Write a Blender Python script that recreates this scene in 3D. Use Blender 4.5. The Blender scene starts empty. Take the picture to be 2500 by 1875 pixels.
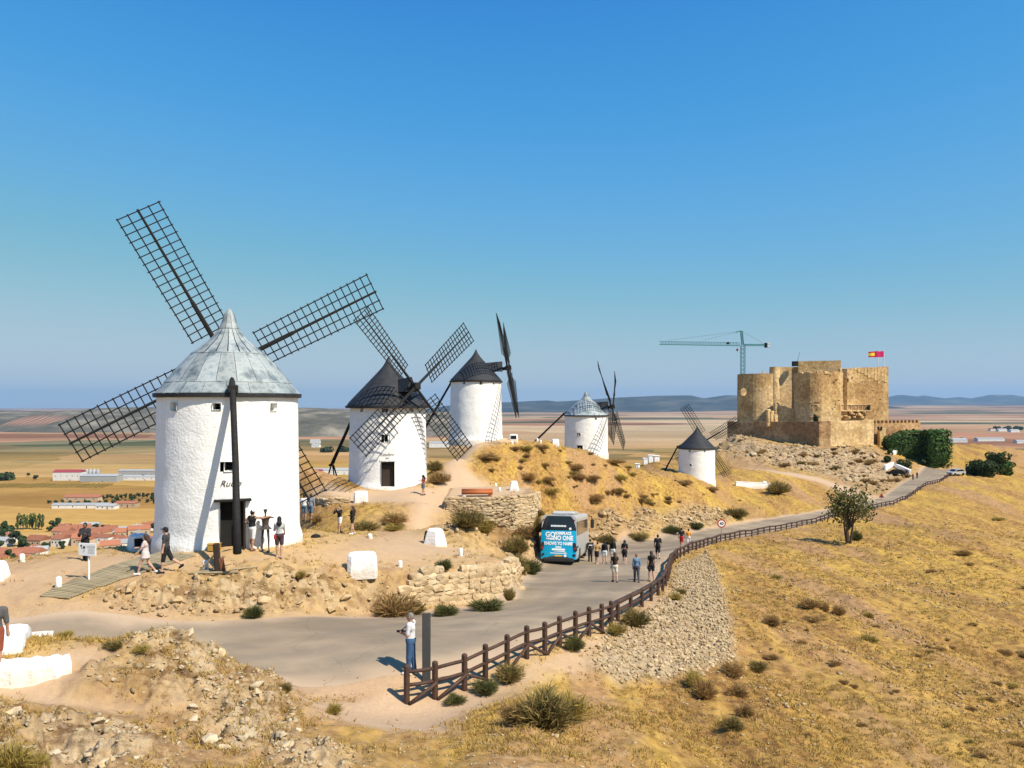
import bpy, math, random
import numpy as np
from mathutils import Vector, Matrix
rng = np.random.default_rng(7)
random.seed(7)
SC = bpy.context.scene
COL = SC.collection
R = math.radians

# ------------------------------------------------------------------ camera, sky, sun, exposure
F, CX, HY = 1878.0, 1250.0, 992.0           # focal length and horizon in photo pixels (2500 wide)
cam_d = bpy.data.cameras.new('camera')
cam_d.sensor_width = 36.0
cam_d.lens = F / 2500.0 * 36.0
cam_d.shift_y = (HY - 937.5) / 2500.0
cam_d.clip_start = 0.3
cam_d.clip_end = 90000.0
cam = bpy.data.objects.new('camera', cam_d)
COL.objects.link(cam)
cam.location = (0, 0, 0)
cam.rotation_euler = (R(90), 0, 0)
SC.camera = cam
SC.render.resolution_x, SC.render.resolution_y = 1024, 768

SUN_AZ = Vector((0.80, -0.60, 0)).normalized()
SUN_EL = R(50)
sun_dir = Vector((SUN_AZ.x * math.cos(SUN_EL), SUN_AZ.y * math.cos(SUN_EL), math.sin(SUN_EL)))
world = bpy.data.worlds.new('World')
SC.world = world
world.use_nodes = True
wn = world.node_tree
wn.nodes.clear()
sky = wn.nodes.new('ShaderNodeTexSky')
sky.sky_type = 'NISHITA'
sky.sun_disc = False
sky.sun_elevation = SUN_EL
sky.sun_rotation = math.atan2(SUN_AZ.x, SUN_AZ.y)
sky.altitude = 800
sky.air_density = 1.0
sky.dust_density = 0.1
sky.ozone_density = 4.5
hsv = wn.nodes.new('ShaderNodeHueSaturation')
hsv.inputs['Saturation'].default_value = 1.0
hsv.inputs['Value'].default_value = 8.0
hsv.inputs['Hue'].default_value = 0.5
bg = wn.nodes.new('ShaderNodeBackground')
bg.inputs['Strength'].default_value = 0.088
wo = wn.nodes.new('ShaderNodeOutputWorld')
# one colour grade over the whole sky, as the phone's processing gave it
scl = wn.nodes.new('ShaderNodeVectorMath'); scl.operation = 'SCALE'; scl.inputs['Scale'].default_value = 0.12
crv = wn.nodes.new('ShaderNodeRGBCurve')
for ch, pts_ in ((0, [(0.0, 0.0), (0.05, 0.014), (0.083, 0.024), (0.2, 0.14), (0.56, 0.46), (1.0, 0.55)]), (1, [(0.0, 0.0), (0.156, 0.195), (0.235, 0.33), (0.44, 0.485), (0.69, 0.585), (1.0, 0.64)]), (2, [(0.0, 0.0), (0.44, 0.72), (0.59, 0.74), (0.75, 0.66), (1.0, 0.68)])):
    c_ = crv.mapping.curves[ch]
    for q_ in pts_[1:-1]: c_.points.new(*q_)
    c_.points[0].location = pts_[0]; c_.points[-1].location = pts_[-1]
crv.mapping.update()
wn.links.new(sky.outputs[0], scl.inputs[0])
wn.links.new(scl.outputs[0], crv.inputs['Color'])
wn.links.new(crv.outputs[0], hsv.inputs['Color'])
wn.links.new(hsv.outputs[0], bg.inputs[0])
wn.links.new(bg.outputs[0], wo.inputs[0])

sun_l = bpy.data.lights.new('sun', 'SUN')
sun_l.energy = 4.9
sun_l.angle = R(0.53)
sun_l.color = (1.0, 0.91, 0.76)
sun = bpy.data.objects.new('sun', sun_l)
COL.objects.link(sun)
sun.rotation_euler = (-sun_dir).to_track_quat('-Z', 'Y').to_euler()
SC.view_settings.view_transform = 'Standard'
SC.view_settings.look = 'None'
SC.view_settings.exposure = 0.5
SC.view_settings.gamma = 1.0
SC.render.engine = 'CYCLES'
SC.cycles.volume_bounces = 0
SC.cycles.max_bounces = 5
SC.cycles.diffuse_bounces = 2

# ------------------------------------------------------------------ small helpers
def W(px, d):                      # lateral position of an image column at depth d
    return (px - CX) / F * d
def P(px, py, d):
    return Vector(((px - CX) / F * d, d, -(py - HY) / F * d))

def tag(o, label=None, cat=None, group=None, kind=None):
    if label: o['label'] = label
    if cat: o['category'] = cat
    if group: o['group'] = group
    if kind: o['kind'] = kind
    return o
def empty(name, loc=(0, 0, 0), rz=0.0, label=None, cat=None, group=None):
    o = bpy.data.objects.new(name, None)
    COL.objects.link(o)
    o.location = loc
    o.rotation_euler = (0, 0, rz)
    o.empty_display_size = 0.2
    return tag(o, label, cat, group)
def link(name, me, parent=None, loc=None, mat=None, matrix=None):
    o = bpy.data.objects.new(name, me)
    COL.objects.link(o)
    if parent: o.parent = parent
    if mat and not me.materials: me.materials.append(mat)
    if loc is not None: o.location = loc
    if matrix is not None: o.matrix_basis = matrix
    return o
def np_mesh(name, V, Fc, mat=None, smooth=False):
    V = np.asarray(V, dtype=np.float32); Fc = np.asarray(Fc, dtype=np.int32)
    me = bpy.data.meshes.new(name)
    n, k = Fc.shape
    me.vertices.add(len(V)); me.vertices.foreach_set('co', V.ravel())
    me.loops.add(n * k); me.loops.foreach_set('vertex_index', Fc.ravel())
    me.polygons.add(n); me.polygons.foreach_set('loop_start', np.arange(0, n * k, k, dtype=np.int32))
    if smooth: me.polygons.foreach_set('use_smooth', np.ones(n, dtype=bool))
    me.update(calc_edges=True); me.validate()
    if mat: me.materials.append(mat)
    return me
def pt_attr(me, name, arr):
    a = me.attributes.new(name, 'FLOAT_COLOR', 'POINT')
    c = np.ones((len(me.vertices), 4), dtype=np.float32); c[:, :arr.shape[1]] = arr
    a.data.foreach_set('color', c.ravel())

class MB:
    """collects simple shapes; build() links them as ONE mesh object"""
    def __init__(s): s.v = []; s.f = []
    def add(s, vs, fs):
        b = len(s.v); s.v += [tuple(v) for v in vs]; s.f += [tuple(i + b for i in f) for f in fs]; return s
    def box(s, c, size, rot=None, taper=1.0):
        hx, hy, hz = size[0] / 2, size[1] / 2, size[2] / 2
        vs = []
        for z in (-1, 1):
            t = taper if z > 0 else 1
            for x, y in ((-1, -1), (1, -1), (1, 1), (-1, 1)):
                v = Vector((x * hx * t, y * hy * t, z * hz))
                if rot is not None: v = rot @ v
                vs.append(v + Vector(c))
        return s.add(vs, [(3, 2, 1, 0), (4, 5, 6, 7), (0, 1, 5, 4), (1, 2, 6, 5), (2, 3, 7, 6), (3, 0, 4, 7)])
    def bbox(s, c, size, bev=0.02, rot=None):          # box with chamfered vertical+horizontal edges
        hx, hy, hz = size[0] / 2, size[1] / 2, size[2] / 2
        rings = []
        for z, ins in ((-hz, bev), (-hz + bev, 0), (hz - bev, 0), (hz, bev)):
            x, y = hx - ins, hy - ins
            rings.append([(x - bev, -y), (x, -y + bev), (x, y - bev), (x - bev, y), (-x + bev, y), (-x, y - bev), (-x, -y + bev), (-x + bev, -y)])
        vs = []
        for (z, _), rg in zip(((-hz, 0), (-hz + bev, 0), (hz - bev, 0), (hz, 0)), rings):
            for x, y in rg:
                v = Vector((x, y, z))
                if rot is not None: v = rot @ v
                vs.append(v + Vector(c))
        fs = [tuple(range(7, -1, -1)), tuple(range(24, 32))]
        for r in range(3):
            for i in range(8):
                j = (i + 1) % 8
                fs.append((r * 8 + i, r * 8 + j, r * 8 + 8 + j, r * 8 + 8 + i))
        return s.add(vs, fs)
    def tube(s, pts, rad, seg=8, cap=True):
        pts = [Vector(p) for p in pts]
        if not hasattr(rad, '__len__'): rad = [rad] * len(pts)
        vs = []; fs = []
        for i, p in enumerate(pts):
            t = (pts[min(i + 1, len(pts) - 1)] - pts[max(i - 1, 0)]).normalized()
            a = Vector((0, 0, 1)) if abs(t.z) < 0.9 else Vector((1, 0, 0))
            u = t.cross(a).normalized(); w = t.cross(u)
            for k in range(seg):
                an = 2 * math.pi * k / seg
                vs.append(p + (u * math.cos(an) + w * math.sin(an)) * rad[i])
        for i in range(len(pts) - 1):
            for k in range(seg):
                k2 = (k + 1) % seg
                fs.append((i * seg + k, i * seg + k2, (i + 1) * seg + k2, (i + 1) * seg + k))
        if cap:
            fs.append(tuple(range(seg))[::-1]); n = (len(pts) - 1) * seg
            fs.append(tuple(range(n, n + seg)))
        return s.add(vs, [f[::-1] for f in fs])
    def lathe(s, prof, seg=24, c=(0, 0, 0), cap=True):
        vs = []; fs = []
        for r, z in prof:
            for k in range(seg):
                an = 2 * math.pi * k / seg
                vs.append((c[0] + r * math.cos(an), c[1] + r * math.sin(an), c[2] + z))
        for i in range(len(prof) - 1):
            for k in range(seg):
                k2 = (k + 1) % seg
                fs.append((i * seg + k, i * seg + k2, (i + 1) * seg + k2, (i + 1) * seg + k))
        if cap:
            fs.append(tuple(range(seg))[::-1]); n = (len(prof) - 1) * seg
            fs.append(tuple(range(n, n + seg)))
        return s.add(vs, fs)
    def prism(s, poly, y0, y1):                        # polygon in local XZ, extruded along Y
        n = len(poly)
        vs = [(x, y0, z) for x, z in poly] + [(x, y1, z) for x, z in poly]
        fs = [tuple(range(n)), tuple(range(2 * n - 1, n - 1, -1))]
        for i in range(n):
            j = (i + 1) % n
            fs.append((j, i, n + i, n + j))
        return s.add(vs, fs)
    def mesh(s, name, mat=None, smooth=False):
        me = bpy.data.meshes.new(name); me.from_pydata(s.v, [], s.f)
        if smooth:
            for p in me.polygons: p.use_smooth = True
        me.update()
        if mat: me.materials.append(mat)
        return me
    def build(s, name, mat, parent=None, smooth=False, loc=None, matrix=None):
        return link(name, s.mesh(name, mat, smooth), parent, loc, None, matrix)

def rotz(a): return Matrix.Rotation(a, 3, 'Z')

# ------------------------------------------------------------------ numpy noise
_perm = np.random.default_rng(3).permutation(1024)
_grad = np.random.default_rng(4).uniform(0, 2 * np.pi, 1024)
_gx, _gy = np.cos(_grad), np.sin(_grad)
def noise2(x, y):
    xi = np.floor(x).astype(np.int64); yi = np.floor(y).astype(np.int64)
    xf = x - xi; yf = y - yi
    u = xf * xf * xf * (xf * (xf * 6 - 15) + 10); v = yf * yf * yf * (yf * (yf * 6 - 15) + 10)
    def g(i, j, dx, dy):
        h = _perm[(_perm[i & 1023] + j) & 1023]
        return _gx[h] * dx + _gy[h] * dy
    a = g(xi, yi, xf, yf); b = g(xi + 1, yi, xf - 1, yf)
    c = g(xi, yi + 1, xf, yf - 1); d = g(xi + 1, yi + 1, xf - 1, yf - 1)
    return (a + u * (b - a)) + v * ((c + u * (d - c)) - (a + u * (b - a)))
def fbm(x, y, s, o=3):
    t = 0; a = 1.0
    for i in range(o):
        t = t + a * noise2(x / s + 17.3 * i, y / s - 9.1 * i); s = s / 2; a *= 0.5
    return t
def vor2(x, y, s):
    """blocky cell height field: returns random value of nearest cell and distance to it"""
    x = x / s; y = y / s
    xi = np.floor(x).astype(np.int64); yi = np.floor(y).astype(np.int64)
    best = np.full(x.shape, 9.0); val = np.zeros(x.shape)
    for i in (-1, 0, 1):
        for j in (-1, 0, 1):
            h = _perm[(_perm[(xi + i) & 1023] + yi + j) & 1023]
            cx = xi + i + 0.5 + 0.45 * _gx[h]; cy = yi + j + 0.5 + 0.45 * _gy[h]
            d = (x - cx) ** 2 + (y - cy) ** 2
            m = d < best
            best = np.where(m, d, best); val = np.where(m, (h % 97) / 97.0, val)
    return val, np.sqrt(best)
def sstep(a, b, t):
    t = np.clip((t - a) / (b - a), 0, 1); return t * t * (3 - 2 * t)
def poly_sd(x, y, poly):
    """signed distance to polygon, positive inside"""
    x = np.asarray(x, float); y = np.asarray(y, float)
    d = np.full(x.shape, 1e9); ins = np.zeros(x.shape, bool)
    n = len(poly)
    for i in range(n):
        x0, y0 = poly[i]; x1, y1 = poly[(i + 1) % n]
        ex, ey = x1 - x0, y1 - y0
        t = np.clip(((x - x0) * ex + (y - y0) * ey) / (ex * ex + ey * ey + 1e-12), 0, 1)
        d = np.minimum(d, np.hypot(x - x0 - t * ex, y - y0 - t * ey))
        c = (y0 > y) != (y1 > y)
        ins ^= c & (x < (x1 - x0) * (y - y0) / ((y1 - y0) if y1 != y0 else 1e-12) + x0)
    return np.where(ins, d, -d)

# ------------------------------------------------------------------ materials
def nd(nt, t, **kw):
    n = nt.nodes.new(t)
    for k, v in kw.items():
        if k.startswith('i_'): n.inputs[k[2:].replace('_', ' ')].default_value = v
        else: setattr(n, k, v)
    return n
def ramp(nt, fac, stops):
    r = nt.nodes.new('ShaderNodeValToRGB')
    el = r.color_ramp.elements
    while len(el) < len(stops): el.new(0.5)
    for e, (p, c) in zip(el, stops):
        e.position = p; e.color = (*c, 1) if len(c) == 3 else c
    nt.links.new(fac, r.inputs[0])
    return r.outputs[0]
def mixc(nt, fac, a, b, mode='MIX'):
    m = nt.nodes.new('ShaderNodeMix'); m.data_type = 'RGBA'; m.blend_type = mode
    if hasattr(fac, 'links') or hasattr(fac, 'is_linked'): nt.links.new(fac, m.inputs[0])
    else: m.inputs[0].default_value = fac
    for v, i in ((a, 6), (b, 7)):
        if hasattr(v, 'is_linked'): nt.links.new(v, m.inputs[i])
        else: m.inputs[i].default_value = (*v, 1)
    return m.outputs[2]
def newmat(name):
    m = bpy.data.materials.new(name); m.use_nodes = True
    nt = m.node_tree
    return m, nt, nt.nodes['Principled BSDF']
def mk(name, c1, c2=None, scale=3.0, rough=0.8, bump=0.0, bscale=None, metal=0.0, rnd=0.0, detail=6.0, spec=0.3, stretch=None):
    """noise-mottled principled material; rnd varies brightness per object"""
    m, nt, b = newmat(name)
    tc = nd(nt, 'ShaderNodeTexCoord'); vec = tc.outputs['Object']
    if stretch:
        mp = nd(nt, 'ShaderNodeMapping'); mp.inputs['Scale'].default_value = stretch
        nt.links.new(vec, mp.inputs[0]); vec = mp.outputs[0]
    n = nd(nt, 'ShaderNodeTexNoise', i_Scale=scale, i_Detail=detail, i_Roughness=0.6)
    nt.links.new(vec, n.inputs['Vector'])
    col = ramp(nt, n.outputs[0], [(0.33, c1), (0.67, c2 or tuple(x * 0.8 for x in c1))])
    if rnd:
        oi = nd(nt, 'ShaderNodeObjectInfo')
        mr = nd(nt, 'ShaderNodeMapRange'); mr.inputs[3].default_value = 1 - rnd; mr.inputs[4].default_value = 1 + rnd
        nt.links.new(oi.outputs['Random'], mr.inputs[0])
        h = nd(nt, 'ShaderNodeHueSaturation'); nt.links.new(col, h.inputs['Color']); nt.links.new(mr.outputs[0], h.inputs['Value'])
        col = h.outputs[0]
    nt.links.new(col, b.inputs['Base Color'])
    b.inputs['Roughness'].default_value = rough; b.inputs['Metallic'].default_value = metal
    b.inputs['Specular IOR Level'].default_value = spec
    if bump:
        n2 = nd(nt, 'ShaderNodeTexNoise', i_Scale=bscale or scale * 4, i_Detail=5.0)
        nt.links.new(vec, n2.inputs['Vector'])
        bp = nd(nt, 'ShaderNodeBump', i_Strength=bump, i_Distance=0.05)
        nt.links.new(n2.outputs[0], bp.inputs['Height']); nt.links.new(bp.outputs[0], b.inputs['Normal'])
    return m
M = {}
def whitewash():
    m, nt, b = newmat('whitewash')
    tc = nd(nt, 'ShaderNodeTexCoord')
    def noi(s, d, sc=(1, 1, 1), r=.6):
        mp = nd(nt, 'ShaderNodeMapping'); mp.inputs['Scale'].default_value = sc; nt.links.new(tc.outputs['Object'], mp.inputs[0])
        n = nd(nt, 'ShaderNodeTexNoise', i_Scale=s, i_Detail=d, i_Roughness=r); nt.links.new(mp.outputs[0], n.inputs['Vector']); return n.outputs[0]
    col = ramp(nt, noi(1.1, 6.0), [(0.35, (0.86, 0.85, 0.82)), (0.65, (0.80, 0.785, 0.75))])
    col = mixc(nt, ramp(nt, noi(1.6, 7.0, (1.6, 1.6, 0.12), .7), [(0.56, (0, 0, 0)), (0.74, (0.35, 0.35, 0.35))]), col, (0.60, 0.56, 0.50))      # rain streaks
    sp = nd(nt, 'ShaderNodeSeparateXYZ'); nt.links.new(tc.outputs['Object'], sp.inputs[0])
    ad = nd(nt, 'ShaderNodeMath', operation='MULTIPLY_ADD'); ad.inputs[1].default_value = -0.9; ad.inputs[2].default_value = 0.72; nt.links.new(noi(2.4, 5.0), ad.inputs[0])
    lt = nd(nt, 'ShaderNodeMath', operation='ADD'); nt.links.new(sp.outputs[2], lt.inputs[0]); nt.links.new(ad.outputs[0], lt.inputs[1])
    col = mixc(nt, ramp(nt, lt.outputs[0], [(0.18, (0.55, 0.55, 0.55)), (0.52, (0, 0, 0))]), col, (0.56, 0.44, 0.31))                                  # splashed earth at the foot
    nt.links.new(col, b.inputs['Base Color']); b.inputs['Roughness'].default_value = 0.9; b.inputs['Specular IOR Level'].default_value = 0.2
    h = nd(nt, 'ShaderNodeMath', operation='ADD'); nt.links.new(noi(2.2, 3.0), h.inputs[0]); nt.links.new(noi(9.0, 4.0), h.inputs[1])
    bp = nd(nt, 'ShaderNodeBump', i_Strength=0.5, i_Distance=0.06); nt.links.new(h.outputs[0], bp.inputs['Height']); nt.links.new(bp.outputs[0], b.inputs['Normal'])
    return m
M['white'] = whitewash()
M['black_wood'] = mk('blackened_wood', (0.011, 0.0105, 0.010), (0.02, 0.0185, 0.017), 6, 0.8, 0.3, 20)
M['slate'] = mk('dark_roof', (0.018, 0.019, 0.022), (0.034, 0.036, 0.04), 2.0, 0.7, 0.2, 12)
M['dark'] = mk('dark_interior', (0.008, 0.008, 0.008), (0.012, 0.012, 0.012), 2, 0.9)
M['brown_wood'] = mk('brown_timber', (0.10, 0.052, 0.032), (0.065, 0.036, 0.024), 5, 0.75, 0.3, 18, rnd=0.15)
M['door'] = mk('door_wood', (0.045, 0.028, 0.022), (0.03, 0.02, 0.016), 6, 0.7, 0.2, 20)
M['iron'] = mk('rusty_iron', (0.10, 0.085, 0.075), (0.05, 0.045, 0.042), 8, 0.6, 0.2, 30, metal=0.4)
M['plank'] = mk('grey_planks', (0.34, 0.28, 0.17), (0.25, 0.20, 0.12), 4, 0.85, 0.3, 22, rnd=0.12)
M['ink'] = mk('black_paint', (0.02, 0.02, 0.02), (0.03, 0.03, 0.03), 5, 0.7)

# ------------------------------------------------------------------ terrain height
PU, PL = [], []
def cp(s, *pts):
    for p in pts:
        if 'U' in s: PU.append(tuple(p))
        if 'L' in s: PL.append(tuple(p))
def pp(s, *l): cp(s, *[P(*q) for q in l])
def zroad(py):                                          # depth on the descending stretch of road
    return 5.11 / ((py - HY) / F - 0.113)
# around and under the photographer, and off to the sides
cp('LU', (0, 0, -1.75), (-10, 0, -2.0), (9, 0, -3.2), (0, -12, -1.6), (-15, -12, -1.8), (15, -12, -4), (0, 4, -3.3), (-8, 6, -4.0), (8, 6, -5.6),
   (-20, 8, -4.4), (0, -60, -10), (-60, -60, -30), (60, -60, -40), (-45, 0, -14), (25, 5, -11), (40, 0, -18), (60, 22, -24), (100, 60, -34),
   (150, 100, -42), (62, 60, -20), (200, 200, -38), (-30, 14, -6.2), (110, 0, -60), (-110, 0, -60), (-120, -100, -80), (120, -120, -90), (0, -150, -60))
# near mound and its crest
pp('L', (100, 1870, 12.2), (600, 1870, 13), (1250, 1870, 15.5), (1800, 1870, 18), (2480, 1870, 21), (40, 1700, 15.8), (400, 1720, 16.3),
   (800, 1740, 18.3), (985, 1731, 20.8), (1300, 1765, 18.3), (1300, 1700, 21), (430, 1566, 18.4), (600, 1642, 18.4), (685, 1692, 19.2),
   (170, 1556, 18.6), (0, 1552, 18.6), (-200, 1560, 18.5), (300, 1590, 17.6))
# road, flat stretch
cp('L', (-30, 20.5, -6.9), (-30, 26.5, -6.9), (-16, 21.6, -7.1), (-10, 21.2, -7.35))
pp('L', (0, 1520, 25.2), (560, 1508, 26.8), (720, 1680, 20.9), (985, 1645, 22), (900, 1500, 31), (1100, 1480, 34.2))
# fence line, near
FN = [(993, 1727, 21.0), (1062, 1709, 21.4), (1134, 1686, 22.0), (1185, 1658, 22.8), (1238, 1632, 23.6), (1286, 1607, 24.4), (1330, 1593, 25.1),
      (1366, 1577, 25.8), (1405, 1564, 26.6), (1438, 1553, 27.4), (1469, 1543, 28.2), (1492, 1531, 28.9)]
pp('L', *FN[1:])
# fence line and road edges, far
FF = [(1508, 1517, 30.7), (1545, 1497, 32.8), (1577, 1476, 35.3), (1599, 1466, 36.8), (1614, 1449, 39.2), (1623, 1440, 40.9), (1630, 1424, 43.7),
      (1633, 1404, 48.0), (1637, 1388, 52.3), (1642, 1374, 56.5), (1660, 1358, 62.4), (1687, 1347, 67), (1720, 1335, 74), (1763, 1322, 81.5), (1805, 1313, 88),
      (1870, 1301, 95), (1929, 1291, 102), (1997, 1276, 111), (2026, 1266, 116), (2070, 1256, 122), (2127, 1245, 128), (2190, 1230, 137), (2224, 1213, 146), (2258, 1188, 160),
      (2303, 1174, 172), (2331, 1154, 188)]
def dens(l, step):
    o = []
    for a, b in zip(l[:-1], l[1:]):
        A, B = P(*a), P(*b); n = max(1, int(round((B - A).length / step)))
        o += [tuple(A.lerp(B, i / n)) for i in range(n)]
    return o + [tuple(P(*l[-1]))]
cp('LU', *dens(FF[4:], 7)); pp('L', *FF[:4])
LE = [(1238, 1465, 36.8), (1268, 1420, 45), (1300, 1380, 54.6), (1370, 1345, 67), (1441, 1325, 79.5), (1565, 1314, 86), (1651, 1300, 94), (1737, 1288, 101), (1860, 1268, 112), (1980, 1251, 121),
      (2080, 1232, 133), (2156, 1212, 147), (2200, 1180, 167), (2242, 1156, 186)]
pp('L', LE[0]); LD = dens(LE[1:], 4.5); cp('LU', *LD)
for q0, q1 in zip(LD[1:-1], LD[2:]):                     # foot of the cutting along the road's uphill side
    tx, ty = q1[0] - q0[0], q1[1] - q0[1]; L_ = math.hypot(tx, ty); nx, ny = -ty / L_, tx / L_
    k_ = 1.0 if 56 < q0[1] < 112 else 0.35
    if q0[1] < 140: cp('LU', (q0[0] + nx * 1.9, q0[1] + ny * 1.9, q0[2] + 0.75 * k_), (q0[0] + nx * 4.6, q0[1] + ny * 4.6, q0[2] + 2.1 * k_))
# right-hand bank and hillside
pp('LU', (1790, 1610, 30), (1640, 1655, 26), (1480, 1690, 23.5), (1740, 1425, 50), (1772, 1375, 62), (2000, 1600, 33), (2400, 1600, 38), (2200, 1600, 36),
   (1950, 1500, 42), (2480, 1700, 31), (2480, 1500, 50), (1900, 1400, 60), (2200, 1400, 66), (2500, 1400, 72), (1950, 1335, 80), (2100, 1325, 85), (2350, 1300, 95),
   (2300, 1236, 132), (2450, 1200, 150), (2400, 1155, 185), (2500, 1100, 225), (2400, 1086, 238), (2330, 1088, 240), (1900, 1700, 25), (2250, 1750, 26), (2260, 1145, 205), (2310, 1125, 215))
# terrace by the first mill
pp('U', (560, 1345, 31.3), (700, 1337, 33), (880, 1398, 31.6), (850, 1408, 30.6), (920, 1406, 31.6), (500, 1405, 28.8), (300, 1405, 28.3), (1100, 1391, 35), (1230, 1366, 37.6), (1070, 1332, 41.5),
   (1150, 1350, 40), (1000, 1300, 45), (850, 1300, 45), (760, 1300, 45), (640, 1403, 29.2), (740, 1400, 30), (420, 1350, 35))
cp('U', (-12.7, 34.6, -6.0), (-15, 38, -6.3), (-9.5, 40, -6.6))
pp('LU', (0, 1440, 26.8), (160, 1446, 26.6), (0, 1376, 30), (200, 1348, 33.5), (300, 1338, 36.8), (380, 1335, 37.6), (-150, 1440, 26.5), (190, 1470, 26.0))
pp('L', (400, 1505, 26.4), (700, 1502, 27.8))
cp('LU', (-23, 40, -10.5), (-25, 45, -17), (-22, 60, -32), (-40, 30, -16), (-60, 50, -48), (-18, 46.5, -12), (-29, 35, -10))
# second terrace and the path up to the third mill
pp('U', (1030, 1205, 58), (940, 1197, 60), (870, 1222, 56.5), (1170, 1212, 57.6), (1060, 1250, 52), (1298, 1203, 57.5), (1260, 1192, 61), (800, 1190, 64), (780, 1228, 55.5), (960, 1262, 50))
pp('U', (1150, 1256, 55.2), (1100, 1300, 47), (1200, 1320, 46))
pp('U', (1255, 1258, 55), (1330, 1250, 58))
cp('U', (-10.1, 63, -6.5), (-16, 72, -9), (-14, 92, -26), (-27, 62, -17), (-10, 74, -7.5), (-16.5, 66, -6.9), (-18.5, 61, -7.6), (-30, 80, -35))
pp('LU', (1100, 1180, 63), (1130, 1120, 76), (1170, 1084, 85), (1060, 1165, 68))
# ridge and hillside beyond the bus
pp('LU', (1290, 1330, 57), (1310, 1280, 66), (1350, 1240, 76), (1500, 1240, 87), (1600, 1250, 95), (1700, 1245, 106), (1850, 1238, 118), (1650, 1180, 108),
   (1500, 1150, 98), (1400, 1105, 96), (1300, 1112, 86), (1200, 1076, 87), (1290, 1081, 92), (1421, 1108, 106), (1700, 1166, 127), (1800, 1210, 131), (1550, 1143, 112), (1620, 1155, 122),
   (1840, 1140, 176), (1900, 1151, 166), (2000, 1170, 158), (1790, 1066, 222), (1850, 1074, 228), (1900, 1080, 221), (1950, 1088, 214), (2000, 1098, 207), (2070, 1098, 208), (1870, 1098, 208), (2132, 1094, 212), (2050, 1150, 180), (1950, 1115, 190), (2165, 1135, 195), (2230, 1130, 203),
   (1730, 1110, 190), (1770, 1150, 160))
cp('LU', (-4, 89, -3.85), (2, 96, -4.4), (-10, 105, -15), (-10, 140, -45), (5, 118, -10), (5, 150, -40), (10.4, 108, -6.7), (15, 130, -14), (24, 142, -10.6), (22, 170, -40), (31, 130, -12.7),
   (33, 152, -16), (40, 200, -30), (55, 250, -22), (50, 290, -60), (80, 240, -8.6), (95, 235, -8.6), (80, 270, -12), (110, 270, -14), (90, 320, -60), (150, 275, -30), (170, 320, -70), (220, 250, -45), (112, 226, -10.5), (0, 260, -90), (-60, 200, -95), (-80, 120, -80))
PU, PL = np.array(PU), np.array(PL)
def rbf_fit(pts, c=1.6):
    xy = pts[:, :2]; n = len(xy)
    D = np.sqrt(((xy[:, None] - xy[None]) ** 2).sum(-1) + c * c)
    A = np.zeros((n + 3, n + 3)); A[:n, :n] = D - np.eye(n) * 0.08
    A[:n, n] = 1; A[:n, n + 1:] = xy; A[n, :n] = 1; A[n + 1:, :n] = xy.T
    return xy, np.linalg.solve(A, np.concatenate([pts[:, 2], np.zeros(3)])), c
RU, RL = rbf_fit(PU), rbf_fit(PL)
def rbf(m, x, y):
    xy, w, c = m
    out = np.zeros(x.shape)
    fx, fy, fo = x.ravel(), y.ravel(), out.ravel()
    for s in range(0, len(fx), 40000):
        X, Y = fx[s:s + 40000], fy[s:s + 40000]
        fo[s:s + 40000] = np.sqrt((X[:, None] - xy[:, 0]) ** 2 + (Y[:, None] - xy[:, 1]) ** 2 + c * c) @ w[:-3] + w[-3] + X * w[-2] + Y * w[-1]
    return fo.reshape(x.shape)
UPOLY = [(W(120, 26.2), 26.2), (W(400, 27.4), 27.4), (W(700, 29.0), 29.0), (W(900, 31.6), 31.6), (W(1100, 34.6), 34.6), (W(1215, 36.4), 36.4), (0.1, 37.6), (0.3, 41), (0.6, 46), (1.6, 54), (2, 70), (-5, 110), (-80, 110), (-80, 30), (-30, 27)]
TPOLY = [(W(1085, 56.3), 56.3), (W(1180, 55.9), 55.9), (W(1255, 56.0), 56.0), (W(1300, 56.9), 56.9), (W(1316, 58.6), 58.6), (W(1300, 61), 61), (W(1240, 63), 63), (W(1100, 62), 62)]
def tz(x, y): return -6.63 + 0.02 * (y - 57.5)
ROAD_R = [(-60, 18.5), (-30, 20.4), (-16, 21.3), (W(720, 20.9), 20.9), (W(960, 21.9), 21.9)] + [(W(a, d) - 0.55, d + 0.25) for a, b, d in FN[2:]] + [(W(a, d) - 0.5 - 0.002 * d, d) for a, b, d in FF] + [(W(2350, 205), 205)]
ROAD_L = [(-60, 26), (-30, 26.6), (W(0, 25.2), 25.2), (W(560, 26.6), 26.6), (W(760, 28.2), 28.2), (W(900, 30.4), 30.4), (W(1100, 33.6), 33.6), (W(1190, 35.2), 35.2)] + [(W(a, d), d) for a, b, d in LE] + [(W(2262, 205), 205)]
RPOLY = ROAD_R + ROAD_L[::-1]
def hbase(x, y):
    x = np.asarray(x, float); y = np.asarray(y, float)
    zl, zu = rbf(RL, x, y), rbf(RU, x, y)
    wid = 0.16 + 0.9 * sstep(-3.5, -9, x)
    m = sstep(-wid, wid, poly_sd(x, y, UPOLY))
    z = zl + (zu - zl) * m
    t = sstep(-0.15, 0.15, poly_sd(x, y, TPOLY))
    z = np.where((x > -7) & (x < 4) & (y > 50) & (y < 68), z + (np.maximum(tz(x, y), z) - z) * t, z)
    r = np.hypot(x, y)
    return np.maximum(z - np.clip(r - 280, 0, None) * 0.8, -128.0)
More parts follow.
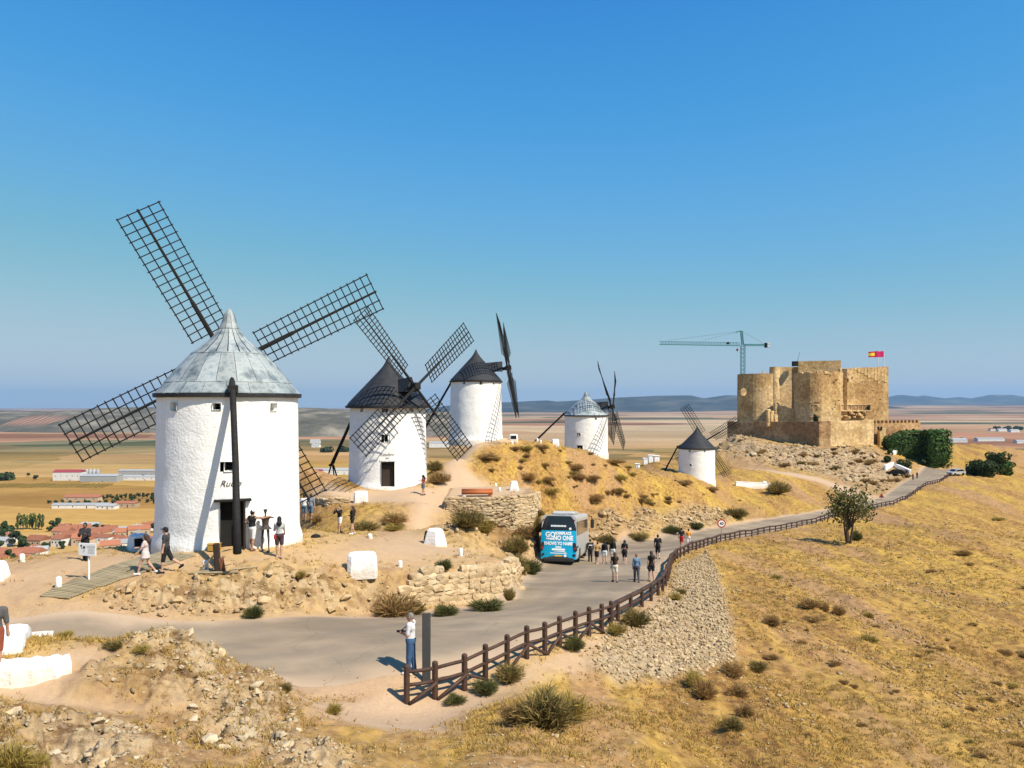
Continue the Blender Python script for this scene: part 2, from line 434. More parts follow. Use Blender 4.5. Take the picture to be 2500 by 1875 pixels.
def hit0(px, py, fn):
    d = np.geomspace(9, 320, 900)
    z = -(py - HY) / F * d
    h = fn((px - CX) / F * d, d)
    k = np.nonzero(h >= z)[0]
    i = k[0] if len(k) else len(d) - 1
    if i == 0: return (px - CX) / F * d[0], d[0]
    a, b = (z - h)[i - 1], (z - h)[i]
    t = a / (a - b) if len(k) else 0
    dd = d[i - 1] + t * (d[i] - d[i - 1])
    return (px - CX) / F * dd, dd
def pix_poly(l): return [hit0(a, b, hbase) for a, b in l]
DIRT = [pix_poly(l) for l in (
    [(-150, 1385), (0, 1378), (380, 1340), (560, 1345), (740, 1336), (840, 1305), (1000, 1290), (1050, 1270), (1045, 1295), (1120, 1320), (1200, 1342), (1225, 1372), (1100, 1392), (900, 1402), (560, 1405), (330, 1425), (190, 1440), (240, 1485), (420, 1502), (700, 1506), (700, 1514), (300, 1520), (-150, 1525)],
    [(1000, 1300), (1075, 1285), (1092, 1250), (1088, 1226), (1200, 1222), (1305, 1208), (1290, 1190), (1200, 1184), (1165, 1168), (1140, 1140), (1150, 1112), (1195, 1084), (1260, 1079), (1150, 1078), (1108, 1112), (1080, 1150), (1055, 1188), (940, 1196), (860, 1196), (760, 1198), (760, 1222), (880, 1230), (1000, 1230), (1008, 1250), (990, 1282)],
    [(-100, 1660), (0, 1655), (180, 1570), (260, 1575), (330, 1600), (250, 1650), (230, 1690), (420, 1725), (470, 1745), (300, 1765), (120, 1752), (0, 1730), (-100, 1730)],
    [(700, 1692), (960, 1662), (985, 1690), (1100, 1690), (1180, 1668), (1290, 1612), (1450, 1553), (1560, 1500), (1615, 1455), (1640, 1440), (1560, 1530), (1470, 1580), (1400, 1640), (1320, 1640), (1260, 1690), (1130, 1740), (1080, 1790), (900, 1780), (760, 1740)],
    [(2156, 1214), (2100, 1196), (2000, 1166), (1900, 1150), (1830, 1139), (1830, 1144), (1900, 1157), (2000, 1178), (2080, 1216), (2120, 1236)],
    [(2230, 1160), (2260, 1140), (2330, 1140), (2330, 1153), (2240, 1158)],
)]
ROCK = [pix_poly(l) for l in (
    [(262, 1458), (385, 1430), (560, 1412), (800, 1405), (905, 1410), (1000, 1470), (900, 1497), (600, 1500), (350, 1496), (262, 1484)],
    [(225, 1650), (420, 1600), (330, 1590), (420, 1568), (530, 1575), (580, 1640), (560, 1720), (400, 1725), (240, 1700)],
    [(580, 1640), (680, 1655), (720, 1780), (690, 1855), (540, 1830), (430, 1765)],
    [(-40, 1745), (200, 1772), (420, 1800), (430, 1900), (-40, 1900)],
    [(690, 1810), (860, 1835), (880, 1900), (690, 1900)],
    [(1440, 1300), (1560, 1250), (1700, 1240), (1800, 1255), (1740, 1284), (1650, 1296), (1560, 1310), (1450, 1320)],
    [(1700, 1085), (1780, 1058), (1850, 1076), (1950, 1088), (2000, 1094), (2132, 1092), (2175, 1140), (2225, 1160), (2150, 1205), (2050, 1172), (1950, 1150), (1850, 1132), (1780, 1110)],
    [(1230, 1345), (1300, 1300), (1330, 1310), (1298, 1370), (1250, 1400)],
    [(1090, 1290), (1230, 1310), (1240, 1350), (1130, 1325), (1060, 1300)],
)]
BANK = pix_poly([(1500, 1545), (1600, 1482), (1645, 1452), (1648, 1400), (1668, 1372), (1725, 1352), (1750, 1400), (1770, 1500), (1790, 1605), (1700, 1640), (1620, 1655), (1500, 1660), (1440, 1620)])
def regions(x, y):
    di = np.zeros(np.shape(x)); ro = np.zeros(np.shape(x))
    wob = 0.5 * fbm(x, y, 1.8, 3)
    for p in DIRT:
        w = 0.5 + 0.012 * np.hypot(p[0][0], p[0][1])
        di = np.maximum(di, sstep(-w, w, poly_sd(x, y, p) + wob))
    for p in ROCK:
        w = 0.6 + 0.02 * np.hypot(p[0][0], p[0][1])
        ro = np.maximum(ro, sstep(-w, w, poly_sd(x, y, p) + wob))
    ba = sstep(-0.5, 0.3, poly_sd(x, y, BANK) + wob * 0.6)
    return di, ro, ba
def hgt(x, y, full=False):
    x = np.atleast_1d(np.asarray(x, float)); y = np.atleast_1d(np.asarray(y, float))
    z = hbase(x, y)
    di, ro, ba = regions(x, y)
    rd = sstep(-1.0, 0.2, poly_sd(x, y, RPOLY))
    r = np.hypot(x, y)
    di = di * (1 - 0.9 * ro)
    rough = (1 - rd) * (1 - 0.9 * di)
    z = z + rough * (0.13 * fbm(x, y, 3.1, 4) + 0.085 * fbm(x, y, 0.62, 3)) * (1 + 0.012 * r)
    z = z + (1 - rd) * (1 - di) * sstep(-2.5, -7, poly_sd(x, y, RPOLY)) * sstep(0.5, -1.5, poly_sd(x, y, UPOLY)) * sstep(170, 120, y) * 0.62 * fbm(x * 1.0 + 0.12 * y, y * 0.20, 5.0, 3)
    v, dist = vor2(x + 0.5 * fbm(x, y, 1.1, 2), y + 0.5 * fbm(x + 9, y, 1.1, 2), 0.55)
    v2, _ = vor2(x + 0.3 * fbm(x, y, 2.1, 2), y * 1.6, 1.7)
    far = sstep(60, 160, r)
    rg = lambda s_, q_: 0.25 - np.abs(noise2(x / s_ + q_ + 0.3 * noise2(x * 1.7, y * 1.7), y / s_ - q_))
    relief = 0.50 * rg(1.5, 3.1) + 0.34 * rg(0.62, 8.7) + 0.20 * rg(0.29, 1.9)
    z = z + ro * (1 - rd) * (relief * (1.9 + 0.8 * sstep(23, 26, y) * sstep(34, 31, y)) * (1 - 0.2 * far) + 0.10 * (v - 0.4) + 0.9 * far * (v2 - 0.45)) + ba * (1 - rd) * (0.22 * rg(0.4, 5.5) + 0.12 * rg(0.2, 2.2))
    z = z + di * (1 - rd) * 0.02 * fbm(x, y, 1.2, 3)
    if full: return z, di, ro, ba, rd
    return z
def hit(px, py): return hit0(px, py, hgt)
def ground_at(px, py):
    x, y = hit(px, py)
    return Vector((x, y, float(hgt(x, y)[0])))
def gz(x, y): return float(hgt(x, y)[0])
# ------------------------------------------------------------------ ground sheet of the ridge
def ground_material():
    m, nt, b = newmat('ridge_ground')
    at = nd(nt, 'ShaderNodeAttribute', attribute_name='masks'); sep = nd(nt, 'ShaderNodeSeparateColor')
    nt.links.new(at.outputs['Color'], sep.inputs[0])
    tc = nd(nt, 'ShaderNodeTexCoord'); vec = tc.outputs['Object']
    def noi(s, d=6.0, r=0.6, st=None):
        v = vec
        if st:
            mp = nd(nt, 'ShaderNodeMapping'); mp.inputs['Scale'].default_value = st[:3]; mp.inputs['Rotation'].default_value = (0, 0, st[3])
            nt.links.new(vec, mp.inputs[0]); v = mp.outputs[0]
        n = nd(nt, 'ShaderNodeTexNoise', i_Scale=s, i_Detail=d, i_Roughness=r); nt.links.new(v, n.inputs['Vector']); return n.outputs[0]
    # dry grass and soil
    g1 = ramp(nt, noi(0.16, 9, 0.62, (1.5, 0.17, 1, 0.08)), [(0.42, (0.21, 0.092, 0.034)), (0.475, (0.33, 0.165, 0.055)), (0.53, (0.38, 0.225, 0.050)), (0.60, (0.48, 0.30, 0.050))])
    g2 = ramp(nt, noi(2.4, 8, 0.7), [(0.40, (0.085, 0.045, 0.02)), (0.47, (0.31, 0.18, 0.055)), (0.58, (0.52, 0.34, 0.10))])
    st_ = ramp(nt, noi(0.8, 9, 0.70, (1.0, 0.09, 1, 0.10)), [(0.42, (0.17, 0.09, 0.032)), (0.5, (0.36, 0.21, 0.055)), (0.57, (0.54, 0.35, 0.07))])
    grass = mixc(nt, 0.42, mixc(nt, 0.42, g1, st_), g2)
    ef = ramp(nt, noi(0.085, 8, 0.62, (2.2, 0.30, 1, 0.10)), [(0.52, (0, 0, 0)), (0.60, (0.8, 0.8, 0.8))])
    ec = ramp(nt, noi(3.5, 7, 0.75), [(0.36, (0.20, 0.105, 0.05)), (0.5, (0.35, 0.20, 0.095)), (0.64, (0.44, 0.28, 0.145))])
    grass = mixc(nt, ef, grass, ec)
    vo = nd(nt, 'ShaderNodeTexVoronoi', i_Scale=3.2); nt.links.new(vec, vo.inputs['Vector'])
    spk = ramp(nt, vo.outputs['Distance'], [(0.06, (1, 1, 1)), (0.16, (0, 0, 0))])
    sg = nd(nt, 'ShaderNodeMath', operation='MULTIPLY', use_clamp=True); nt.links.new(spk, sg.inputs[0])
    nt.links.new(ramp(nt, noi(0.35, 4), [(0.45, (0, 0, 0)), (0.62, (0.8, 0.8, 0.8))]), sg.inputs[1])
    grass = mixc(nt, sg.outputs[0], grass, (0.50, 0.43, 0.33))
    # path dirt
    d1 = ramp(nt, noi(0.5, 6), [(0.3, (0.55, 0.37, 0.225)), (0.7, (0.47, 0.315, 0.19))])
    d2 = ramp(nt, noi(9, 6, 0.7), [(0.35, (0.40, 0.28, 0.175)), (0.65, (0.52, 0.375, 0.245))])
    dirt = mixc(nt, 0.5, d1, d2)
    # rock
    r1 = ramp(nt, noi(1.6, 8, 0.7), [(0.36, (0.15, 0.085, 0.038)), (0.45, (0.33, 0.215, 0.105)), (0.54, (0.46, 0.335, 0.185)), (0.64, (0.45, 0.375, 0.265))])
    r2 = ramp(nt, noi(7, 8, 0.75), [(0.38, (0.15, 0.10, 0.06)), (0.5, (0.36, 0.27, 0.17)), (0.64, (0.50, 0.40, 0.27))])
    rock = mixc(nt, 0.4, r1, r2)
    # rubble bank
    bk = ramp(nt, noi(5, 6, 0.7), [(0.35, (0.26, 0.185, 0.105)), (0.65, (0.46, 0.355, 0.225))])
    # far weathering of the castle slope comes from the same rock
    # beds of rock: tilted dark seams
    sm_ = ramp(nt, noi(1.1, 9, 0.7, (0.35, 2.2, 2.2, 0.5)), [(0.42, (0.45, 0.38, 0.32)), (0.5, (1, 1, 1)), (0.62, (1.12, 1.1, 1.08))])
    rock = mixc(nt, 1.0, rock, sm_, 'MULTIPLY')
    col = mixc(nt, sep.outputs[1], grass, rock)
    col = mixc(nt, sep.outputs[2], col, bk)
    col = mixc(nt, sep.outputs[0], col, dirt)
    nt.links.new(col, b.inputs['Base Color'])
    b.inputs['Roughness'].default_value = 0.95; b.inputs['Specular IOR Level'].default_value = 0.1
    bp = nd(nt, 'ShaderNodeBump', i_Strength=0.7, i_Distance=0.06)
    nt.links.new(noi(6.0, 8, 0.75), bp.inputs['Height']); nt.links.new(bp.outputs[0], b.inputs['Normal'])
    return m
M['ground'] = ground_material()
def polar_sheet(ang, rad):
    A, Rr = np.meshgrid(ang, rad, indexing='ij')
    X, Y = np.sin(A) * Rr, np.cos(A) * Rr
    na, nr = A.shape
    i = np.arange(na - 1)[:, None]; j = np.arange(nr - 1)[None]
    a = (i * nr + j).ravel()
    Fc = np.stack([a, a + 1, a + nr + 1, a + nr], 1)
    return X, Y, Fc
ang = np.concatenate([np.linspace(-180, -44, 46, endpoint=False), np.linspace(-44, 44, 640, endpoint=False), np.linspace(44, 180, 47)])
rad = np.concatenate([np.linspace(0.5, 9, 18, endpoint=False), np.geomspace(9, 250, 640, endpoint=False), np.linspace(250, 430, 24)])
GX, GY, GF = polar_sheet(np.radians(ang), rad)
gz_, gdi, gro, gba, grd = hgt(GX.ravel(), GY.ravel(), True)
sd_r = poly_sd(GX.ravel(), GY.ravel(), RPOLY)
# fast lookup of the finished surface (the road sheet lies 35 mm above its line)
GRID = (gz_ + 0.035 * sstep(0.0, 0.4, sd_r)).reshape(GX.shape); ANG_R = np.radians(ang)
def hgt(x, y):
    x = np.atleast_1d(np.asarray(x, float)); y = np.atleast_1d(np.asarray(y, float))
    a = np.arctan2(x, y); r = np.hypot(x, y)
    i = np.clip(np.searchsorted(ANG_R, a) - 1, 0, len(ANG_R) - 2); j = np.clip(np.searchsorted(rad, r) - 1, 0, len(rad) - 2)
    u = np.clip((a - ANG_R[i]) / (ANG_R[i + 1] - ANG_R[i]), 0, 1); v = np.clip((r - rad[j]) / (rad[j + 1] - rad[j]), 0, 1)
    return (GRID[i, j] * (1 - u) + GRID[i + 1, j] * u) * (1 - v) + (GRID[i, j + 1] * (1 - u) + GRID[i + 1, j + 1] * u) * v
gz_ = gz_ - 0.10 * sstep(0.05, 0.6, sd_r)                # bed for the road sheet
gme = np_mesh('ground', np.stack([GX.ravel(), GY.ravel(), gz_], 1), GF, M['ground'], True)
shoulder = 0.75 * sstep(-np.where(GY.ravel() < 45, 1.6, 0.9), -0.1, sd_r)
gdirt = np.maximum(gdi, shoulder) * (1 - 0.92 * gro)
pt_attr(gme, 'masks', np.stack([gdirt, gro, gba], 1))
ground = tag(link('ground', gme), kind='structure')

# ------------------------------------------------------------------ road
def resample(pl, n):
    pl = np.array(pl, float); s = np.concatenate([[0], np.cumsum(np.hypot(*np.diff(pl, axis=0).T))])
    # smooth a little so that the kerb line is a curve
    t = np.linspace(0, s[-1], n)
    x, y = np.interp(t, s, pl[:, 0]), np.interp(t, s, pl[:, 1])
    for _ in range(6):
        x[1:-1] = 0.25 * x[:-2] + 0.5 * x[1:-1] + 0.25 * x[2:]; y[1:-1] = 0.25 * y[:-2] + 0.5 * y[1:-1] + 0.25 * y[2:]
    return x, y
NR, NC = 420, 15
rx, ry = resample(ROAD_R, NR); lx, ly = resample(ROAD_L, NR)
t = np.linspace(0, 1, NC)[None]
jit = 0.10 * fbm(rx, ry, 1.3, 3)
RX = rx[:, None] * (1 - t) + lx[:, None] * t; RY = ry[:, None] * (1 - t) + ly[:, None] * t
RX[:, 0] += jit; RX[:, -1] += 0.25 * fbm(lx, ly, 1.6, 3)
RZ = hbase(RX, RY) + 0.035; RZ[:, 0] -= 0.05; RZ[:, -1] -= 0.05
a = (np.arange(NR - 1)[:, None] * NC + np.arange(NC - 1)[None]).ravel()
rme = np_mesh('road', np.stack([RX.ravel(), RY.ravel(), RZ.ravel()], 1), np.stack([a, a + NC, a + NC + 1, a + 1], 1)[:, ::-1], None, True)
def road_material():
    m, nt, b = newmat('dusty_asphalt')
    tc = nd(nt, 'ShaderNodeTexCoord')
    def noi(s, d=6, r=0.6, sc=(1, 1, 1)):
        mp = nd(nt, 'ShaderNodeMapping'); mp.inputs['Scale'].default_value = sc
        nt.links.new(tc.outputs['Object'], mp.inputs[0])
        n = nd(nt, 'ShaderNodeTexNoise', i_Scale=s, i_Detail=d, i_Roughness=r); nt.links.new(mp.outputs[0], n.inputs['Vector']); return n.outputs[0]
    big = ramp(nt, noi(0.22, 7, 0.65, (0.35, 1, 1)), [(0.40, (0.20, 0.148, 0.094)), (0.5, (0.29, 0.218, 0.14)), (0.60, (0.38, 0.29, 0.185))])
    fine = ramp(nt, noi(30, 4, 0.8), [(0.3, (0.18, 0.145, 0.105)), (0.7, (0.33, 0.265, 0.19))])
    col = mixc(nt, 0.3, big, fine)
    st = ramp(nt, noi(0.9, 6, 0.7, (0.15, 1.2, 1)), [(0.58, (0, 0, 0)), (0.72, (0.6, 0.6, 0.6))])
    col = mixc(nt, st, col, (0.17, 0.145, 0.12))
    at = nd(nt, 'ShaderNodeAttribute', attribute_name='dust'); sp = nd(nt, 'ShaderNodeSeparateColor'); nt.links.new(at.outputs['Color'], sp.inputs[0])
    col = mixc(nt, sp.outputs[0], col, (0.44, 0.32, 0.21))
    # tyre lanes, patched strips and cracks
    wv = ramp(nt, sp.outputs[1], [(0.10, (0, 0, 0)), (0.20, (.5, .5, .5)), (0.30, (.1, .1, .1)), (0.42, (.5, .5, .5)), (0.52, (0, 0, 0)), (0.62, (.45, .45, .45)), (0.72, (.1, .1, .1)), (0.84, (.45, .45, .45)), (0.94, (0, 0, 0))])
    tm = nd(nt, 'ShaderNodeMath', operation='MULTIPLY'); nt.links.new(wv, tm.inputs[0]); nt.links.new(ramp(nt, noi(0.5, 5, 0.6), [(0.38, (0, 0, 0)), (0.55, (1.3, 1.3, 1.3))]), tm.inputs[1])
    col = mixc(nt, tm.outputs[0], col, (0.19, 0.155, 0.115))
    vc = nd(nt, 'ShaderNodeTexVoronoi', feature='DISTANCE_TO_EDGE', i_Scale=0.55); wn_ = nd(nt, 'ShaderNodeTexNoise', i_Scale=1.5, i_Detail=4.0); nt.links.new(tc.outputs['Object'], wn_.inputs['Vector'])
    mv = nt.nodes.new('ShaderNodeMix'); mv.data_type = 'VECTOR'; mv.inputs[0].default_value = 0.4; nt.links.new(tc.outputs['Object'], mv.inputs[4]); nt.links.new(wn_.outputs[1], mv.inputs[5]); nt.links.new(mv.outputs[1], vc.inputs['Vector'])
    ck = nd(nt, 'ShaderNodeMath', operation='MULTIPLY'); nt.links.new(ramp(nt, vc.outputs['Distance'], [(0.0, (.30, .30, .30)), (0.012, (0, 0, 0))]), ck.inputs[0]); nt.links.new(ramp(nt, noi(0.3, 3), [(0.48, (0, 0, 0)), (0.56, (1, 1, 1))]), ck.inputs[1])
    col = mixc(nt, ck.outputs[0], col, (0.10, 0.08, 0.06))
    nt.links.new(col, b.inputs['Base Color']); b.inputs['Roughness'].default_value = 0.9; b.inputs['Specular IOR Level'].default_value = 0.25
    bp = nd(nt, 'ShaderNodeBump', i_Strength=0.25, i_Distance=0.02); nt.links.new(noi(45, 3), bp.inputs['Height']); nt.links.new(bp.outputs[0], b.inputs['Normal'])
    return m
rme.materials.append(road_material())
edge = np.minimum(t, 1 - t) * np.hypot(rx - lx, ry - ly)[:, None]
dust = np.clip(sstep(1.1, 0.0, edge + 0.6 * fbm(RX, RY, 1.5, 3)) + 0.9 * sstep(-11, -22, RX + 2 * fbm(RX, RY, 4, 3)) + 0.25 * sstep(35, 25, RY) * (fbm(RX, RY, 5, 3) > 0.15), 0, 1)
pt_attr(rme, 'dust', np.stack([dust.ravel(), np.broadcast_to(t, RX.shape).ravel(), np.zeros(RX.size)], 1))
tag(link('road', rme), kind='structure')

# ------------------------------------------------------------------ plain, hills, mountains, haze
PLZ = -115.0
def plain_z(x, y):
    r = np.hypot(x, y); an = np.degrees(np.arctan2(x, y))
    lift = sstep(5000, 24000, r) * (25 + 125 * sstep(8, 24, an))
    near = -6 * sstep(900, 300, r)
    return PLZ + lift + near + 2.5 * fbm(x, y, 900, 3) * sstep(700, 2500, r)
def pland(py): return -PLZ * F / (py - HY)
def plain_pt(px, py):
    d = pland(py); x = W(px, d)
    for _ in range(4):
        z = float(plain_z(np.array([x]), np.array([d]))[0]); d = -z * F / (py - HY); x = W(px, d)
    return Vector((x, d, z))
def plain_material():
    m, nt, b = newmat('farmland')
    tc = nd(nt, 'ShaderNodeTexCoord')
    def cells(sx, sy, rot, off):
        mp = nd(nt, 'ShaderNodeMapping'); mp.inputs['Scale'].default_value = (1 / sx, 1 / sy, 1); mp.inputs['Rotation'].default_value = (0, 0, rot); mp.inputs['Location'].default_value = (off, off * 0.7, 0)
        nt.links.new(tc.outputs['Object'], mp.inputs[0])
        # slight warp so that borders are not ruler-straight
        nz = nd(nt, 'ShaderNodeTexNoise', i_Scale=0.35, i_Detail=2.0); nt.links.new(mp.outputs[0], nz.inputs['Vector'])
        mx = nt.nodes.new('ShaderNodeMix'); mx.data_type = 'VECTOR'; mx.inputs[0].default_value = 0.35
        nt.links.new(mp.outputs[0], mx.inputs[4]); nt.links.new(nz.outputs[1], mx.inputs[5])
        v = nd(nt, 'ShaderNodeTexVoronoi', distance='CHEBYCHEV', i_Scale=1.0, i_Randomness=0.75, voronoi_dimensions='2D'); nt.links.new(mx.outputs[1], v.inputs['Vector'])
        sp = nd(nt, 'ShaderNodeSeparateColor'); nt.links.new(v.outputs['Color'], sp.inputs[0]); return sp.outputs[0]
    def steps(fac, cols):
        r = nt.nodes.new('ShaderNodeValToRGB'); r.color_ramp.interpolation = 'CONSTANT'; el = r.color_ramp.elements
        while len(el) < len(cols): el.new(0.5)
        for i, (e, c) in enumerate(zip(el, cols)): e.position = i / len(cols); e.color = (*c, 1)
        nt.links.new(fac, r.inputs[0]); return r.outputs[0]
    gold = [(0.40, 0.24, 0.06), (0.46, 0.28, 0.09), (0.36, 0.20, 0.06), (0.50, 0.32, 0.13), (0.43, 0.27, 0.055), (0.30, 0.17, 0.05), (0.48, 0.31, 0.10), (0.11, 0.10, 0.035), (0.42, 0.24, 0.085)]
    mixd = [(0.42, 0.25, 0.13), (0.07, 0.085, 0.04), (0.33, 0.15, 0.085), (0.46, 0.31, 0.17), (0.06, 0.075, 0.035), (0.37, 0.19, 0.11), (0.50, 0.37, 0.22), (0.27, 0.12, 0.07), (0.10, 0.10, 0.055), (0.43, 0.26, 0.14), (0.22, 0.13, 0.075)]
    near = mixc(nt, 0.3, steps(cells(420, 130, 0.10, 3.3), gold), steps(cells(240, 90, -0.06, 5.9), gold))
    far = mixc(nt, 0.25, steps(cells(900, 420, -0.10, 8.1), mixd), steps(cells(420, 260, 0.25, 1.7), mixd))
    geo = nd(nt, 'ShaderNodeNewGeometry'); ln = nd(nt, 'ShaderNodeVectorMath', operation='LENGTH'); nt.links.new(geo.outputs['Position'], ln.inputs[0])
    mr = nd(nt, 'ShaderNodeMapRange', clamp=True); mr.inputs[1].default_value = 1500; mr.inputs[2].default_value = 2700; nt.links.new(ln.outputs['Value'], mr.inputs[0])
    col = mixc(nt, mr.outputs[0], near, far)
    for sc, lo in ((0.012, 0.86), (0.0035, 0.8), (0.15, 0.85)):
        n = nd(nt, 'ShaderNodeTexNoise', i_Scale=sc, i_Detail=5.0); mp = nd(nt, 'ShaderNodeMapping'); mp.inputs['Scale'].default_value = (0.4, 1.4, 1)
        nt.links.new(tc.outputs['Object'], mp.inputs[0]); nt.links.new(mp.outputs[0], n.inputs['Vector'])
        col = mixc(nt, 1.0, col, ramp(nt, n.outputs[0], [(0.3, (lo, lo, lo)), (0.7, (1.1, 1.1, 1.1))]), 'MULTIPLY')
    nt.links.new(col, b.inputs['Base Color']); b.inputs['Roughness'].default_value = 1.0; b.inputs['Specular IOR Level'].default_value = 0.0
    return m
M['plain'] = plain_material()
ang2 = np.radians(np.concatenate([np.linspace(-180, -50, 20, endpoint=False), np.linspace(-50, 50, 150, endpoint=False), np.linspace(50, 180, 21)]))
rad2 = np.concatenate([[5.0], np.geomspace(200, 42000, 110)])
X2, Y2, F2 = polar_sheet(ang2, rad2)
Z2 = plain_z(X2, Y2)
tag(link('plain', np_mesh('plain', np.stack([X2.ravel(), Y2.ravel(), Z2.ravel()], 1), F2, M['plain'], True)), kind='structure')

def hill_material(name, c1, c2, c3, s, vine=None):
    m, nt, b = newmat(name)
    tc = nd(nt, 'ShaderNodeTexCoord')
    n = nd(nt, 'ShaderNodeTexNoise', i_Scale=s, i_Detail=9.0, i_Roughness=0.65); nt.links.new(tc.outputs['Object'], n.inputs['Vector'])
    col = ramp(nt, n.outputs[0], [(0.34, c1), (0.5, c2), (0.64, c3)])
    if vine:
        w = nd(nt, 'ShaderNodeTexWave', wave_type='BANDS', bands_direction='X', i_Scale=vine, i_Distortion=0.6); nt.links.new(tc.outputs['Object'], w.inputs['Vector'])
        v = ramp(nt, w.outputs[0], [(0.45, (0.36, 0.19, 0.13)), (0.6, (0.12, 0.10, 0.075))])
        at = nd(nt, 'ShaderNodeAttribute', attribute_name='vine'); sp = nd(nt, 'ShaderNodeSeparateColor'); nt.links.new(at.outputs['Color'], sp.inputs[0])
        col = mixc(nt, sp.outputs[0], col, v)
    nt.links.new(col, b.inputs['Base Color']); b.inputs['Roughness'].default_value = 1.0; b.inputs['Specular IOR Level'].default_value = 0.0
    return m
def ridge(name, prof, d0, d1, mat, rough, scale, vines=None, n=260, foot=None):
    """a range of hills: prof gives the skyline as (column, row); depth d0..d1, crest in the middle"""
    xs = np.array([p[0] for p in prof], float); ys = np.array([p[1] for p in prof], float)
    pxs = np.linspace(xs[0], xs[-1], n); top = np.interp(pxs, xs, ys)
    dm = 0.5 * (d0 + d1); nr = 34
    V = []; vin = []
    for j in range(nr):
        t = j / (nr - 1); d = d0 + (d1 - d0) * t
        x = W(pxs, dm) * d / dm if False else W(pxs, dm)
        zc = -(top - HY) / F * dm
        base = plain_z(x, np.full(n, d)) - 12
        s = 1 - abs(2 * t - 1); s = s ** 0.8
        endf = sstep(0, 0.08, np.linspace(0, 1, n)) * sstep(1, 0.92, np.linspace(0, 1, n))
        z = base + (zc - base) * s * (0.35 + 0.65 * endf)
        z = z + rough * (zc - base) * fbm(x, np.full(n, d), scale, 5) * (s * (1 - s) * 4 + 0.12 * s)
        V.append(np.stack([x, np.full(n, d), z], 1)); vin.append(((pxs < 165) & (t > 0.03) & (t < 0.19)) | ((pxs > 300) & (pxs < 395) & (t > 0.1) & (t < 0.17)))
    V = np.concatenate(V); a = (np.arange(nr - 1)[:, None] * n + np.arange(n - 1)[None]).ravel()
    me = np_mesh(name, V, np.stack([a, a + 1, a + n + 1, a + n], 1), mat, True)
    if vines: pt_attr(me, 'vine', np.repeat(np.concatenate(vin).astype(float).reshape(-1, 1), 3, 1))
    return tag(link(name, me), kind='structure')
hm1 = hill_material('scrub_hill', (0.075, 0.075, 0.055), (0.12, 0.11, 0.085), (0.25, 0.22, 0.17), 0.006, vine=0.0125)
hm2 = hill_material('mountain', (0.022, 0.03, 0.024), (0.04, 0.047, 0.038), (0.10, 0.095, 0.075), 0.0012)
ridge('hills', [(-700, 1000), (-200, 994), (0, 1001), (60, 1002), (130, 1003), (200, 1000), (300, 994), (400, 991), (520, 996), (650, 994), (740, 994), (800, 996), (860, 998), (960, 1004), (1060, 1012), (1120, 1020)], 3300, 6200, hm1, 0.42, 700, True)
ridge('hills', [(520, 1012), (640, 1006), (760, 1004), (850, 1003), (980, 1002), (1090, 1008), (1150, 1014)], 2900, 4300, hm1, 0.4, 400)
ridge('mountains', [(980, 1002), (1060, 995), (1120, 986), (1240, 981), (1339, 977), (1358, 980), (1420, 977), (1513, 969), (1599, 966), (1684, 965), (1719, 972), (1773, 964), (1850, 966), (1950, 970), (2080, 985), (2150, 996)], 13500, 18500, hm2, 0.28, 1800)
ridge('mountains', [(2020, 992), (2130, 978), (2172, 973), (2192, 964), (2206, 964), (2226, 971), (2254, 965), (2294, 974), (2340, 969), (2371, 974), (2421, 963), (2468, 963), (2498, 968), (2580, 960), (2700, 972), (2900, 966), (3100, 985)], 23000, 29000, hm2, 0.25, 2500)

def haze():
    x0, x1, y0, y1, z0, z1 = -46000, 46000, -45000, 45500, -150, 900
    mb = MB(); mb.box(((x0 + x1) / 2, (y0 + y1) / 2, (z0 + z1) / 2), (x1 - x0, y1 - y0, z1 - z0))
    m = bpy.data.materials.new('haze'); m.use_nodes = True; nt = m.node_tree; nt.nodes.clear()
    v = nt.nodes.new('ShaderNodeVolumePrincipled'); v.inputs['Color'].default_value = (0.42, 0.68, 1.0, 1)
    v.inputs['Density'].default_value = 2.8e-5; v.inputs['Anisotropy'].default_value = 0.1
    o = nt.nodes.new('ShaderNodeOutputMaterial'); nt.links.new(v.outputs[0], o.inputs['Volume'])
    ob = mb.build('haze', m); tag(ob, kind='stuff')
haze()
# ------------------------------------------------------------------ windmills
def tin_material():
    m, nt, b = newmat('grey_tin')
    tc = nd(nt, 'ShaderNodeTexCoord'); oi = nd(nt, 'ShaderNodeObjectInfo')
    n = nd(nt, 'ShaderNodeTexNoise', i_Scale=1.6, i_Detail=7.0, i_Roughness=0.65); nt.links.new(tc.outputs['Object'], n.inputs['Vector'])
    col = ramp(nt, n.outputs[0], [(0.36, (0.12, 0.15, 0.165)), (0.46, (0.25, 0.29, 0.295)), (0.55, (0.35, 0.38, 0.37)), (0.66, (0.20, 0.235, 0.245))])
    mr = nd(nt, 'ShaderNodeMapRange'); mr.inputs[3].default_value = 0.78; mr.inputs[4].default_value = 1.15; nt.links.new(oi.outputs['Random'], mr.inputs[0])
    h = nd(nt, 'ShaderNodeHueSaturation'); nt.links.new(col, h.inputs['Color']); nt.links.new(mr.outputs[0], h.inputs['Value'])
    nt.links.new(h.outputs[0], b.inputs['Base Color']); b.inputs['Roughness'].default_value = 0.6; b.inputs['Metallic'].default_value = 0.08
    return m
M['tin'] = tin_material()
BARS = {}
def bar_mesh(L, w, h, mat):
    k = (round(L, 3), w, h, mat.name)
    if k not in BARS: BARS[k] = MB().box((0, 0, 0), (L, w, h)).mesh('bar', mat)
    return BARS[k]
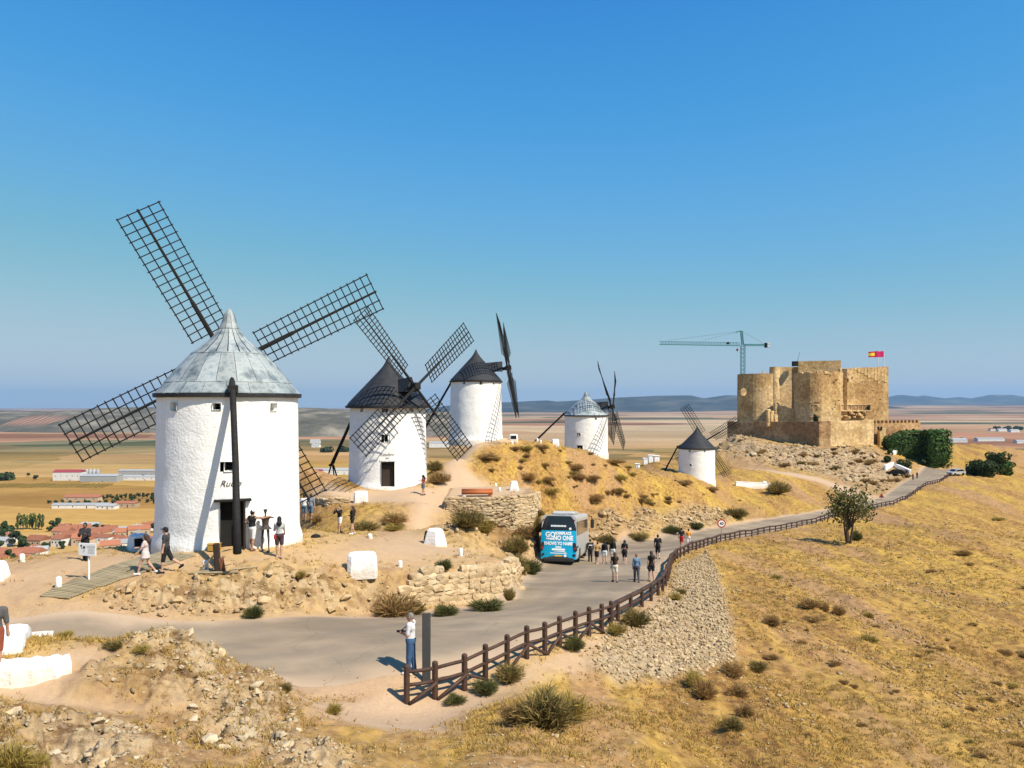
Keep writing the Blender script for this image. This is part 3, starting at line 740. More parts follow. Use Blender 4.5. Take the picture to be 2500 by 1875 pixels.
def text_mesh(s, size, mat, shear=0.0, align='CENTER', extrude=0.004, name='lettering', offset=0.0):
    cu = bpy.data.curves.new(name, 'FONT'); cu.body = s; cu.size = size; cu.shear = shear; cu.align_x = align; cu.extrude = extrude; cu.resolution_u = 3; cu.offset = offset
    o = bpy.data.objects.new(name, cu); COL.objects.link(o)
    bpy.context.view_layer.update()
    me = bpy.data.meshes.new_from_object(o.evaluated_get(bpy.context.evaluated_depsgraph_get()))
    bpy.data.objects.remove(o); bpy.data.curves.remove(cu)
    me.name = name; me.materials.clear(); me.materials.append(mat)
    return me
def windmill(c, label, Rb, Rt, H, roofH, eave, roof, axis, hub_r, hub_z, sail_len, sail_w, sail_rot, openings, pole_dir, pole_len, pole_end_z, door=None, tilt=10, text=None, nbars=18, r0=0.22, flare=0.12, sink=0.6, prof=None):
    """c = centre of the base; azimuths are given as plan vectors"""
    root = empty('windmill', c, 0, label, 'windmill')
    # tower wall: grid with real openings
    th = set(np.round(np.linspace(0, 2 * math.pi, 97), 5)[:-1]); zs = set(np.round(np.linspace(0, H, 34), 4))
    ops = []
    for (ux, uy), z0, z1, w, kind in openings:
        a = math.atan2(uy, ux) % (2 * math.pi); rr = Rb + (Rt - Rb) * (z0 / H); da = w / 2 / rr
        ops.append((a, da, z0, z1, w, kind)); zs |= {round(z0, 4), round(z1, 4)}
        th = {t for t in th if abs((t - a + math.pi) % (2 * math.pi) - math.pi) > da * 1.02 + 0.004} | {round((a - da) % (2 * math.pi), 5), round((a + da) % (2 * math.pi), 5), round(a, 5)}
    th = sorted(th); zs = sorted([z for z in zs if z > 0.02] + [-sink, 0.0])
    zs = [z for i, z in enumerate(zs) if i == 0 or z - zs[i - 1] > 0.015 or any(abs(z - q) < 1e-3 for o in ops for q in (o[2], o[3]))]
    T, Z = np.meshgrid(th, zs, indexing='ij')
    rad = Rb + (Rt - Rb) * np.clip(Z / H, 0, 1) + flare * sstep(0.55, -0.1, Z)
    lump = 0.034 * fbm(T * Rb + c[0] * 3, Z + 40 + c[1], 1.1, 3) + 0.012 * fbm(T * Rb * 1.0, Z * 1.0 + 9, 0.33, 2)
    lump *= np.minimum(sstep(0, 0.4, T), sstep(2 * math.pi, 2 * math.pi - 0.4, T))
    rad = rad + lump
    V = np.stack([rad * np.cos(T), rad * np.sin(T), Z], -1).reshape(-1, 3)
    nt_, nz_ = T.shape; faces = []
    for i in range(nt_):
        i2 = (i + 1) % nt_; tm = (th[i] + ((th[i2] - th[i]) % (2 * math.pi)) / 2)
        for j in range(nz_ - 1):
            zm = (zs[j] + zs[j + 1]) / 2; skip = False
            for a, da, z0, z1, w, kind in ops:
                if abs((tm - a + math.pi) % (2 * math.pi) - math.pi) < da and z0 < zm < z1: skip = True
            if not skip: faces.append((i * nz_ + j, i2 * nz_ + j, i2 * nz_ + j + 1, i * nz_ + j + 1))
    tw = MB(); tw.add(V, faces)
    rad_at = lambda z: Rb + (Rt - Rb) * z / H
    tower_jambs = []
    for a, da, z0, z1, w, kind in ops:
        dep = 0.55 if kind != 'door' else 0.5
        n = Vector((math.cos(a), math.sin(a), 0)); t = Vector((-math.sin(a), math.cos(a), 0))
        r0_, r1_ = rad_at(z0) + 0.05, rad_at(z0) - dep
        w2 = w if kind == 'door' else w * 0.72
        q = []
        for rr, ww, za, zb in ((r0_, w, z0, z1), (r1_, w2, z0 + (0 if kind == 'door' else (z1 - z0) * 0.12), z1 - (z1 - z0) * 0.1 * (kind != 'door'))):
            sag = rr if rr == r1_ else math.sqrt(max(rr * rr - ww * ww / 4, 0.1))
            q += [n * sag - t * ww / 2 + Vector((0, 0, za)), n * sag + t * ww / 2 + Vector((0, 0, za)), n * sag + t * ww / 2 + Vector((0, 0, zb)), n * sag - t * ww / 2 + Vector((0, 0, zb))]
        tw.add(q, [(0, 1, 5, 4), (1, 2, 6, 5), (2, 3, 7, 6), (3, 0, 4, 7)])
        rm = Matrix((t, n, Vector((0, 0, 1)))).transposed()
        if kind == 'door':
            zc = (z0 + z1) / 2
            if door == 'open':
                MB().box(n * (r1_ + 0.02) + Vector((0, 0, zc)), (w2, 0.03, z1 - z0), rm).build('doorway', M['dark'], root)
                MB().bbox(n * (rad_at(z1) + 0.03) + Vector((0, 0, z1 + 0.06)), (w * 1.45, 0.30, 0.10), 0.015, rm).build('lintel', M['black_wood'], root)
                # open leaf folded against the jamb
                MB().box(n * (r1_ + 0.42) + t * (w / 2 - 0.06) + Vector((0, 0, zc)), (0.05, 0.75, z1 - z0 - 0.06), rm).build('door', M['door'], root)
            else:
                d = MB(); d.box(n * (r1_ + 0.1) + Vector((0, 0, zc)), (w2 * 0.98, 0.05, z1 - z0), rm)
                dr = d.build('door', M['door'], root)
                fr = MB()
                for s in (-1, 1): fr.box(n * (r1_ + 0.16) + t * (s * (w2 / 2 - 0.05)) + Vector((0, 0, zc)), (0.09, 0.1, z1 - z0), rm)
                fr.box(n * (r1_ + 0.16) + Vector((0, 0, z1 - 0.25)), (w2 - 0.2, 0.1, 0.09), rm); fr.build('door_frame', M['black_wood'], dr)
        else:
            wd = MB().box(n * (r1_ + 0.02) + Vector((0, 0, (z0 + z1) / 2)), (w2, 0.03, (z1 - z0) * 0.8), rm).build('window', M['dark'], root)
            fr = MB()
            for s in (-1, 1): fr.box(n * (r1_ + 0.07) + t * (s * (w2 / 2 - 0.025)) + Vector((0, 0, (z0 + z1) / 2)), (0.05, 0.06, (z1 - z0) * 0.78), rm)
            fr.box(n * (r1_ + 0.07) + Vector((0, 0, z0 + (z1 - z0) * 0.85)), (w2 - 0.1, 0.06, 0.05), rm); fr.build('window_frame', M['black_wood'], wd)
    tw.build('tower', M['white'], root, smooth=True)
    # roof
    if roof != 'tin' and not prof: prof = [(0, 1.0), (0.028, 0.95), (0.075, 0.86), (0.15, 0.765), (0.27, 0.66), (0.98, 0.03), (1.0, 0.0)]
    prof = prof or [(0, 1.0), (0.045, 0.955), (0.11, 0.78), (0.24, 0.64), (0.49, 0.48), (0.68, 0.31), (0.84, 0.145), (0.965, 0.03), (1.0, 0.0)]
    if roof == 'tin':
        rows = [(0.0, 0.145), (0.145, 0.48), (0.48, 0.78), (0.78, 1.0)]
        pr = sorted([(f * roofH, r * eave) for r, f in prof])
        rz = lambda z: float(np.interp(z, [p[0] for p in pr], [p[1] for p in pr]))
        nP = 20
        for ri, (f0, f1) in enumerate(rows):
            n_here = nP if ri < 3 else 10
            for k in range(n_here):
                a0 = 2 * math.pi * (k + (0.5 if ri % 2 else 0)) / n_here; a1 = a0 + 2 * math.pi / n_here
                g = 0.006 / max(rz(f1 * roofH), 0.3)
                lift = 0.012 * ri + random.uniform(0, 0.016)
                vs = []; cols_ = 4; rows_ = 4
                for u in range(rows_ + 1):
                    z = roofH * (f0 - (0.012 if ri else 0) + (f1 - f0 + (0.012 if ri else 0)) * u / rows_)
                    for w_ in range(cols_ + 1):
                        an = a0 + g + (a1 - a0 - 2 * g) * w_ / cols_
                        rr = max(rz(min(z, roofH)) + lift + 0.02 * (w_ in (0, cols_)) * 0.5 + (0.01 if u == 0 else 0), 0.012)
                        vs.append((rr * math.cos(an), rr * math.sin(an), H + z))
                fs = [(u * (cols_ + 1) + q, u * (cols_ + 1) + q + 1, (u + 1) * (cols_ + 1) + q + 1, (u + 1) * (cols_ + 1) + q) for u in range(rows_) for q in range(cols_)]
                MB().add(vs, fs).build('roof_panel', M['tin'], root)
        MB().lathe([(rz(0) - 0.12, -0.02)] + [(max(rz(f * roofH) - 0.035, 0.005), f * roofH) for f in np.linspace(0, 1, 24)], 40, (0, 0, H), True).build('roof', M['slate'], root, True)
        rim = M['slate']
    else:
        pts = sorted([(f * roofH, r * eave) for r, f in prof])
        zz = np.linspace(0, roofH, 40)
        rr = np.interp(zz, [p[0] for p in pts], [p[1] for p in pts]); rr = np.convolve(np.pad(rr, 3, 'edge'), np.ones(7) / 7, 'valid'); rr[-1] = 0.01; rr[-2] *= 0.6
        MB().lathe(list(zip(rr, zz)), 48, (0, 0, H), True).build('roof', M['slate'], root, True)
        rim = M['slate']
    MB().lathe([(Rt - 0.1, -0.16), (eave + 0.01, -0.14), (eave + 0.03, 0.03), (eave - 0.1, 0.05)], 48, (0, 0, H), False).build('eave_board', rim, root)
    # axle, hub, sails
    ax = Vector((axis[0], axis[1], 0)).normalized(); ax = (ax * math.cos(R(tilt)) + Vector((0, 0, math.sin(R(tilt))))).normalized()
    plan = Vector((axis[0], axis[1], 0)).normalized()
    hub = plan * hub_r + Vector((0, 0, hub_z))
    MB().tube([hub - ax * (hub_r - 0.6), hub - ax * 0.5, hub + ax * 0.05], [0.2, 0.2, 0.22], 10).build('axle', M['black_wood'], root)
    rm0 = ax.to_track_quat('Z', 'Y').to_matrix()
    MB().bbox(hub, (0.55, 0.55, 0.7), 0.06, rm0).build('hub', M['black_wood'], root)
    # dormer hood where the axle leaves the roof
    e = plan * (eave * 0.70); side = Vector((-plan.y, plan.x, 0)); zb = hub_z - 0.42
    hd = MB()
    for s in (1,):
        f0 = plan * (eave + 0.0)
        A = f0 - side * 0.55 + Vector((0, 0, zb)); B = f0 + side * 0.55 + Vector((0, 0, zb)); Cc = f0 + Vector((0, 0, hub_z + 0.75)); D = plan * (eave * 0.25) + Vector((0, 0, hub_z + 0.55))
        E = plan * (eave * 0.4) - side * 0.55 + Vector((0, 0, zb)); G = plan * (eave * 0.4) + side * 0.55 + Vector((0, 0, zb))
        hd.add([A, B, Cc, D, E, G], [(0, 2, 3, 4), (1, 5, 3, 2), (0, 1, 2), (0, 4, 5, 1)])
    hd.build('axle_hood', M['slate'], root)
    u0 = (Vector((0, 0, 1)) - ax * ax.z).normalized(); v0 = ax.cross(u0)
    for k in range(4):
        an = R(sail_rot + 90 * k); u = u0 * math.cos(an) + v0 * math.sin(an); v = ax.cross(u)
        off = 0.14 if k % 2 else -0.10
        mt = Matrix.Translation(hub + ax * off) @ Matrix((u, v, ax)).transposed().to_4x4()
        st = MB(); st.tube([(0, 0, 0), (sail_len * 0.42, 0, 0), (sail_len * 0.44, 0, 0), (sail_len * 1.01, 0, 0)], [0.125, 0.105, 0.075, 0.055], 6)
        sail = st.build('sail', M['black_wood'], root, matrix=mt)
        rr0 = sail_len * r0
        tw_ = lambda f: R(24 - 17 * f)                      # the lattice twists from hub to tip
        for q in range(nbars):
            f = q / (nbars - 1); x = rr0 + (sail_len - rr0) * f
            link('sail_bar', bar_mesh(sail_w + 0.14, 0.05, 0.055, M['black_wood']), sail, matrix=Matrix.Translation((x, random.uniform(-0.02, 0.02), 0.03)) @ Matrix.Rotation(tw_(f), 4, 'X') @ Matrix.Rotation(R(90), 4, 'Z'))
        for fy in (-0.5, -0.25, 0.25, 0.5):
            e0 = Vector((rr0 - .06, sail_w * fy * math.cos(tw_(0)), sail_w * fy * math.sin(tw_(0)))); e1 = Vector((sail_len + .06, sail_w * fy * math.cos(tw_(1)), sail_w * fy * math.sin(tw_(1))))
            link('sail_lath', bar_mesh((e1 - e0).length, 0.055, 0.05, M['black_wood']), sail, matrix=Matrix.Translation((e0 + e1) / 2) @ (e1 - e0).to_track_quat('X', 'Z').to_matrix().to_4x4())
    # tail pole
    pd = Vector((pole_dir[0], pole_dir[1], 0)).normalized()
    p0 = pd * (eave * 0.7) + Vector((0, 0, H + roofH * 0.2)); p05 = pd * (eave + 0.06) + Vector((0, 0, H + 0.18)); p1 = pd * pole_len + Vector((0, 0, pole_end_z))
    mid = p05.lerp(p1, 0.5) + Vector((0.03, 0.0, 0.06))
    MB().tube([p0, p05, p05.lerp(mid, .5), mid, mid.lerp(p1, .5), p1], [0.12, 0.13, 0.125, 0.13, 0.14, 0.155], 9).build('tail_pole', M['black_wood'], root, True)
    MB().bbox(p05, (0.42, 0.3, 0.34), 0.04, rotz(math.atan2(pd.y, pd.x) - math.pi / 2)).build('pole_bracket', M['black_wood'], root)
    if text:
        for (s, dx, z, size, sh) in text['lines']:
            me = text_mesh(s, size, M['ink'], sh, offset=text.get('offset', 0))
            a0 = math.atan2(text['dir'][1], text['dir'][0])
            for v in me.vertices:                       # wrap the painted letters on the round wall
                rr = rad_at(z) + 0.026 + v.co.z * 0.5; an = a0 + (v.co.x + dx) / rr
                v.co = Vector((rr * math.cos(an), rr * math.sin(an), z + v.co.y))
            link('lettering', me, root)
    return root, p1

def to_cam(c): v = Vector((-c[0], -c[1])).normalized(); return v
def off_dir(c, Rr, px, d):                        # plan direction of the wall point seen at column px
    return None
def wall_dir(c, Rr, px):
    """direction from the mill axis to the near wall point seen in image column px"""
    k = (px - CX) / F
    # |k*y - cx, y - cy| = Rr
    A = k * k + 1; B = -2 * (k * c[0] + c[1]); Cq = c[0] ** 2 + c[1] ** 2 - Rr * Rr
    y = (-B - math.sqrt(max(B * B - 4 * A * Cq, 0))) / (2 * A)
    return ((k * y - c[0]) / Rr, (y - c[1]) / Rr)
def wz(c, Rr, px, py):
    d = wall_dir(c, Rr, px); y = c[1] + d[1] * Rr
    return -(py - HY) / F * y - c[2]
# first mill (grey tin roof)
c1 = (-12.72, 34.6, -5.92)
o1 = []
for px, py0, py1, wpx in ((424, 983, 1004, 16), (529, 984, 1001, 17), (668, 984, 1004, 14)):
    d = wall_dir(c1, 3.0, px); o1.append((d, wz(c1, 3.0, px, py1), wz(c1, 3.0, px, py0), 0.36, 'window'))
o1.append((wall_dir(c1, 3.2, 560), wz(c1, 3.2, 560, 1152), wz(c1, 3.2, 560, 1128), 0.42, 'window'))
o1.append((wall_dir(c1, 3.25, 569), 0.0, wz(c1, 3.25, 569, 1226), 1.0, 'door'))
mill1, tip1 = windmill(c1, 'nearest white windmill with patched grey tin roof and open doorway', 3.08, 2.97, 6.45, 3.85, 3.12, 'tin', (-0.342, 0.94), 3.75, 7.98, 8.1, 1.98, -29, o1,
         (0.384, -0.923), 6.75, 0.50, 'open', tilt=12, text=dict(dir=wall_dir(c1, 3.25, 563), lines=[('Rucio', 0.0, 2.62, 0.36, 0.35)]))
# second mill (dark roof, sails towards the road)
c2 = (-10.15, 63.0, -6.45)
o2 = []
for px in (882, 936, 1007):
    d = wall_dir(c2, 3.1, px); o2.append((d, wz(c2, 3.1, px, 1006), wz(c2, 3.1, px, 998), 0.3, 'window'))
o2.append((wall_dir(c2, 3.1, 945), wz(c2, 3.1, 945, 1080), wz(c2, 3.1, 945, 1061), 0.45, 'window'))
o2.append((wall_dir(c2, 3.1, 947), 0.18, wz(c2, 3.1, 947, 1127), 1.04, 'door'))
mill2, tip2 = windmill(c2, 'white windmill with dark grey roof and sails spread before its closed door', 3.18, 3.04, 6.45, 4.1, 3.42, 'slate', (0.663, -0.749), 3.98, 8.02, 7.05, 1.8, 40.4, o2,
         (-0.81, 0.59), 6.8, 1.5, 'closed', tilt=4, text=dict(dir=wall_dir(c2, 3.1, 945), lines=[('Caballero', 0, 2.62, 0.27, 0.35), ('del', 0, 2.36, 0.22, 0.35), ('Verde Gabán', 0, 2.08, 0.24, 0.35)]), nbars=18)
# third mill (black roof on the crest)
c3 = (W(1162, 89), 89.0, -3.85)
o3 = [(wall_dir(c3, 3.0, px), wz(c3, 3.0, px, 938), wz(c3, 3.0, px, 932), 0.3, 'window') for px in (1132, 1175, 1207)]
mill3, tip3 = windmill(c3, 'white windmill with black roof on the crest, sails seen edge-on', 3.06, 2.9, 6.75, 3.75, 3.06, 'slate', (1.0, -0.02), 3.75, 8.3, 7.3, 1.8, 44, o3, (-0.9, 0.43), 7.2, 0.8, nbars=18)
# fourth mill (small tin roof)
c4 = (W(1431, 108), 108.0, -6.75)
o4 = [(wall_dir(c4, 2.98, 1417), wz(c4, 2.98, 1417, 1025), wz(c4, 2.98, 1417, 1020), 0.3, 'window'), (wall_dir(c4, 2.98, 1455), wz(c4, 2.98, 1455, 1024), wz(c4, 2.98, 1455, 1019), 0.3, 'window'),
      (wall_dir(c4, 2.98, 1415), wz(c4, 2.98, 1415, 1064), wz(c4, 2.98, 1415, 1057), 0.4, 'window'), (wall_dir(c4, 2.98, 1416), 0.25, wz(c4, 2.98, 1416, 1087), 0.85, 'door')]
mill4, tip4 = windmill(c4, 'white windmill with small grey tin roof on the slope before the mountains', 3.02, 2.98, 5.5, 3.4, 3.12, 'tin', (0.95, -0.31), 3.7, 6.7, 7.2, 1.75, 38, o4, (-0.97, 0.25), 7.6, 1.5, 'closed', sink=2.0)
# fifth mill (below the castle)
c5 = (W(1701, 130), 130.0, -12.8)
o5 = [(wall_dir(c5, 2.98, 1684), wz(c5, 2.98, 1684, 1104), wz(c5, 2.98, 1684, 1099), 0.3, 'window'), (wall_dir(c5, 2.98, 1721), wz(c5, 2.98, 1721, 1103), wz(c5, 2.98, 1721, 1098), 0.3, 'window'), (wall_dir(c5, 2.98, 1686), wz(c5, 2.98, 1686, 1138), wz(c5, 2.98, 1686, 1132), 0.4, 'window')]
mill5, tip5 = windmill(c5, 'farthest white windmill with dark roof, standing below the castle', 3.02, 2.98, 5.75, 3.55, 3.12, 'slate', (0.62, 0.78), 3.6, 6.9, 6.9, 1.7, -30, o5, (-0.85, 0.2), 5.4, 1.6, sink=2.5)
# trestle holding the second mill's tail pole
tp = Vector(c2) + tip2; g2 = gz(tp.x, tp.y)
tr = empty('pole_trestle', (tp.x, tp.y, g2), 0.1, 'black wooden trestle under the tail pole of the dark-roofed mill', 'trestle')
hh = tp.z - g2 - 0.12
for s in (-1, 1): MB().tube([(s * 0.08, 0, hh), (s * 0.62, 0, -0.05)], 0.07, 6).build('leg', M['black_wood'], tr)
MB().tube([(0, 0.05, hh), (0.15, 0.9, -0.05)], 0.06, 6).build('brace', M['black_wood'], tr)
MB().tube([(-0.52, 0, 0.28), (0.52, 0, 0.28)], 0.055, 6).build('cross_bar', M['black_wood'], tr)
MB().tube([(-0.3, 0, hh - 0.1), (0.2, 0, hh + 0.25)], 0.09, 6).build('head', M['black_wood'], tr)

# ------------------------------------------------------------------ castle
def stone_material(name, tones, patch=0.07, bscale=1.4, bump=0.5):
    m, nt, b = newmat(name)
    tc = nd(nt, 'ShaderNodeTexCoord'); v = tc.outputs['Object']
    n = nd(nt, 'ShaderNodeTexNoise', i_Scale=patch, i_Detail=9.0, i_Roughness=0.6); nt.links.new(v, n.inputs['Vector'])
    c = ramp(nt, n.outputs[0], [(0.42, tones[0]), (0.48, tones[1]), (0.53, tones[2]), (0.60, tones[3])])
    n3 = nd(nt, 'ShaderNodeTexNoise', i_Scale=0.28, i_Detail=6.0, i_Roughness=0.65); nt.links.new(v, n3.inputs['Vector'])
    c = mixc(nt, 1.0, c, ramp(nt, n3.outputs[0], [(0.38, (0.88, 0.85, 0.82)), (0.5, (1, 1, 1)), (0.62, (1.08, 1.07, 1.05))]), 'MULTIPLY')
    n2 = nd(nt, 'ShaderNodeTexNoise', i_Scale=bscale, i_Detail=7.0, i_Roughness=0.7); nt.links.new(v, n2.inputs['Vector'])
    c = mixc(nt, 1.0, c, ramp(nt, n2.outputs[0], [(0.34, (0.45, 0.4, 0.35)), (0.44, (0.95, 0.93, 0.9)), (0.62, (1.14, 1.12, 1.08))]), 'MULTIPLY')
    vo = nd(nt, 'ShaderNodeTexVoronoi', i_Scale=1.1); nt.links.new(v, vo.inputs['Vector'])
    c = mixc(nt, 1.0, c, ramp(nt, vo.outputs['Distance'], [(0.0, (1.12, 1.1, 1.06)), (0.7, (0.8, 0.78, 0.74))]), 'MULTIPLY')
    nt.links.new(c, b.inputs['Base Color']); b.inputs['Roughness'].default_value = 0.95; b.inputs['Specular IOR Level'].default_value = 0.1
    bp = nd(nt, 'ShaderNodeBump', i_Strength=bump, i_Distance=0.5); nt.links.new(n2.outputs[0], bp.inputs['Height']); nt.links.new(bp.outputs[0], b.inputs['Normal'])
    return m
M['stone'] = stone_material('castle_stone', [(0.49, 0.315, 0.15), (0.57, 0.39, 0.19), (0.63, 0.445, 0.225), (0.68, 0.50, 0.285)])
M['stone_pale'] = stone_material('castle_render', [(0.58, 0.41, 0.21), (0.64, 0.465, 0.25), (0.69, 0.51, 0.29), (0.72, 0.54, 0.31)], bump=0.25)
M['stone_red_and_shade'] = stone_material('castle_rubble_and_shade', [(0.33, 0.205, 0.11), (0.42, 0.27, 0.145), (0.48, 0.325, 0.185), (0.52, 0.37, 0.22)])
castle = empty('castle', (88, 215, -12), 0, 'ruined tan stone castle with round towers on the rocky hill', 'castle')
CO = Vector(castle.location)
def wall_strip(pts, z0, z1, name, mat, jag=0.25, thick=2.0, step=1.0, parent=None, closed=False):
    """a thick wall along plan points; world coordinates; ragged top"""
    pl = np.array(pts, float); s = np.concatenate([[0], np.cumsum(np.hypot(*np.diff(pl, axis=0).T))])
    n = max(int(s[-1] / step), 3); t = np.unique(np.concatenate([np.linspace(0, s[-1], n), s]))
    x, y = np.interp(t, s, pl[:, 0]), np.interp(t, s, pl[:, 1])
    tx, ty = np.gradient(x), np.gradient(y); L = np.hypot(tx, ty); nx, ny = -ty / L, tx / L    # inward (left of travel)
    z0a = np.interp(t, s, z0) if hasattr(z0, '__len__') else np.full(len(t), z0)
    z1a = (np.interp(t, s, z1) if hasattr(z1, '__len__') else np.full(len(t), float(z1))) + jag * fbm(x * 1.0 + 31, y + z0a * 0, 2.2, 3)
    nz = 10; V = []; Fc = []
    for i in range(len(t)):
        for j in range(nz):
            f = j / (nz - 1); bul = 0.10 * float(fbm(np.array([t[i] + 77.0]), np.array([f * 9 + z0a[0]]), 1.7, 2)[0]) * (0 < i < len(t) - 1)
            V.append((x[i] - nx[i] * bul, y[i] - ny[i] * bul, z0a[i] + (z1a[i] - z0a[i]) * f))
        V.append((x[i] + nx[i] * thick, y[i] + ny[i] * thick, z1a[i])); V.append((x[i] + nx[i] * thick, y[i] + ny[i] * thick, z0a[i]))
    k = nz + 2
    for i in range(len(t) - 1):
        for j in range(k - 1): Fc.append((i * k + j, (i + 1) * k + j, (i + 1) * k + j + 1, i * k + j + 1))
    Fc.append(tuple(range(k))); Fc.append(tuple(range((len(t) - 1) * k, len(t) * k))[::-1])
    mb = MB(); mb.add([Vector(v) - CO for v in V], Fc)
    return mb.build(name, mat, parent or castle)
def round_tower(px, d, rpx, py_top, zb, mat, name='round_tower', jag=0.25, seg=44, taper=1.0, a0=0, a1=360):
    c = Vector((W(px, d), d)); r = rpx / F * d; zt = -(py_top - HY) / F * d
    pts = [(c.x + r * math.sin(R(a)), c.y - r * math.cos(R(a))) for a in np.linspace(a0, a1, seg)]
    return wall_strip(pts, zb, zt, name, mat, jag, 1.6), c, r, zt
ZB = -6.0
def zt(py, d): return -(py - HY) / F * d
round_tower(1853, 247, 51, 914, ZB - 3, M['stone'], jag=0.1)
# main curtain: rounded buttress on its left end, then flat, then the taller keep
round_tower(1891, 242, 12, 896, ZB - 2, M['stone_pale'], 'buttress', 0.05, 20)
wall_strip([(W(1888, 241.5), 241.5), (W(1950, 241), 241)], ZB, zt(896, 241), 'curtain_wall', M['stone_pale'], 0.12)
keep = wall_strip([(W(1948, 250), 250), (W(1948, 240), 240), (W(2053, 236), 236), (W(2053, 250), 250)], ZB, zt(881, 238), 'keep', M['stone'], 0.2)
rb = wall_strip([(W(2051, 246), 246), (W(2051, 233.5), 233.5), (W(2169, 236), 236), (W(2166, 252), 252)], ZB - 2, [zt(899, 236), zt(900, 233.5), zt(895, 236), zt(895, 236)], 'right_block', M['stone'], 0.18)
# pale rendered repair on the upper right of that block, stepped lower edge
fx0, fx1 = W(2090, 233), W(2168, 235.6)
mb = MB()
for i in range(10):
    xa = fx0 + (fx1 - fx0) * i / 10; xb = fx0 + (fx1 - fx0) * (i + 1) / 10
    ya = 233.5 + (xa - W(2051, 233.5)) / (W(2169, 236) - W(2051, 233.5)) * 2.5; yb = ya + 0.25
    lo = zt(903 + (30 + 4 * math.sin(i * 2.1)) * min(1, i / 7.0), 234)
    mb.add([Vector((xa, ya - 0.16, lo)) - CO, Vector((xb, yb - 0.16, lo)) - CO, Vector((xb, yb - 0.16, zt(896.5, 234))) - CO, Vector((xa, ya - 0.16, zt(897.5, 234))) - CO,
            Vector((xa, ya + 0.3, lo)) - CO, Vector((xb, yb + 0.3, lo)) - CO, Vector((xb, yb + 0.3, zt(896.5, 234))) - CO, Vector((xa, ya + 0.3, zt(897.5, 234))) - CO],
           [(0, 1, 2, 3), (0, 4, 5, 1), (2, 6, 7, 3), (1, 5, 6, 2), (0, 3, 7, 4)])
mb.build('plaster_patch', M['stone_pale'], rb)
# front tower
fc = Vector((W(1987, 231), 231)); fr_ = 46 / F * 231; fzt = zt(914, 231)
arc = [(fc.x + fr_ * math.sin(R(a)), fc.y - fr_ * math.cos(R(a))) for a in np.linspace(-200, 0, 26)]
ft = wall_strip(arc + [(W(2052, 227.5), 227.5), (W(2054, 236), 236)], ZB - 2, [fzt] * 26 + [zt(907, 228), zt(907, 228)], 'front_tower', M['stone'], 0.5)
# ruined upper courses on the front tower, piece by piece
for k in range(16):
    an = R(-70 + k * 8.5); h = random.uniform(0.3, 1.1)
    p = Vector((fc.x + (fr_ - 0.5) * math.sin(an), fc.y - (fr_ - 0.5) * math.cos(an), fzt + h / 2 - 0.2)) - CO
    MB().bbox(p, (random.uniform(0.7, 1.2), 0.9, h), 0.12, rotz(an)).build('ruined_course', M['stone_pale' if k % 3 else 'stone'], ft)
# low shaded ruin left of the front tower
wall_strip([(W(1893, 232), 232), (W(1941, 232), 232)], ZB, [zt(985, 232), zt(1000, 232)], 'inner_wall', M['stone_pale'], 0.3)
for px, h0, h1 in ((1876, 999, 1030), (1884, 1003, 1030), (1893, 1012, 1030)):
    MB().bbox(Vector((W(px, 226), 226, (zt(h0, 226) + ZB) / 2)) - CO, (1.3, 1.0, zt(h0, 226) - ZB), 0.2, rotz(0.3)).build('pier_stub', M['stone_pale'], castle)
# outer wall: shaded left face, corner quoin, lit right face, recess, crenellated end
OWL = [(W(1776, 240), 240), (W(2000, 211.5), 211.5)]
ow = wall_strip([(W(1776, 262), 262), OWL[0], OWL[1]], [-14, -14, -15.5], [zt(1030, 240), zt(1030, 240), zt(1029, 212)], 'outer_wall', M['stone_red_and_shade'], 0.05)  # left face takes the darker stone so its shade is deepened by colour
wall_strip([OWL[1], (W(2028, 212), 212)], -15, zt(1028.5, 212), 'corner_quoin', M['stone_red_and_shade'], 0.03)
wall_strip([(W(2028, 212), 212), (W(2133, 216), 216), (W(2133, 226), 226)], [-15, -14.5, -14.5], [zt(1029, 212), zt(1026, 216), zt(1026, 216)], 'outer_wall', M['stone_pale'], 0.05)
wall_strip([(W(2130, 221), 221), (W(2247, 230), 230)], -15, zt(1033, 224), 'outer_wall', M['stone_red_and_shade'], 0.05)
wall_strip([(W(2148, 219.5), 219.5), (W(2162, 220), 220), (W(2162, 224), 224)], -15, zt(1046, 219), 'buttress', M['stone'], 0.05, 1.0)
for i in range(12):
    t = (i + 0.5) / 12; x = W(2134, 221.4) + (W(2246, 229.8) - W(2134, 221.4)) * t; y = 221.4 + 8.4 * t
    MB().bbox(Vector((x, y + 0.7, zt(1033, 224) + 0.35)) - CO, (0.75, 1.0, 1.0), 0.08, rotz(0.6)).build('merlon', M['stone_red_and_shade'], castle)
for px, py in ((2145, 1046), (2153, 1046)):
    MB().box(Vector((W(px, 219.2), 219.35 + (px - 2145) * 0.02, zt(py, 219.2))) - CO, (0.5, 0.25, 0.95)).build('window', M['dark'], castle)
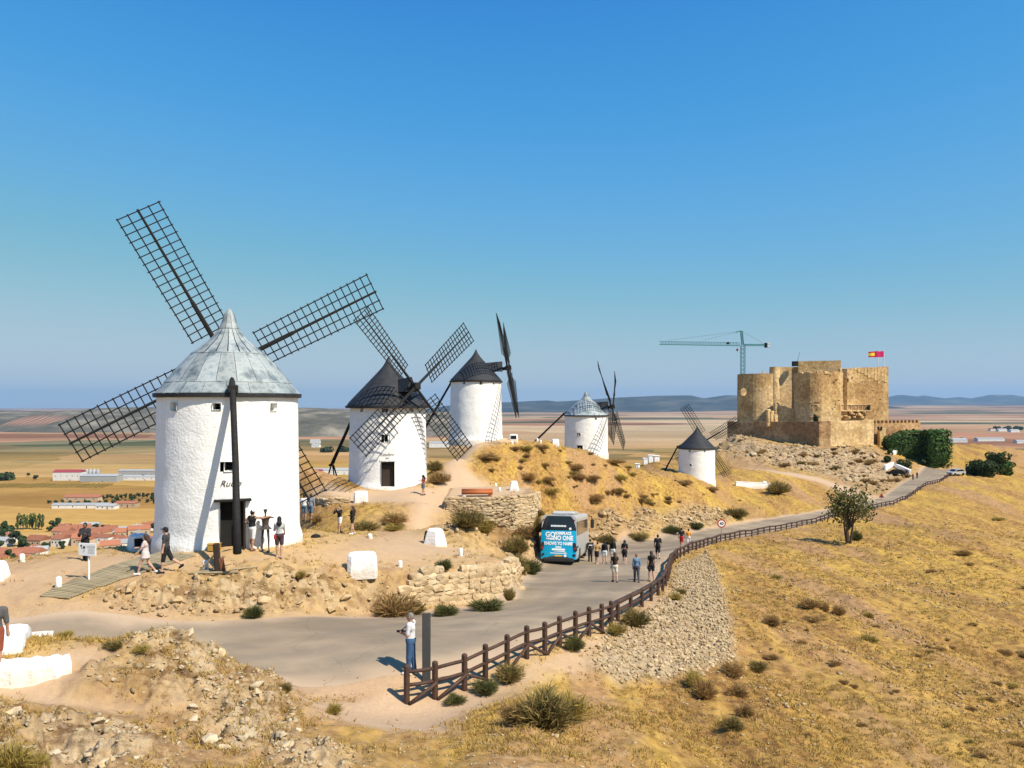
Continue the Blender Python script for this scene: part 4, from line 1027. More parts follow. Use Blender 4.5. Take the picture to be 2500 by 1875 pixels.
# windows, holes and ledges in the main walls
def hole(px, py, w, h, d, dep=0.5, mat='dark', name='window'):
    return MB().bbox(Vector((W(px, d), d, zt(py, d))) - CO, (w, dep, h), 0.08).build(name, M[mat], castle)
hole(1814, 957, 0.9, 1.5, 242.6)
MB().lathe([(0.62, 0), (0.95, 0), (0.95, 0.3), (0.62, 0.3)], 16).build('window_surround', M['stone_pale'], castle, matrix=Matrix.Translation(Vector((W(1814, 242.6), 242.2, zt(957, 242.6))) - CO) @ Matrix.Rotation(R(90), 4, 'X') @ Matrix.Scale(1.3, 4, (0, 1, 0)))
hole(2068, 928, 0.8, 1.0, 233.7)
for k in range(26):
    px = random.uniform(2000, 2160); py = random.uniform(900, 1005); d = 233.6 + (px - 2051) * 0.021 if px > 2053 else 236.2
    if px < 1987: d = 231 - math.sqrt(max(46 ** 2 - (px - 1987) ** 2, 0)) / F * 231 + 0.12
    elif px < 2053: d = 226.3
    hole(px, py, random.uniform(0.25, 0.5), random.uniform(0.25, 0.5), d, 0.3, 'dark', 'putlog_hole')
# broken gallery on the right block: recess, ledge, posts
MB().bbox(Vector((W(2090, 233.2), 234.2, zt(996, 233))) - CO, (9.2, 1.2, 1.7), 0.1).build('gallery_recess', M['stone_red_and_shade'], castle)
gl = MB().bbox(Vector((W(2090, 233.2), 233.6, zt(1003, 233))) - CO, (9.4, 1.3, 0.45), 0.08).build('gallery_ledge', M['stone_pale'], castle)
MB().bbox(Vector((W(2091, 233.2), 233.9, zt(988, 233))) - CO, (9.6, 0.9, 0.4), 0.08).build('gallery_lintel', M['stone_pale'], castle)
for k in range(7): MB().box(Vector((W(2062 + k * 9, 233), 233.6, zt(996, 233))) - CO, (0.18, 0.2, 1.6)).build('gallery_post', M['stone_pale'], castle)
hole(2096, 1010, 1.3, 1.1, 233.5, 0.8, 'dark', 'breach'); hole(2121, 996, 0.7, 1.5, 233.2)
for k in range(14):
    MB().bbox(Vector((W(2068 + k * 3.5, 232), 232.8 + random.uniform(-.3, .3), zt(1012 + 7 * math.sin(k * 1.3) + random.uniform(-3, 5), 232))) - CO, (random.uniform(.5, 1.2), 0.8, random.uniform(.4, .9)), 0.12, rotz(random.random())).build('fallen_course', M['stone_pale' if k % 2 else 'stone'], castle)
for k in range(16):
    an = R(-20 + random.uniform(-14, 14)); z = zt(random.uniform(980, 1020), 226)
    p = Vector((fc.x + fr_ * math.sin(an), fc.y - fr_ * math.cos(an) + 0.1, z)) - CO
    MB().bbox(p, (random.uniform(.5, 1.4), 0.5, random.uniform(.25, .6)), 0.08, rotz(an)).build('exposed_stone', M['stone_pale' if k % 2 else 'stone_red_and_shade'], ft)
MB().box(Vector((W(1941, 239), 239, zt(888, 239))) - CO, (1.5, 1.5, 1.5)).build('roof_hut', M['dark'], castle)
MB().tube([Vector((W(1946, 239), 239, zt(885, 239))) - CO, Vector((W(1953, 239), 239, zt(859, 239))) - CO], 0.05, 5).build('antenna', M['iron'], castle)
MB().box(Vector((W(1864, 244), 244, zt(911, 244))) - CO, (0.8, 0.8, 1.6), taper=0.4).build('corner_stump', M['stone_pale'], castle)

# flags on the right block
M['flag_y'] = mk('yellow_cloth', (0.80, 0.58, 0.03), (0.70, 0.50, 0.03), 3, 0.8); M['flag_r'] = mk('red_cloth', (0.50, 0.02, 0.04), (0.42, 0.02, 0.03), 3, 0.8)
M['flag_c'] = mk('crimson_cloth', (0.55, 0.02, 0.13), (0.45, 0.015, 0.10), 3, 0.8); M['pole_w'] = mk('white_metal', (0.75, 0.75, 0.75), (0.65, 0.65, 0.65), 4, 0.4)
def flag(px, label, bands):
    d = 238.5; zb = zt(897, d) - 0.6; zt_ = zt(856, d)
    root = empty('flagpole', (W(px, d), d, zb), 0, label, 'flag', 'flags flying on the castle')
    MB().tube([(0, 0, 0), (0, 0, zt_ - zb)], 0.09, 6).build('pole', M['pole_w'], root)
    Hf, Lf = 1.9, 2.9
    for b0, b1, mat in bands:
        mb = MB(); n = 14; vs = []
        for i in range(n + 1):
            u = i / n
            for v in (b0, b1):
                vs.append((-0.1 - Lf * u, 0.18 * math.sin(u * 7) * u, zt_ - zb - 0.1 - Hf * v * (1 - 0.12 * u) - 0.3 * u))
        mb.add(vs, [(2 * i, 2 * i + 1, 2 * i + 3, 2 * i + 2) for i in range(n)])
        o = mb.build('flag', M[mat], root)
        o.modifiers.new('thickness', 'SOLIDIFY').thickness = 0.03
flag(2144, 'red and yellow striped flag on its white pole', [(0, .25, 'flag_r'), (.25, .75, 'flag_y'), (.75, 1, 'flag_r')])
flag(2158, 'crimson flag on a white pole at the corner of the right block', [(0, 1, 'flag_c')])

# ------------------------------------------------------------------ tower crane behind the castle
M['crane'] = mk('teal_crane_paint', (0.06, 0.25, 0.25), (0.05, 0.20, 0.21), 2, 0.5); M['cable'] = mk('steel_cable', (0.12, 0.16, 0.17), (0.1, 0.13, 0.14), 2, 0.5)
M['concrete'] = mk('pale_concrete', (0.62, 0.60, 0.55), (0.5, 0.48, 0.45), 1, 0.9); M['redpaint'] = mk('red_paint', (0.45, 0.03, 0.025), (0.35, 0.025, 0.02), 3, 0.5)
cd = 262.0
def cz(py): return -(py - HY) / F * cd
crane = empty('tower_crane', (W(1813.5, cd), cd, -20), 0.06, 'teal lattice tower crane rising behind the castle', 'crane')
def lattice(name, p0, p1, s, n, r=0.055, tri=False):
    p0, p1 = Vector(p0), Vector(p1); ax = (p1 - p0).normalized(); a = Vector((0, 1, 0)); b = ax.cross(a).normalized()
    cor = [(-s, -s), (s, -s), (s, s), (-s, s)] if not tri else [(-s, -s), (s, -s), (0, s * 1.2)]
    mb = MB(); pos = lambda i, k: p0.lerp(p1, i / n) + a * cor[k][0] + b * cor[k][1] * (-1)
    m = len(cor)
    for k in range(m): mb.tube([pos(0, k), pos(n, k)], r * 1.5, 4)
    for i in range(n):
        for k in range(m):
            mb.tube([pos(i, k), pos(i + 1, (k + 1) % m)], r, 4); mb.tube([pos(i, k), pos(i, (k + 1) % m)], r, 4)
    return mb.build(name, M['crane'], crane)
zj = cz(842) + 20
lattice('mast', (0, 0, 0), (0, 0, zj), 0.62, 30)
lattice('tower_head', (0, 0, zj), (-0.5, 0, cz(808) + 20), 0.3, 6)
MB().tube([(-0.5, 0, cz(808) + 20), (-1.6, 0, cz(809) + 20), (-2.4, 0, cz(812) + 20)], 0.2, 5).build('head_arm', M['crane'], crane)
jib = lattice('jib', (-1.2, 0, zj + 0.2), (W(1607, cd) - W(1813.5, cd), 0, zj + 0.5), 0.5, 26, 0.05, True)
lattice('counter_jib', (0.6, 0, zj), (W(1869, cd) - W(1813.5, cd), 0, zj), 0.25, 6, 0.06)
MB().bbox((W(1871, cd) - W(1813.5, cd), 0, zj - 0.1), (0.7, 1.2, 1.6), 0.05).build('ballast', M['dark'], crane)
for dz in (-0.45, 0.45): MB().bbox((W(1876.5, cd) - W(1813.5, cd), 0, zj + dz), (0.9, 1.2, 0.5), 0.04).build('counterweight', M['concrete'], crane)
top = Vector((-0.5, 0, cz(808) + 20))
for q in (-14, -26): MB().tube([top, (q, 0, zj + 1.4)], 0.035, 4).build('tie_rod', M['cable'], crane)
MB().tube([top, (7.4, 0, zj + 0.4)], 0.035, 4).build('tie_rod', M['cable'], crane)
MB().bbox((-5.2, 0, zj + 0.55), (0.8, 0.9, 0.7), 0.05).build('trolley', M['dark'], crane)
hk = MB().tube([(-1.9, 0, zj + 0.2), (-1.9, 0, zj - 1.4)], 0.03, 4).build('hoist_rope', M['cable'], crane)
MB().lathe([(0.05, -0.5), (0.38, 0.0), (0.38, 0.4), (0.05, 0.5)], 10, (-1.9, 0, zj - 1.8)).build('hook_block', M['redpaint'], crane)
# ------------------------------------------------------------------ stones
def stone_mesh(seed, sub=1, squash=(1, 1, 1), mat=None, name='stone', jag=0.22):
    r = np.random.default_rng(seed)
    import bmesh
    bm = bmesh.new(); bmesh.ops.create_icosphere(bm, subdivisions=sub, radius=0.5)
    planes = r.normal(size=(6, 3)); planes /= np.linalg.norm(planes, axis=1)[:, None]; off = r.uniform(0.16, 0.40, 6)
    for v in bm.verts:
        p = np.array(v.co)
        for n, o in zip(planes, off):
            dd = p @ n - o
            if dd > 0: p = p - n * dd
        p = p * (1 + r.uniform(-jag, jag) * 0.35)
        v.co = Vector(p * np.array(squash))
    me = bpy.data.meshes.new(name); bm.to_mesh(me); bm.free()
    if mat: me.materials.append(mat)
    return me
def rock_material(name, tones, rnd=0.16, scale=2.2):
    m, nt, b = newmat(name)
    tc = nd(nt, 'ShaderNodeTexCoord'); geo = nd(nt, 'ShaderNodeNewGeometry')
    n = nd(nt, 'ShaderNodeTexNoise', i_Scale=scale, i_Detail=8.0, i_Roughness=0.7); nt.links.new(geo.outputs['Position'], n.inputs['Vector'])
    c = ramp(nt, n.outputs[0], [(0.3, tones[0]), (0.45, tones[1]), (0.58, tones[2]), (0.72, tones[3])])
    rn = nd(nt, 'ShaderNodeMath', operation='ADD'); oi = nd(nt, 'ShaderNodeObjectInfo'); nt.links.new(oi.outputs['Random'], rn.inputs[0])
    nt.links.new(geo.outputs['Random Per Island'], rn.inputs[1])
    mr = nd(nt, 'ShaderNodeMapRange'); mr.inputs[2].default_value = 2.0; mr.inputs[3].default_value = 1 - rnd * 1.6; mr.inputs[4].default_value = 1 + rnd * 1.6; nt.links.new(rn.outputs[0], mr.inputs[0])
    h = nd(nt, 'ShaderNodeHueSaturation'); nt.links.new(c, h.inputs['Color']); nt.links.new(mr.outputs[0], h.inputs['Value'])
    nt.links.new(h.outputs[0], b.inputs['Base Color']); b.inputs['Roughness'].default_value = 0.95; b.inputs['Specular IOR Level'].default_value = 0.1
    n2 = nd(nt, 'ShaderNodeTexNoise', i_Scale=14.0, i_Detail=5.0); nt.links.new(geo.outputs['Position'], n2.inputs['Vector'])
    bp = nd(nt, 'ShaderNodeBump', i_Strength=0.5, i_Distance=0.04); nt.links.new(n2.outputs[0], bp.inputs['Height']); nt.links.new(bp.outputs[0], b.inputs['Normal'])
    return m
M['rock'] = rock_material('ochre_rock', [(0.23, 0.14, 0.068), (0.36, 0.245, 0.125), (0.45, 0.335, 0.19), (0.41, 0.335, 0.225)])
M['rock_grey'] = rock_material('lichen_rock', [(0.27, 0.18, 0.095), (0.42, 0.32, 0.19), (0.52, 0.42, 0.275), (0.49, 0.42, 0.31)], 0.2)
M['rock_wall'] = rock_material('wall_stone', [(0.30, 0.20, 0.11), (0.43, 0.31, 0.18), (0.50, 0.385, 0.235), (0.46, 0.38, 0.27)], 0.2)
def block_mesh(seed, mat):
    import bmesh
    r = np.random.default_rng(seed); bm = bmesh.new(); bmesh.ops.create_cube(bm, size=0.86); bmesh.ops.subdivide_edges(bm, edges=bm.edges[:], cuts=1, use_grid_fill=True)
    for v in bm.verts:
        q = np.array(v.co); nz = (np.abs(q) > .4).sum(); v.co = Vector(q * {1: 1.1, 2: 1.02, 3: .88}.get(int(nz), 1) + r.uniform(-.07, .07, 3))
    me = bpy.data.meshes.new('stone'); bm.to_mesh(me); bm.free(); me.materials.append(mat); return me
STW = [block_mesh(100 + i, M['rock_wall']) for i in range(10)]
STR = [stone_mesh(200 + i, 1, (1, 0.8, 0.6), M['rock'], 'rock') for i in range(8)]
STG = [stone_mesh(300 + i, 1, (1, 0.85, 0.65), M['rock_grey'], 'rock') for i in range(8)]
def place_stone(name, me, parent, p, size, rz, tilt=0.2):
    o = bpy.data.objects.new(name, me); COL.objects.link(o); o.parent = parent
    o.location = p; o.scale = size; o.rotation_euler = (random.uniform(-tilt, tilt), random.uniform(-tilt, tilt), rz)
    return o
def dry_wall(pts, zb, zt_, label, sw, sh, cap=280):
    """dry-stone wall: pts plan polyline; zb/zt functions of (x, y)"""
    c = Vector((*pts[0], zb(*pts[0])))
    root = empty('stone_wall', c, 0, label, 'wall')
    pl = np.array(pts, float); s = np.concatenate([[0], np.cumsum(np.hypot(*np.diff(pl, axis=0).T))]); n = 0
    # core behind the stones
    V = []; Fc = []; m = 40
    for i in range(m):
        t = s[-1] * i / (m - 1); x, y = np.interp(t, s, pl[:, 0]), np.interp(t, s, pl[:, 1])
        t2 = min(t + 0.05, s[-1]); t1 = max(t2 - 0.1, 0); dx, dy = np.interp(t2, s, pl[:, 0]) - np.interp(t1, s, pl[:, 0]), np.interp(t2, s, pl[:, 1]) - np.interp(t1, s, pl[:, 1]); L = math.hypot(dx, dy); nx, ny = -dy / L, dx / L
        a, b = zb(x, y) - 0.3, zt_(x, y) - 0.03
        for w, z in ((0.06, a), (0.10, b), (0.5, b), (0.5, a)): V.append(Vector((x + nx * w, y + ny * w, z)) - c)
    for i in range(m - 1):
        for j in range(4): Fc.append((i * 4 + j, (i + 1) * 4 + j, (i + 1) * 4 + (j + 1) % 4, i * 4 + (j + 1) % 4))
    MB().add(V, Fc).build('wall_core', M['rock'], root)
    row = 0; zrel = 0.0
    hmax = max(zt_(*p) - zb(*p) for p in pts)
    rest = []
    while zrel < hmax:
        h = sh * random.uniform(0.75, 1.25); t = random.uniform(0, sw)
        while t < s[-1]:
            w = sw * random.uniform(0.55, 1.5)
            tc = t + w / 2; x, y = np.interp(tc, s, pl[:, 0]), np.interp(tc, s, pl[:, 1])
            t1, t2 = max(tc - 0.1, 0), min(tc + 0.1, s[-1]); ang_ = math.atan2(np.interp(t2, s, pl[:, 1]) - np.interp(t1, s, pl[:, 1]), np.interp(t2, s, pl[:, 0]) - np.interp(t1, s, pl[:, 0]))
            zz = zb(x, y) + zrel + h / 2
            if zz - h * 0.3 < zt_(x, y):
                place_stone('stone', random.choice(STW), root, Vector((x - math.sin(ang_) * 0.06, y + math.cos(ang_) * 0.06, zz)) - c, (w * 1.22, random.uniform(0.3, 0.5), h * 1.3), ang_, 0.1); n += 1
            t += w
        zrel += h
    return root, n
wp = [(W(905, 31.7), 31.7), (W(960, 32.4), 32.4), (W(1100, 34.5), 34.5), (W(1205, 36.1), 36.1), (W(1235, 36.9), 36.9), (0.12, 37.9), (0.35, 40)]
def zlow(x, y): return float(rbf(RL, np.array([x]), np.array([y]))[0]) - 0.1
def zup(x, y): return float(rbf(RU, np.array([x]), np.array([y]))[0])
_, nst1 = dry_wall(wp, zlow, lambda x, y: zlow(x, y) + (zup(x, y) + 0.06 + 0.1 * math.sin(x * 3.1) - zlow(x, y)) * min(1, max(0.15, (x + 5.6) / 1.6)), 'ochre dry-stone retaining wall below the nearest windmill, beside the road', 0.42, 0.24)
tp_ = TPOLY[:5]
_, nst2 = dry_wall([(a, b - 0.06) for a, b in tp_], lambda x, y: -8.35 - 0.9 * min(1, max(0, (x + 1.5) / 2.0)), lambda x, y: tz(x, y) + 0.05, 'curved dry-stone wall carrying the terrace with the orange bench', 0.36, 0.19)
lw = [hit(758, 1236), hit(800, 1233), hit(850, 1230)]
dry_wall(lw, lambda x, y: gz(x, y) - 0.05, lambda x, y: gz(x, y) + 0.42, 'low dry-stone wall on the slope between the first two windmills', 0.36, 0.17)
lw = [hit(1462 - 35, 1098), hit(1445, 1104)]

# rocks: boulders one by one, small rubble as stuff
def scatter_poly(poly, n, r):
    xs = [p[0] for p in poly]; ys = [p[1] for p in poly]; out = []
    while len(out) < n:
        x = r.uniform(min(xs), max(xs), n * 2); y = r.uniform(min(ys), max(ys), n * 2)
        k = poly_sd(x, y, poly) > -0.15
        out += list(zip(x[k], y[k]))
    return np.array(out[:n])
def rubble(name, pts, size, meshes, mat, flat=0.7, sink=0.15):
    """many small stones joined into one mesh"""
    Vs, Fs, b = [], [], 0
    base = []
    for me in meshes:
        v = np.zeros(len(me.vertices) * 3, dtype=np.float32); me.vertices.foreach_get('co', v); f = np.zeros(len(me.polygons) * 3, dtype=np.int32); me.polygons.foreach_get('vertices', f)
        base.append((v.reshape(-1, 3), f.reshape(-1, 3)))
    z = hgt(pts[:, 0], pts[:, 1])
    for i, (x, y) in enumerate(pts):
        v, f = base[i % len(base)]; a = rng.uniform(0, 6.28); s = size[i] * rng.uniform(0.7, 1.3, 3); s[2] *= flat * rng.uniform(.7, 1.5)
        c_, s_ = math.cos(a), math.sin(a); q = v * s
        q = np.stack([q[:, 0] * c_ - q[:, 1] * s_, q[:, 0] * s_ + q[:, 1] * c_, q[:, 2]], 1) + (x, y, z[i] + s[2] * (0.5 - sink) * 0.6)
        Vs.append(q); Fs.append(f + b); b += len(v)
    return np_mesh(name, np.concatenate(Vs), np.concatenate(Fs), mat)
ROCK_LO = [stone_mesh(400 + i, 1, (1, 0.85, 0.7), None, 'r', 0.3) for i in range(10)]
nb = 0
for idx, (poly, n, lo, hi, mats, lab) in enumerate(((ROCK[0], 30, 0.25, 0.8, STR, 'rough ochre boulder in the outcrop below the nearest windmill'), (ROCK[1], 12, 0.2, 0.5, STG, 'lichen-grey boulder on the mound beside the road bend'),
                                                     (ROCK[2], 16, 0.2, 0.45, STG, 'lichen-grey boulder on the mound beside the road bend'), (ROCK[3], 14, 0.15, 0.35, STG, 'lichen-grey boulder at the foot of the mound'),
                                                     (ROCK[5], 34, 0.5, 1.3, STR, 'jagged ochre boulder in the road cutting'), (ROCK[6], 60, 0.8, 2.6, STG, 'weathered boulder on the slope under the castle'))):
    for x, y in scatter_poly(poly, n, rng):
        s = random.uniform(lo, hi); me = random.choice(mats)
        o = link('boulder', me, None, (x, y, gz(x, y) + s * 0.10)); o.scale = (s * random.uniform(.9, 1.5), s, s * random.uniform(.6, 1.1)); o.rotation_euler = (random.uniform(-.4, .4), random.uniform(-.4, .4), random.uniform(0, 6.28))
        tag(o, lab, 'boulder', lab.replace('boulder', 'boulders').replace('rough ', '').replace('jagged ', '')); nb += 1
parts_pts = []; sizes = []
for poly, n, lo, hi in ((ROCK[1], 1500, 0.02, 0.17), (ROCK[2], 1500, 0.02, 0.17), (ROCK[3], 1500, 0.02, 0.16), (ROCK[4], 700, 0.02, 0.15)):
    p = scatter_poly(poly, n, rng)
    k = fbm(p[:, 0], p[:, 1], 0.9, 3) > -0.16
    p = p[k]; parts_pts.append(p); sizes.append(lo + (hi - lo) * rng.random(len(p)) ** 3.2)
tag(link('rubble', rubble('rubble', np.concatenate(parts_pts), np.concatenate(sizes), ROCK_LO, M['rock_grey'], 0.9, 0.3)), 'lichen-grey loose rubble covering the foreground mound', 'rubble', kind='stuff')
pr = []; sr = []
for poly, n, lo, hi in ((ROCK[0], 320, 0.06, 0.3), (ROCK[5], 700, 0.15, 0.55), (ROCK[7], 90, 0.15, 0.5), (ROCK[8], 160, 0.15, 0.5), (ROCK[6], 1500, 0.25, 1.2)):
    p = scatter_poly(poly, n, rng); pr.append(p); sr.append(lo + (hi - lo) * rng.random(len(p)) ** 2)
tag(link('rubble', rubble('rubble', np.concatenate(pr), np.concatenate(sr), ROCK_LO, M['rock'], 0.9)), 'ochre broken rock along the outcrop, road cutting and castle slope', 'rubble', kind='stuff')
# pebbles all over the slope
n = 26000
dd = np.exp(rng.uniform(np.log(11), np.log(95), n)); xx = rng.uniform(-0.72, 0.72, n) * dd
k = (fbm(xx * .6 + dd * .3, dd * .5, 6.0, 3) + rng.normal(0, .12, n) > -0.02) & (poly_sd(xx, dd, RPOLY) < -0.2); di_, ro_, _ = regions(xx, dd); k &= (rng.random(n) > 0.88 * di_) & (hbase(xx, dd) > -18)
k &= poly_sd(xx, dd, UPOLY) < 0
pb = np.stack([xx, dd], 1)[k]
tag(link('pebbles', rubble('pebbles', pb, (0.012 + 0.055 * rng.random(len(pb)) ** 4) * (0.6 + pb[:, 1] / 22), ROCK_LO[:5], M['rock_grey'], 0.8)), 'pale pebbles strewn over the dry hillside', 'pebbles', kind='stuff')
# gravel spilt along the road edges
t_ = rng.random(3600); e_ = rng.random(3600) < .5
gx_ = np.where(e_, np.interp(t_, np.linspace(0, 1, NR), rx), np.interp(t_, np.linspace(0, 1, NR), lx)); gy_ = np.where(e_, np.interp(t_, np.linspace(0, 1, NR), ry), np.interp(t_, np.linspace(0, 1, NR), ly))
gp_ = np.stack([gx_, gy_], 1) + rng.normal(0, .35, (3600, 2)); gp_ = gp_[(gp_[:, 1] < 100) & (np.abs(gp_[:, 0]) < 40)]
tag(link('gravel', rubble('gravel', gp_, (0.015 + 0.05 * rng.random(len(gp_)) ** 3) * (0.7 + gp_[:, 1] / 40), ROCK_LO[:5], M['rock'], 0.8)), 'loose gravel spilt along the road edges', 'gravel', kind='stuff')
# broken stone patches on the open hillside
n = 26000; dd = np.exp(rng.uniform(np.log(16), np.log(120), n)); xx = rng.uniform(0.02, 0.70, n) * dd
k = (poly_sd(xx, dd, RPOLY) < -2.0) & (poly_sd(xx, dd, BANK) < -.5) & (hbase(xx, dd) > -19)
k &= (fbm(xx * .8 + dd * .35, dd * .45 - xx * .25, 7.0, 4) + rng.normal(0, .09, n)) > 0.20
pb = np.stack([xx, dd], 1)[k]
tag(link('rubble', rubble('rubble', pb, (0.03 + 0.16 * rng.random(len(pb)) ** 3) * (0.7 + pb[:, 1] / 60), ROCK_LO, M['rock'], 0.8, .25)), 'patches of broken tan stone on the open hillside', 'rubble', kind='stuff')
# rubble bank under the rail fence: largest stones one by one, rest as stuff
bankroot = empty('stone_bank', (BANK[0][0], BANK[0][1], gz(*BANK[0])), 0, 'pale rubble-stone bank below the rail fence', 'bank')
bp_ = scatter_poly(BANK, 9000, rng); bp_ = bp_ + rng.normal(0, .45, bp_.shape) * (rng.random(len(bp_)) < .3)[:, None]
bp_ = bp_[(poly_sd(bp_[:, 0], bp_[:, 1], RPOLY) < -.6)]; bs = 0.05 + 0.17 * rng.random(len(bp_)) ** 2.2
order = np.argsort(-bs / bp_[:, 1]); bz = hgt(bp_[:, 0], bp_[:, 1])
M['rock_bank'] = rock_material('bank_stone', [(0.23, 0.15, 0.075), (0.37, 0.265, 0.145), (0.46, 0.35, 0.205), (0.41, 0.33, 0.215)], 0.26)
STB = [stone_mesh(500 + i, 1, (1, 0.85, 0.75), M['rock_bank'], 'stone', 0.2) for i in range(8)]
bl = Vector(bankroot.location)
for i in order[:290]:
    place_stone('stone', STB[i % 8], bankroot, Vector((bp_[i, 0], bp_[i, 1], bz[i] + bs[i] * 0.12)) - bl, (bs[i] * 1.3, bs[i], bs[i]), random.uniform(0, 6.28), 0.6)
ro_me = rubble('stone_fill', bp_[order[290:]], bs[order[290:]], ROCK_LO, M['rock_bank'], 0.9)
o = link('stone_fill', ro_me, bankroot, (-bl.x, -bl.y, -bl.z)); tag(o, kind='stuff')

# ------------------------------------------------------------------ fences
M['fence'] = mk('fence_timber', (0.085, 0.044, 0.03), (0.05, 0.03, 0.022), 6, 0.7, 0.25, 25, rnd=0.12)
def post_mesh(h, r, round_top=True):
    prof = [(r, -0.35), (r, h - r * 0.6)] + ([(r * 0.85, h - r * 0.2), (r * 0.45, h), (0.01, h + 0.01)] if round_top else [(r * 0.9, h), (0.01, h + 0.005)])
    return MB().lathe(prof, 8, cap=True).mesh('post', M['fence'], False)
f1 = empty('log_fence', P(*FN[0]), 0, 'brown log fence with round-topped posts and braces at the road bend', 'fence')
f1l = Vector(f1.location); pm = post_mesh(1.06, 0.085)
FP = []
for k, q in enumerate(FN):
    p = P(*q); p.z = gz(p.x, p.y) - 0.02; FP.append(p)
    link('post', pm, f1, p - f1l)
for k in range(len(FP) - 1):
    for hz in (0.86, 0.5):
        a, b = FP[k] - f1l + Vector((0, 0, hz)), FP[k + 1] - f1l + Vector((0, 0, hz))
        MB().tube([a, a.lerp(b, .5) + Vector((0, 0, random.uniform(-.012, .012))), b], 0.052, 7).build('rail', M['fence'], f1, True)
nrm = Vector((0.72, -0.69, 0))
for k, (s0, s1) in enumerate(((0, 1), (2, 3), (2, 1), (5, 4), (5, 6), (7, 6), (7, 8), (9, 8), (9, 10))):
    a = FP[s1] - f1l + Vector((0, 0, 0.48)) if k in (0,) else FP[s0] - f1l + Vector((0, 0, 0.48)); b = FP[s0] - f1l + Vector((0, 0, 0.02)) if k == 0 else FP[s1] - f1l + Vector((0, 0, 0.02))
    MB().tube([a + nrm * 0.09, b + nrm * 0.12], 0.05, 6).build('brace', M['fence'], f1, True)
f2 = empty('rail_fence', P(*FF[0]), 0, 'long low brown rail fence curving along the road edge towards the castle', 'fence')
f2l = Vector(f2.location); pm2 = post_mesh(0.80, 0.085, False)
pl = np.array([(W(a, d), d) for a, b, d in FF]); s = np.concatenate([[0], np.cumsum(np.hypot(*np.diff(pl, axis=0).T))])
tt = np.concatenate([np.arange(0, s[-1], 2.05)]); FX, FY = np.interp(tt, s, pl[:, 0]), np.interp(tt, s, pl[:, 1])
for _ in range(2): FX[1:-1] = .25 * FX[:-2] + .5 * FX[1:-1] + .25 * FX[2:]; FY[1:-1] = .25 * FY[:-2] + .5 * FY[1:-1] + .25 * FY[2:]
FZ = hgt(FX, FY)
pts2 = [Vector((x, y, z)) - f2l for x, y, z in zip(FX, FY, FZ)]
pts2 = [FP[-1] - f2l] + pts2
for p in pts2[1:]: link('post', pm2, f2, p)
for k in range(len(pts2) - 1):
    for hz, r_ in ((0.72, 0.10), (0.36, 0.075)):
        a, b = pts2[k] + Vector((0, 0, hz)), pts2[k + 1] + Vector((0, 0, hz)); off = Vector((-0.07, 0.0, 0))
        MB().tube([a + off, b + off], r_, 6).build('rail', M['fence'], f2, True)
# ------------------------------------------------------------------ dark panel post by the man, road signs
M['panel'] = mk('dark_grey_paint', (0.06, 0.062, 0.062), (0.045, 0.047, 0.048), 4, 0.6)
g = ground_at(1041, 1664); pw = empty('panel_post', g, R(12), 'tall dark grey flat panel post beside the man at the fence', 'post')
MB().bbox((0, 0, 0.97), (0.24, 0.06, 2.0), 0.012).build('panel', M['panel'], pw); MB().bbox((0, 0, 0.01), (0.34, 0.16, 0.05), 0.01).build('base_plate', M['iron'], pw)
M['sign_w'] = mk('sign_white', (0.80, 0.80, 0.80), (0.74, 0.74, 0.74), 2, 0.5); M['galv'] = mk('galvanised', (0.42, 0.43, 0.44), (0.34, 0.35, 0.36), 8, 0.45, metal=0.6)
x, y = W(1766, 79), 79.0
sg = empty('speed_sign', (x - 0.2, y, gz(x - 0.2, y)), 0, 'round red-rimmed speed limit sign on a grey post by the rail fence', 'sign')
MB().tube([(0, 0, -0.2), (0, 0, 2.35)], 0.035, 6).build('post', M['galv'], sg)
def disc(r, y0, y1, z): 
    mb = MB(); mb.prism([(r * math.cos(2 * math.pi * k / 28), z + r * math.sin(2 * math.pi * k / 28)) for k in range(28)], y0, y1); return mb
dk = disc(0.44, -0.05, -0.035, 2.0).build('sign_plate', M['redpaint'], sg); disc(0.32, -0.058, -0.05, 2.0).build('sign_face', M['sign_w'], dk)
me = text_mesh('40', 0.42, M['ink'], 0, extrude=0.003, offset=0.01); link('numerals', me, dk, matrix=Matrix.Translation((0, -0.063, 1.86)) @ Matrix.Rotation(R(90), 4, 'X'))
g = ground_at(2152, 1221); ts = empty('warning_sign', g, 0, 'small triangular warning sign standing at the road fork', 'sign')
MB().tube([(0, 0, -0.1), (0, 0, 0.5)], 0.04, 6).build('post', M['galv'], ts)
tr_ = MB().prism([(-0.5, 0.45), (0.5, 0.45), (0, 1.3)], -0.05, -0.02).build('sign_plate', M['redpaint'], ts); MB().prism([(-0.34, 0.54), (0.34, 0.54), (0, 1.12)], -0.06, -0.05).build('sign_face', M['panel'], tr_)
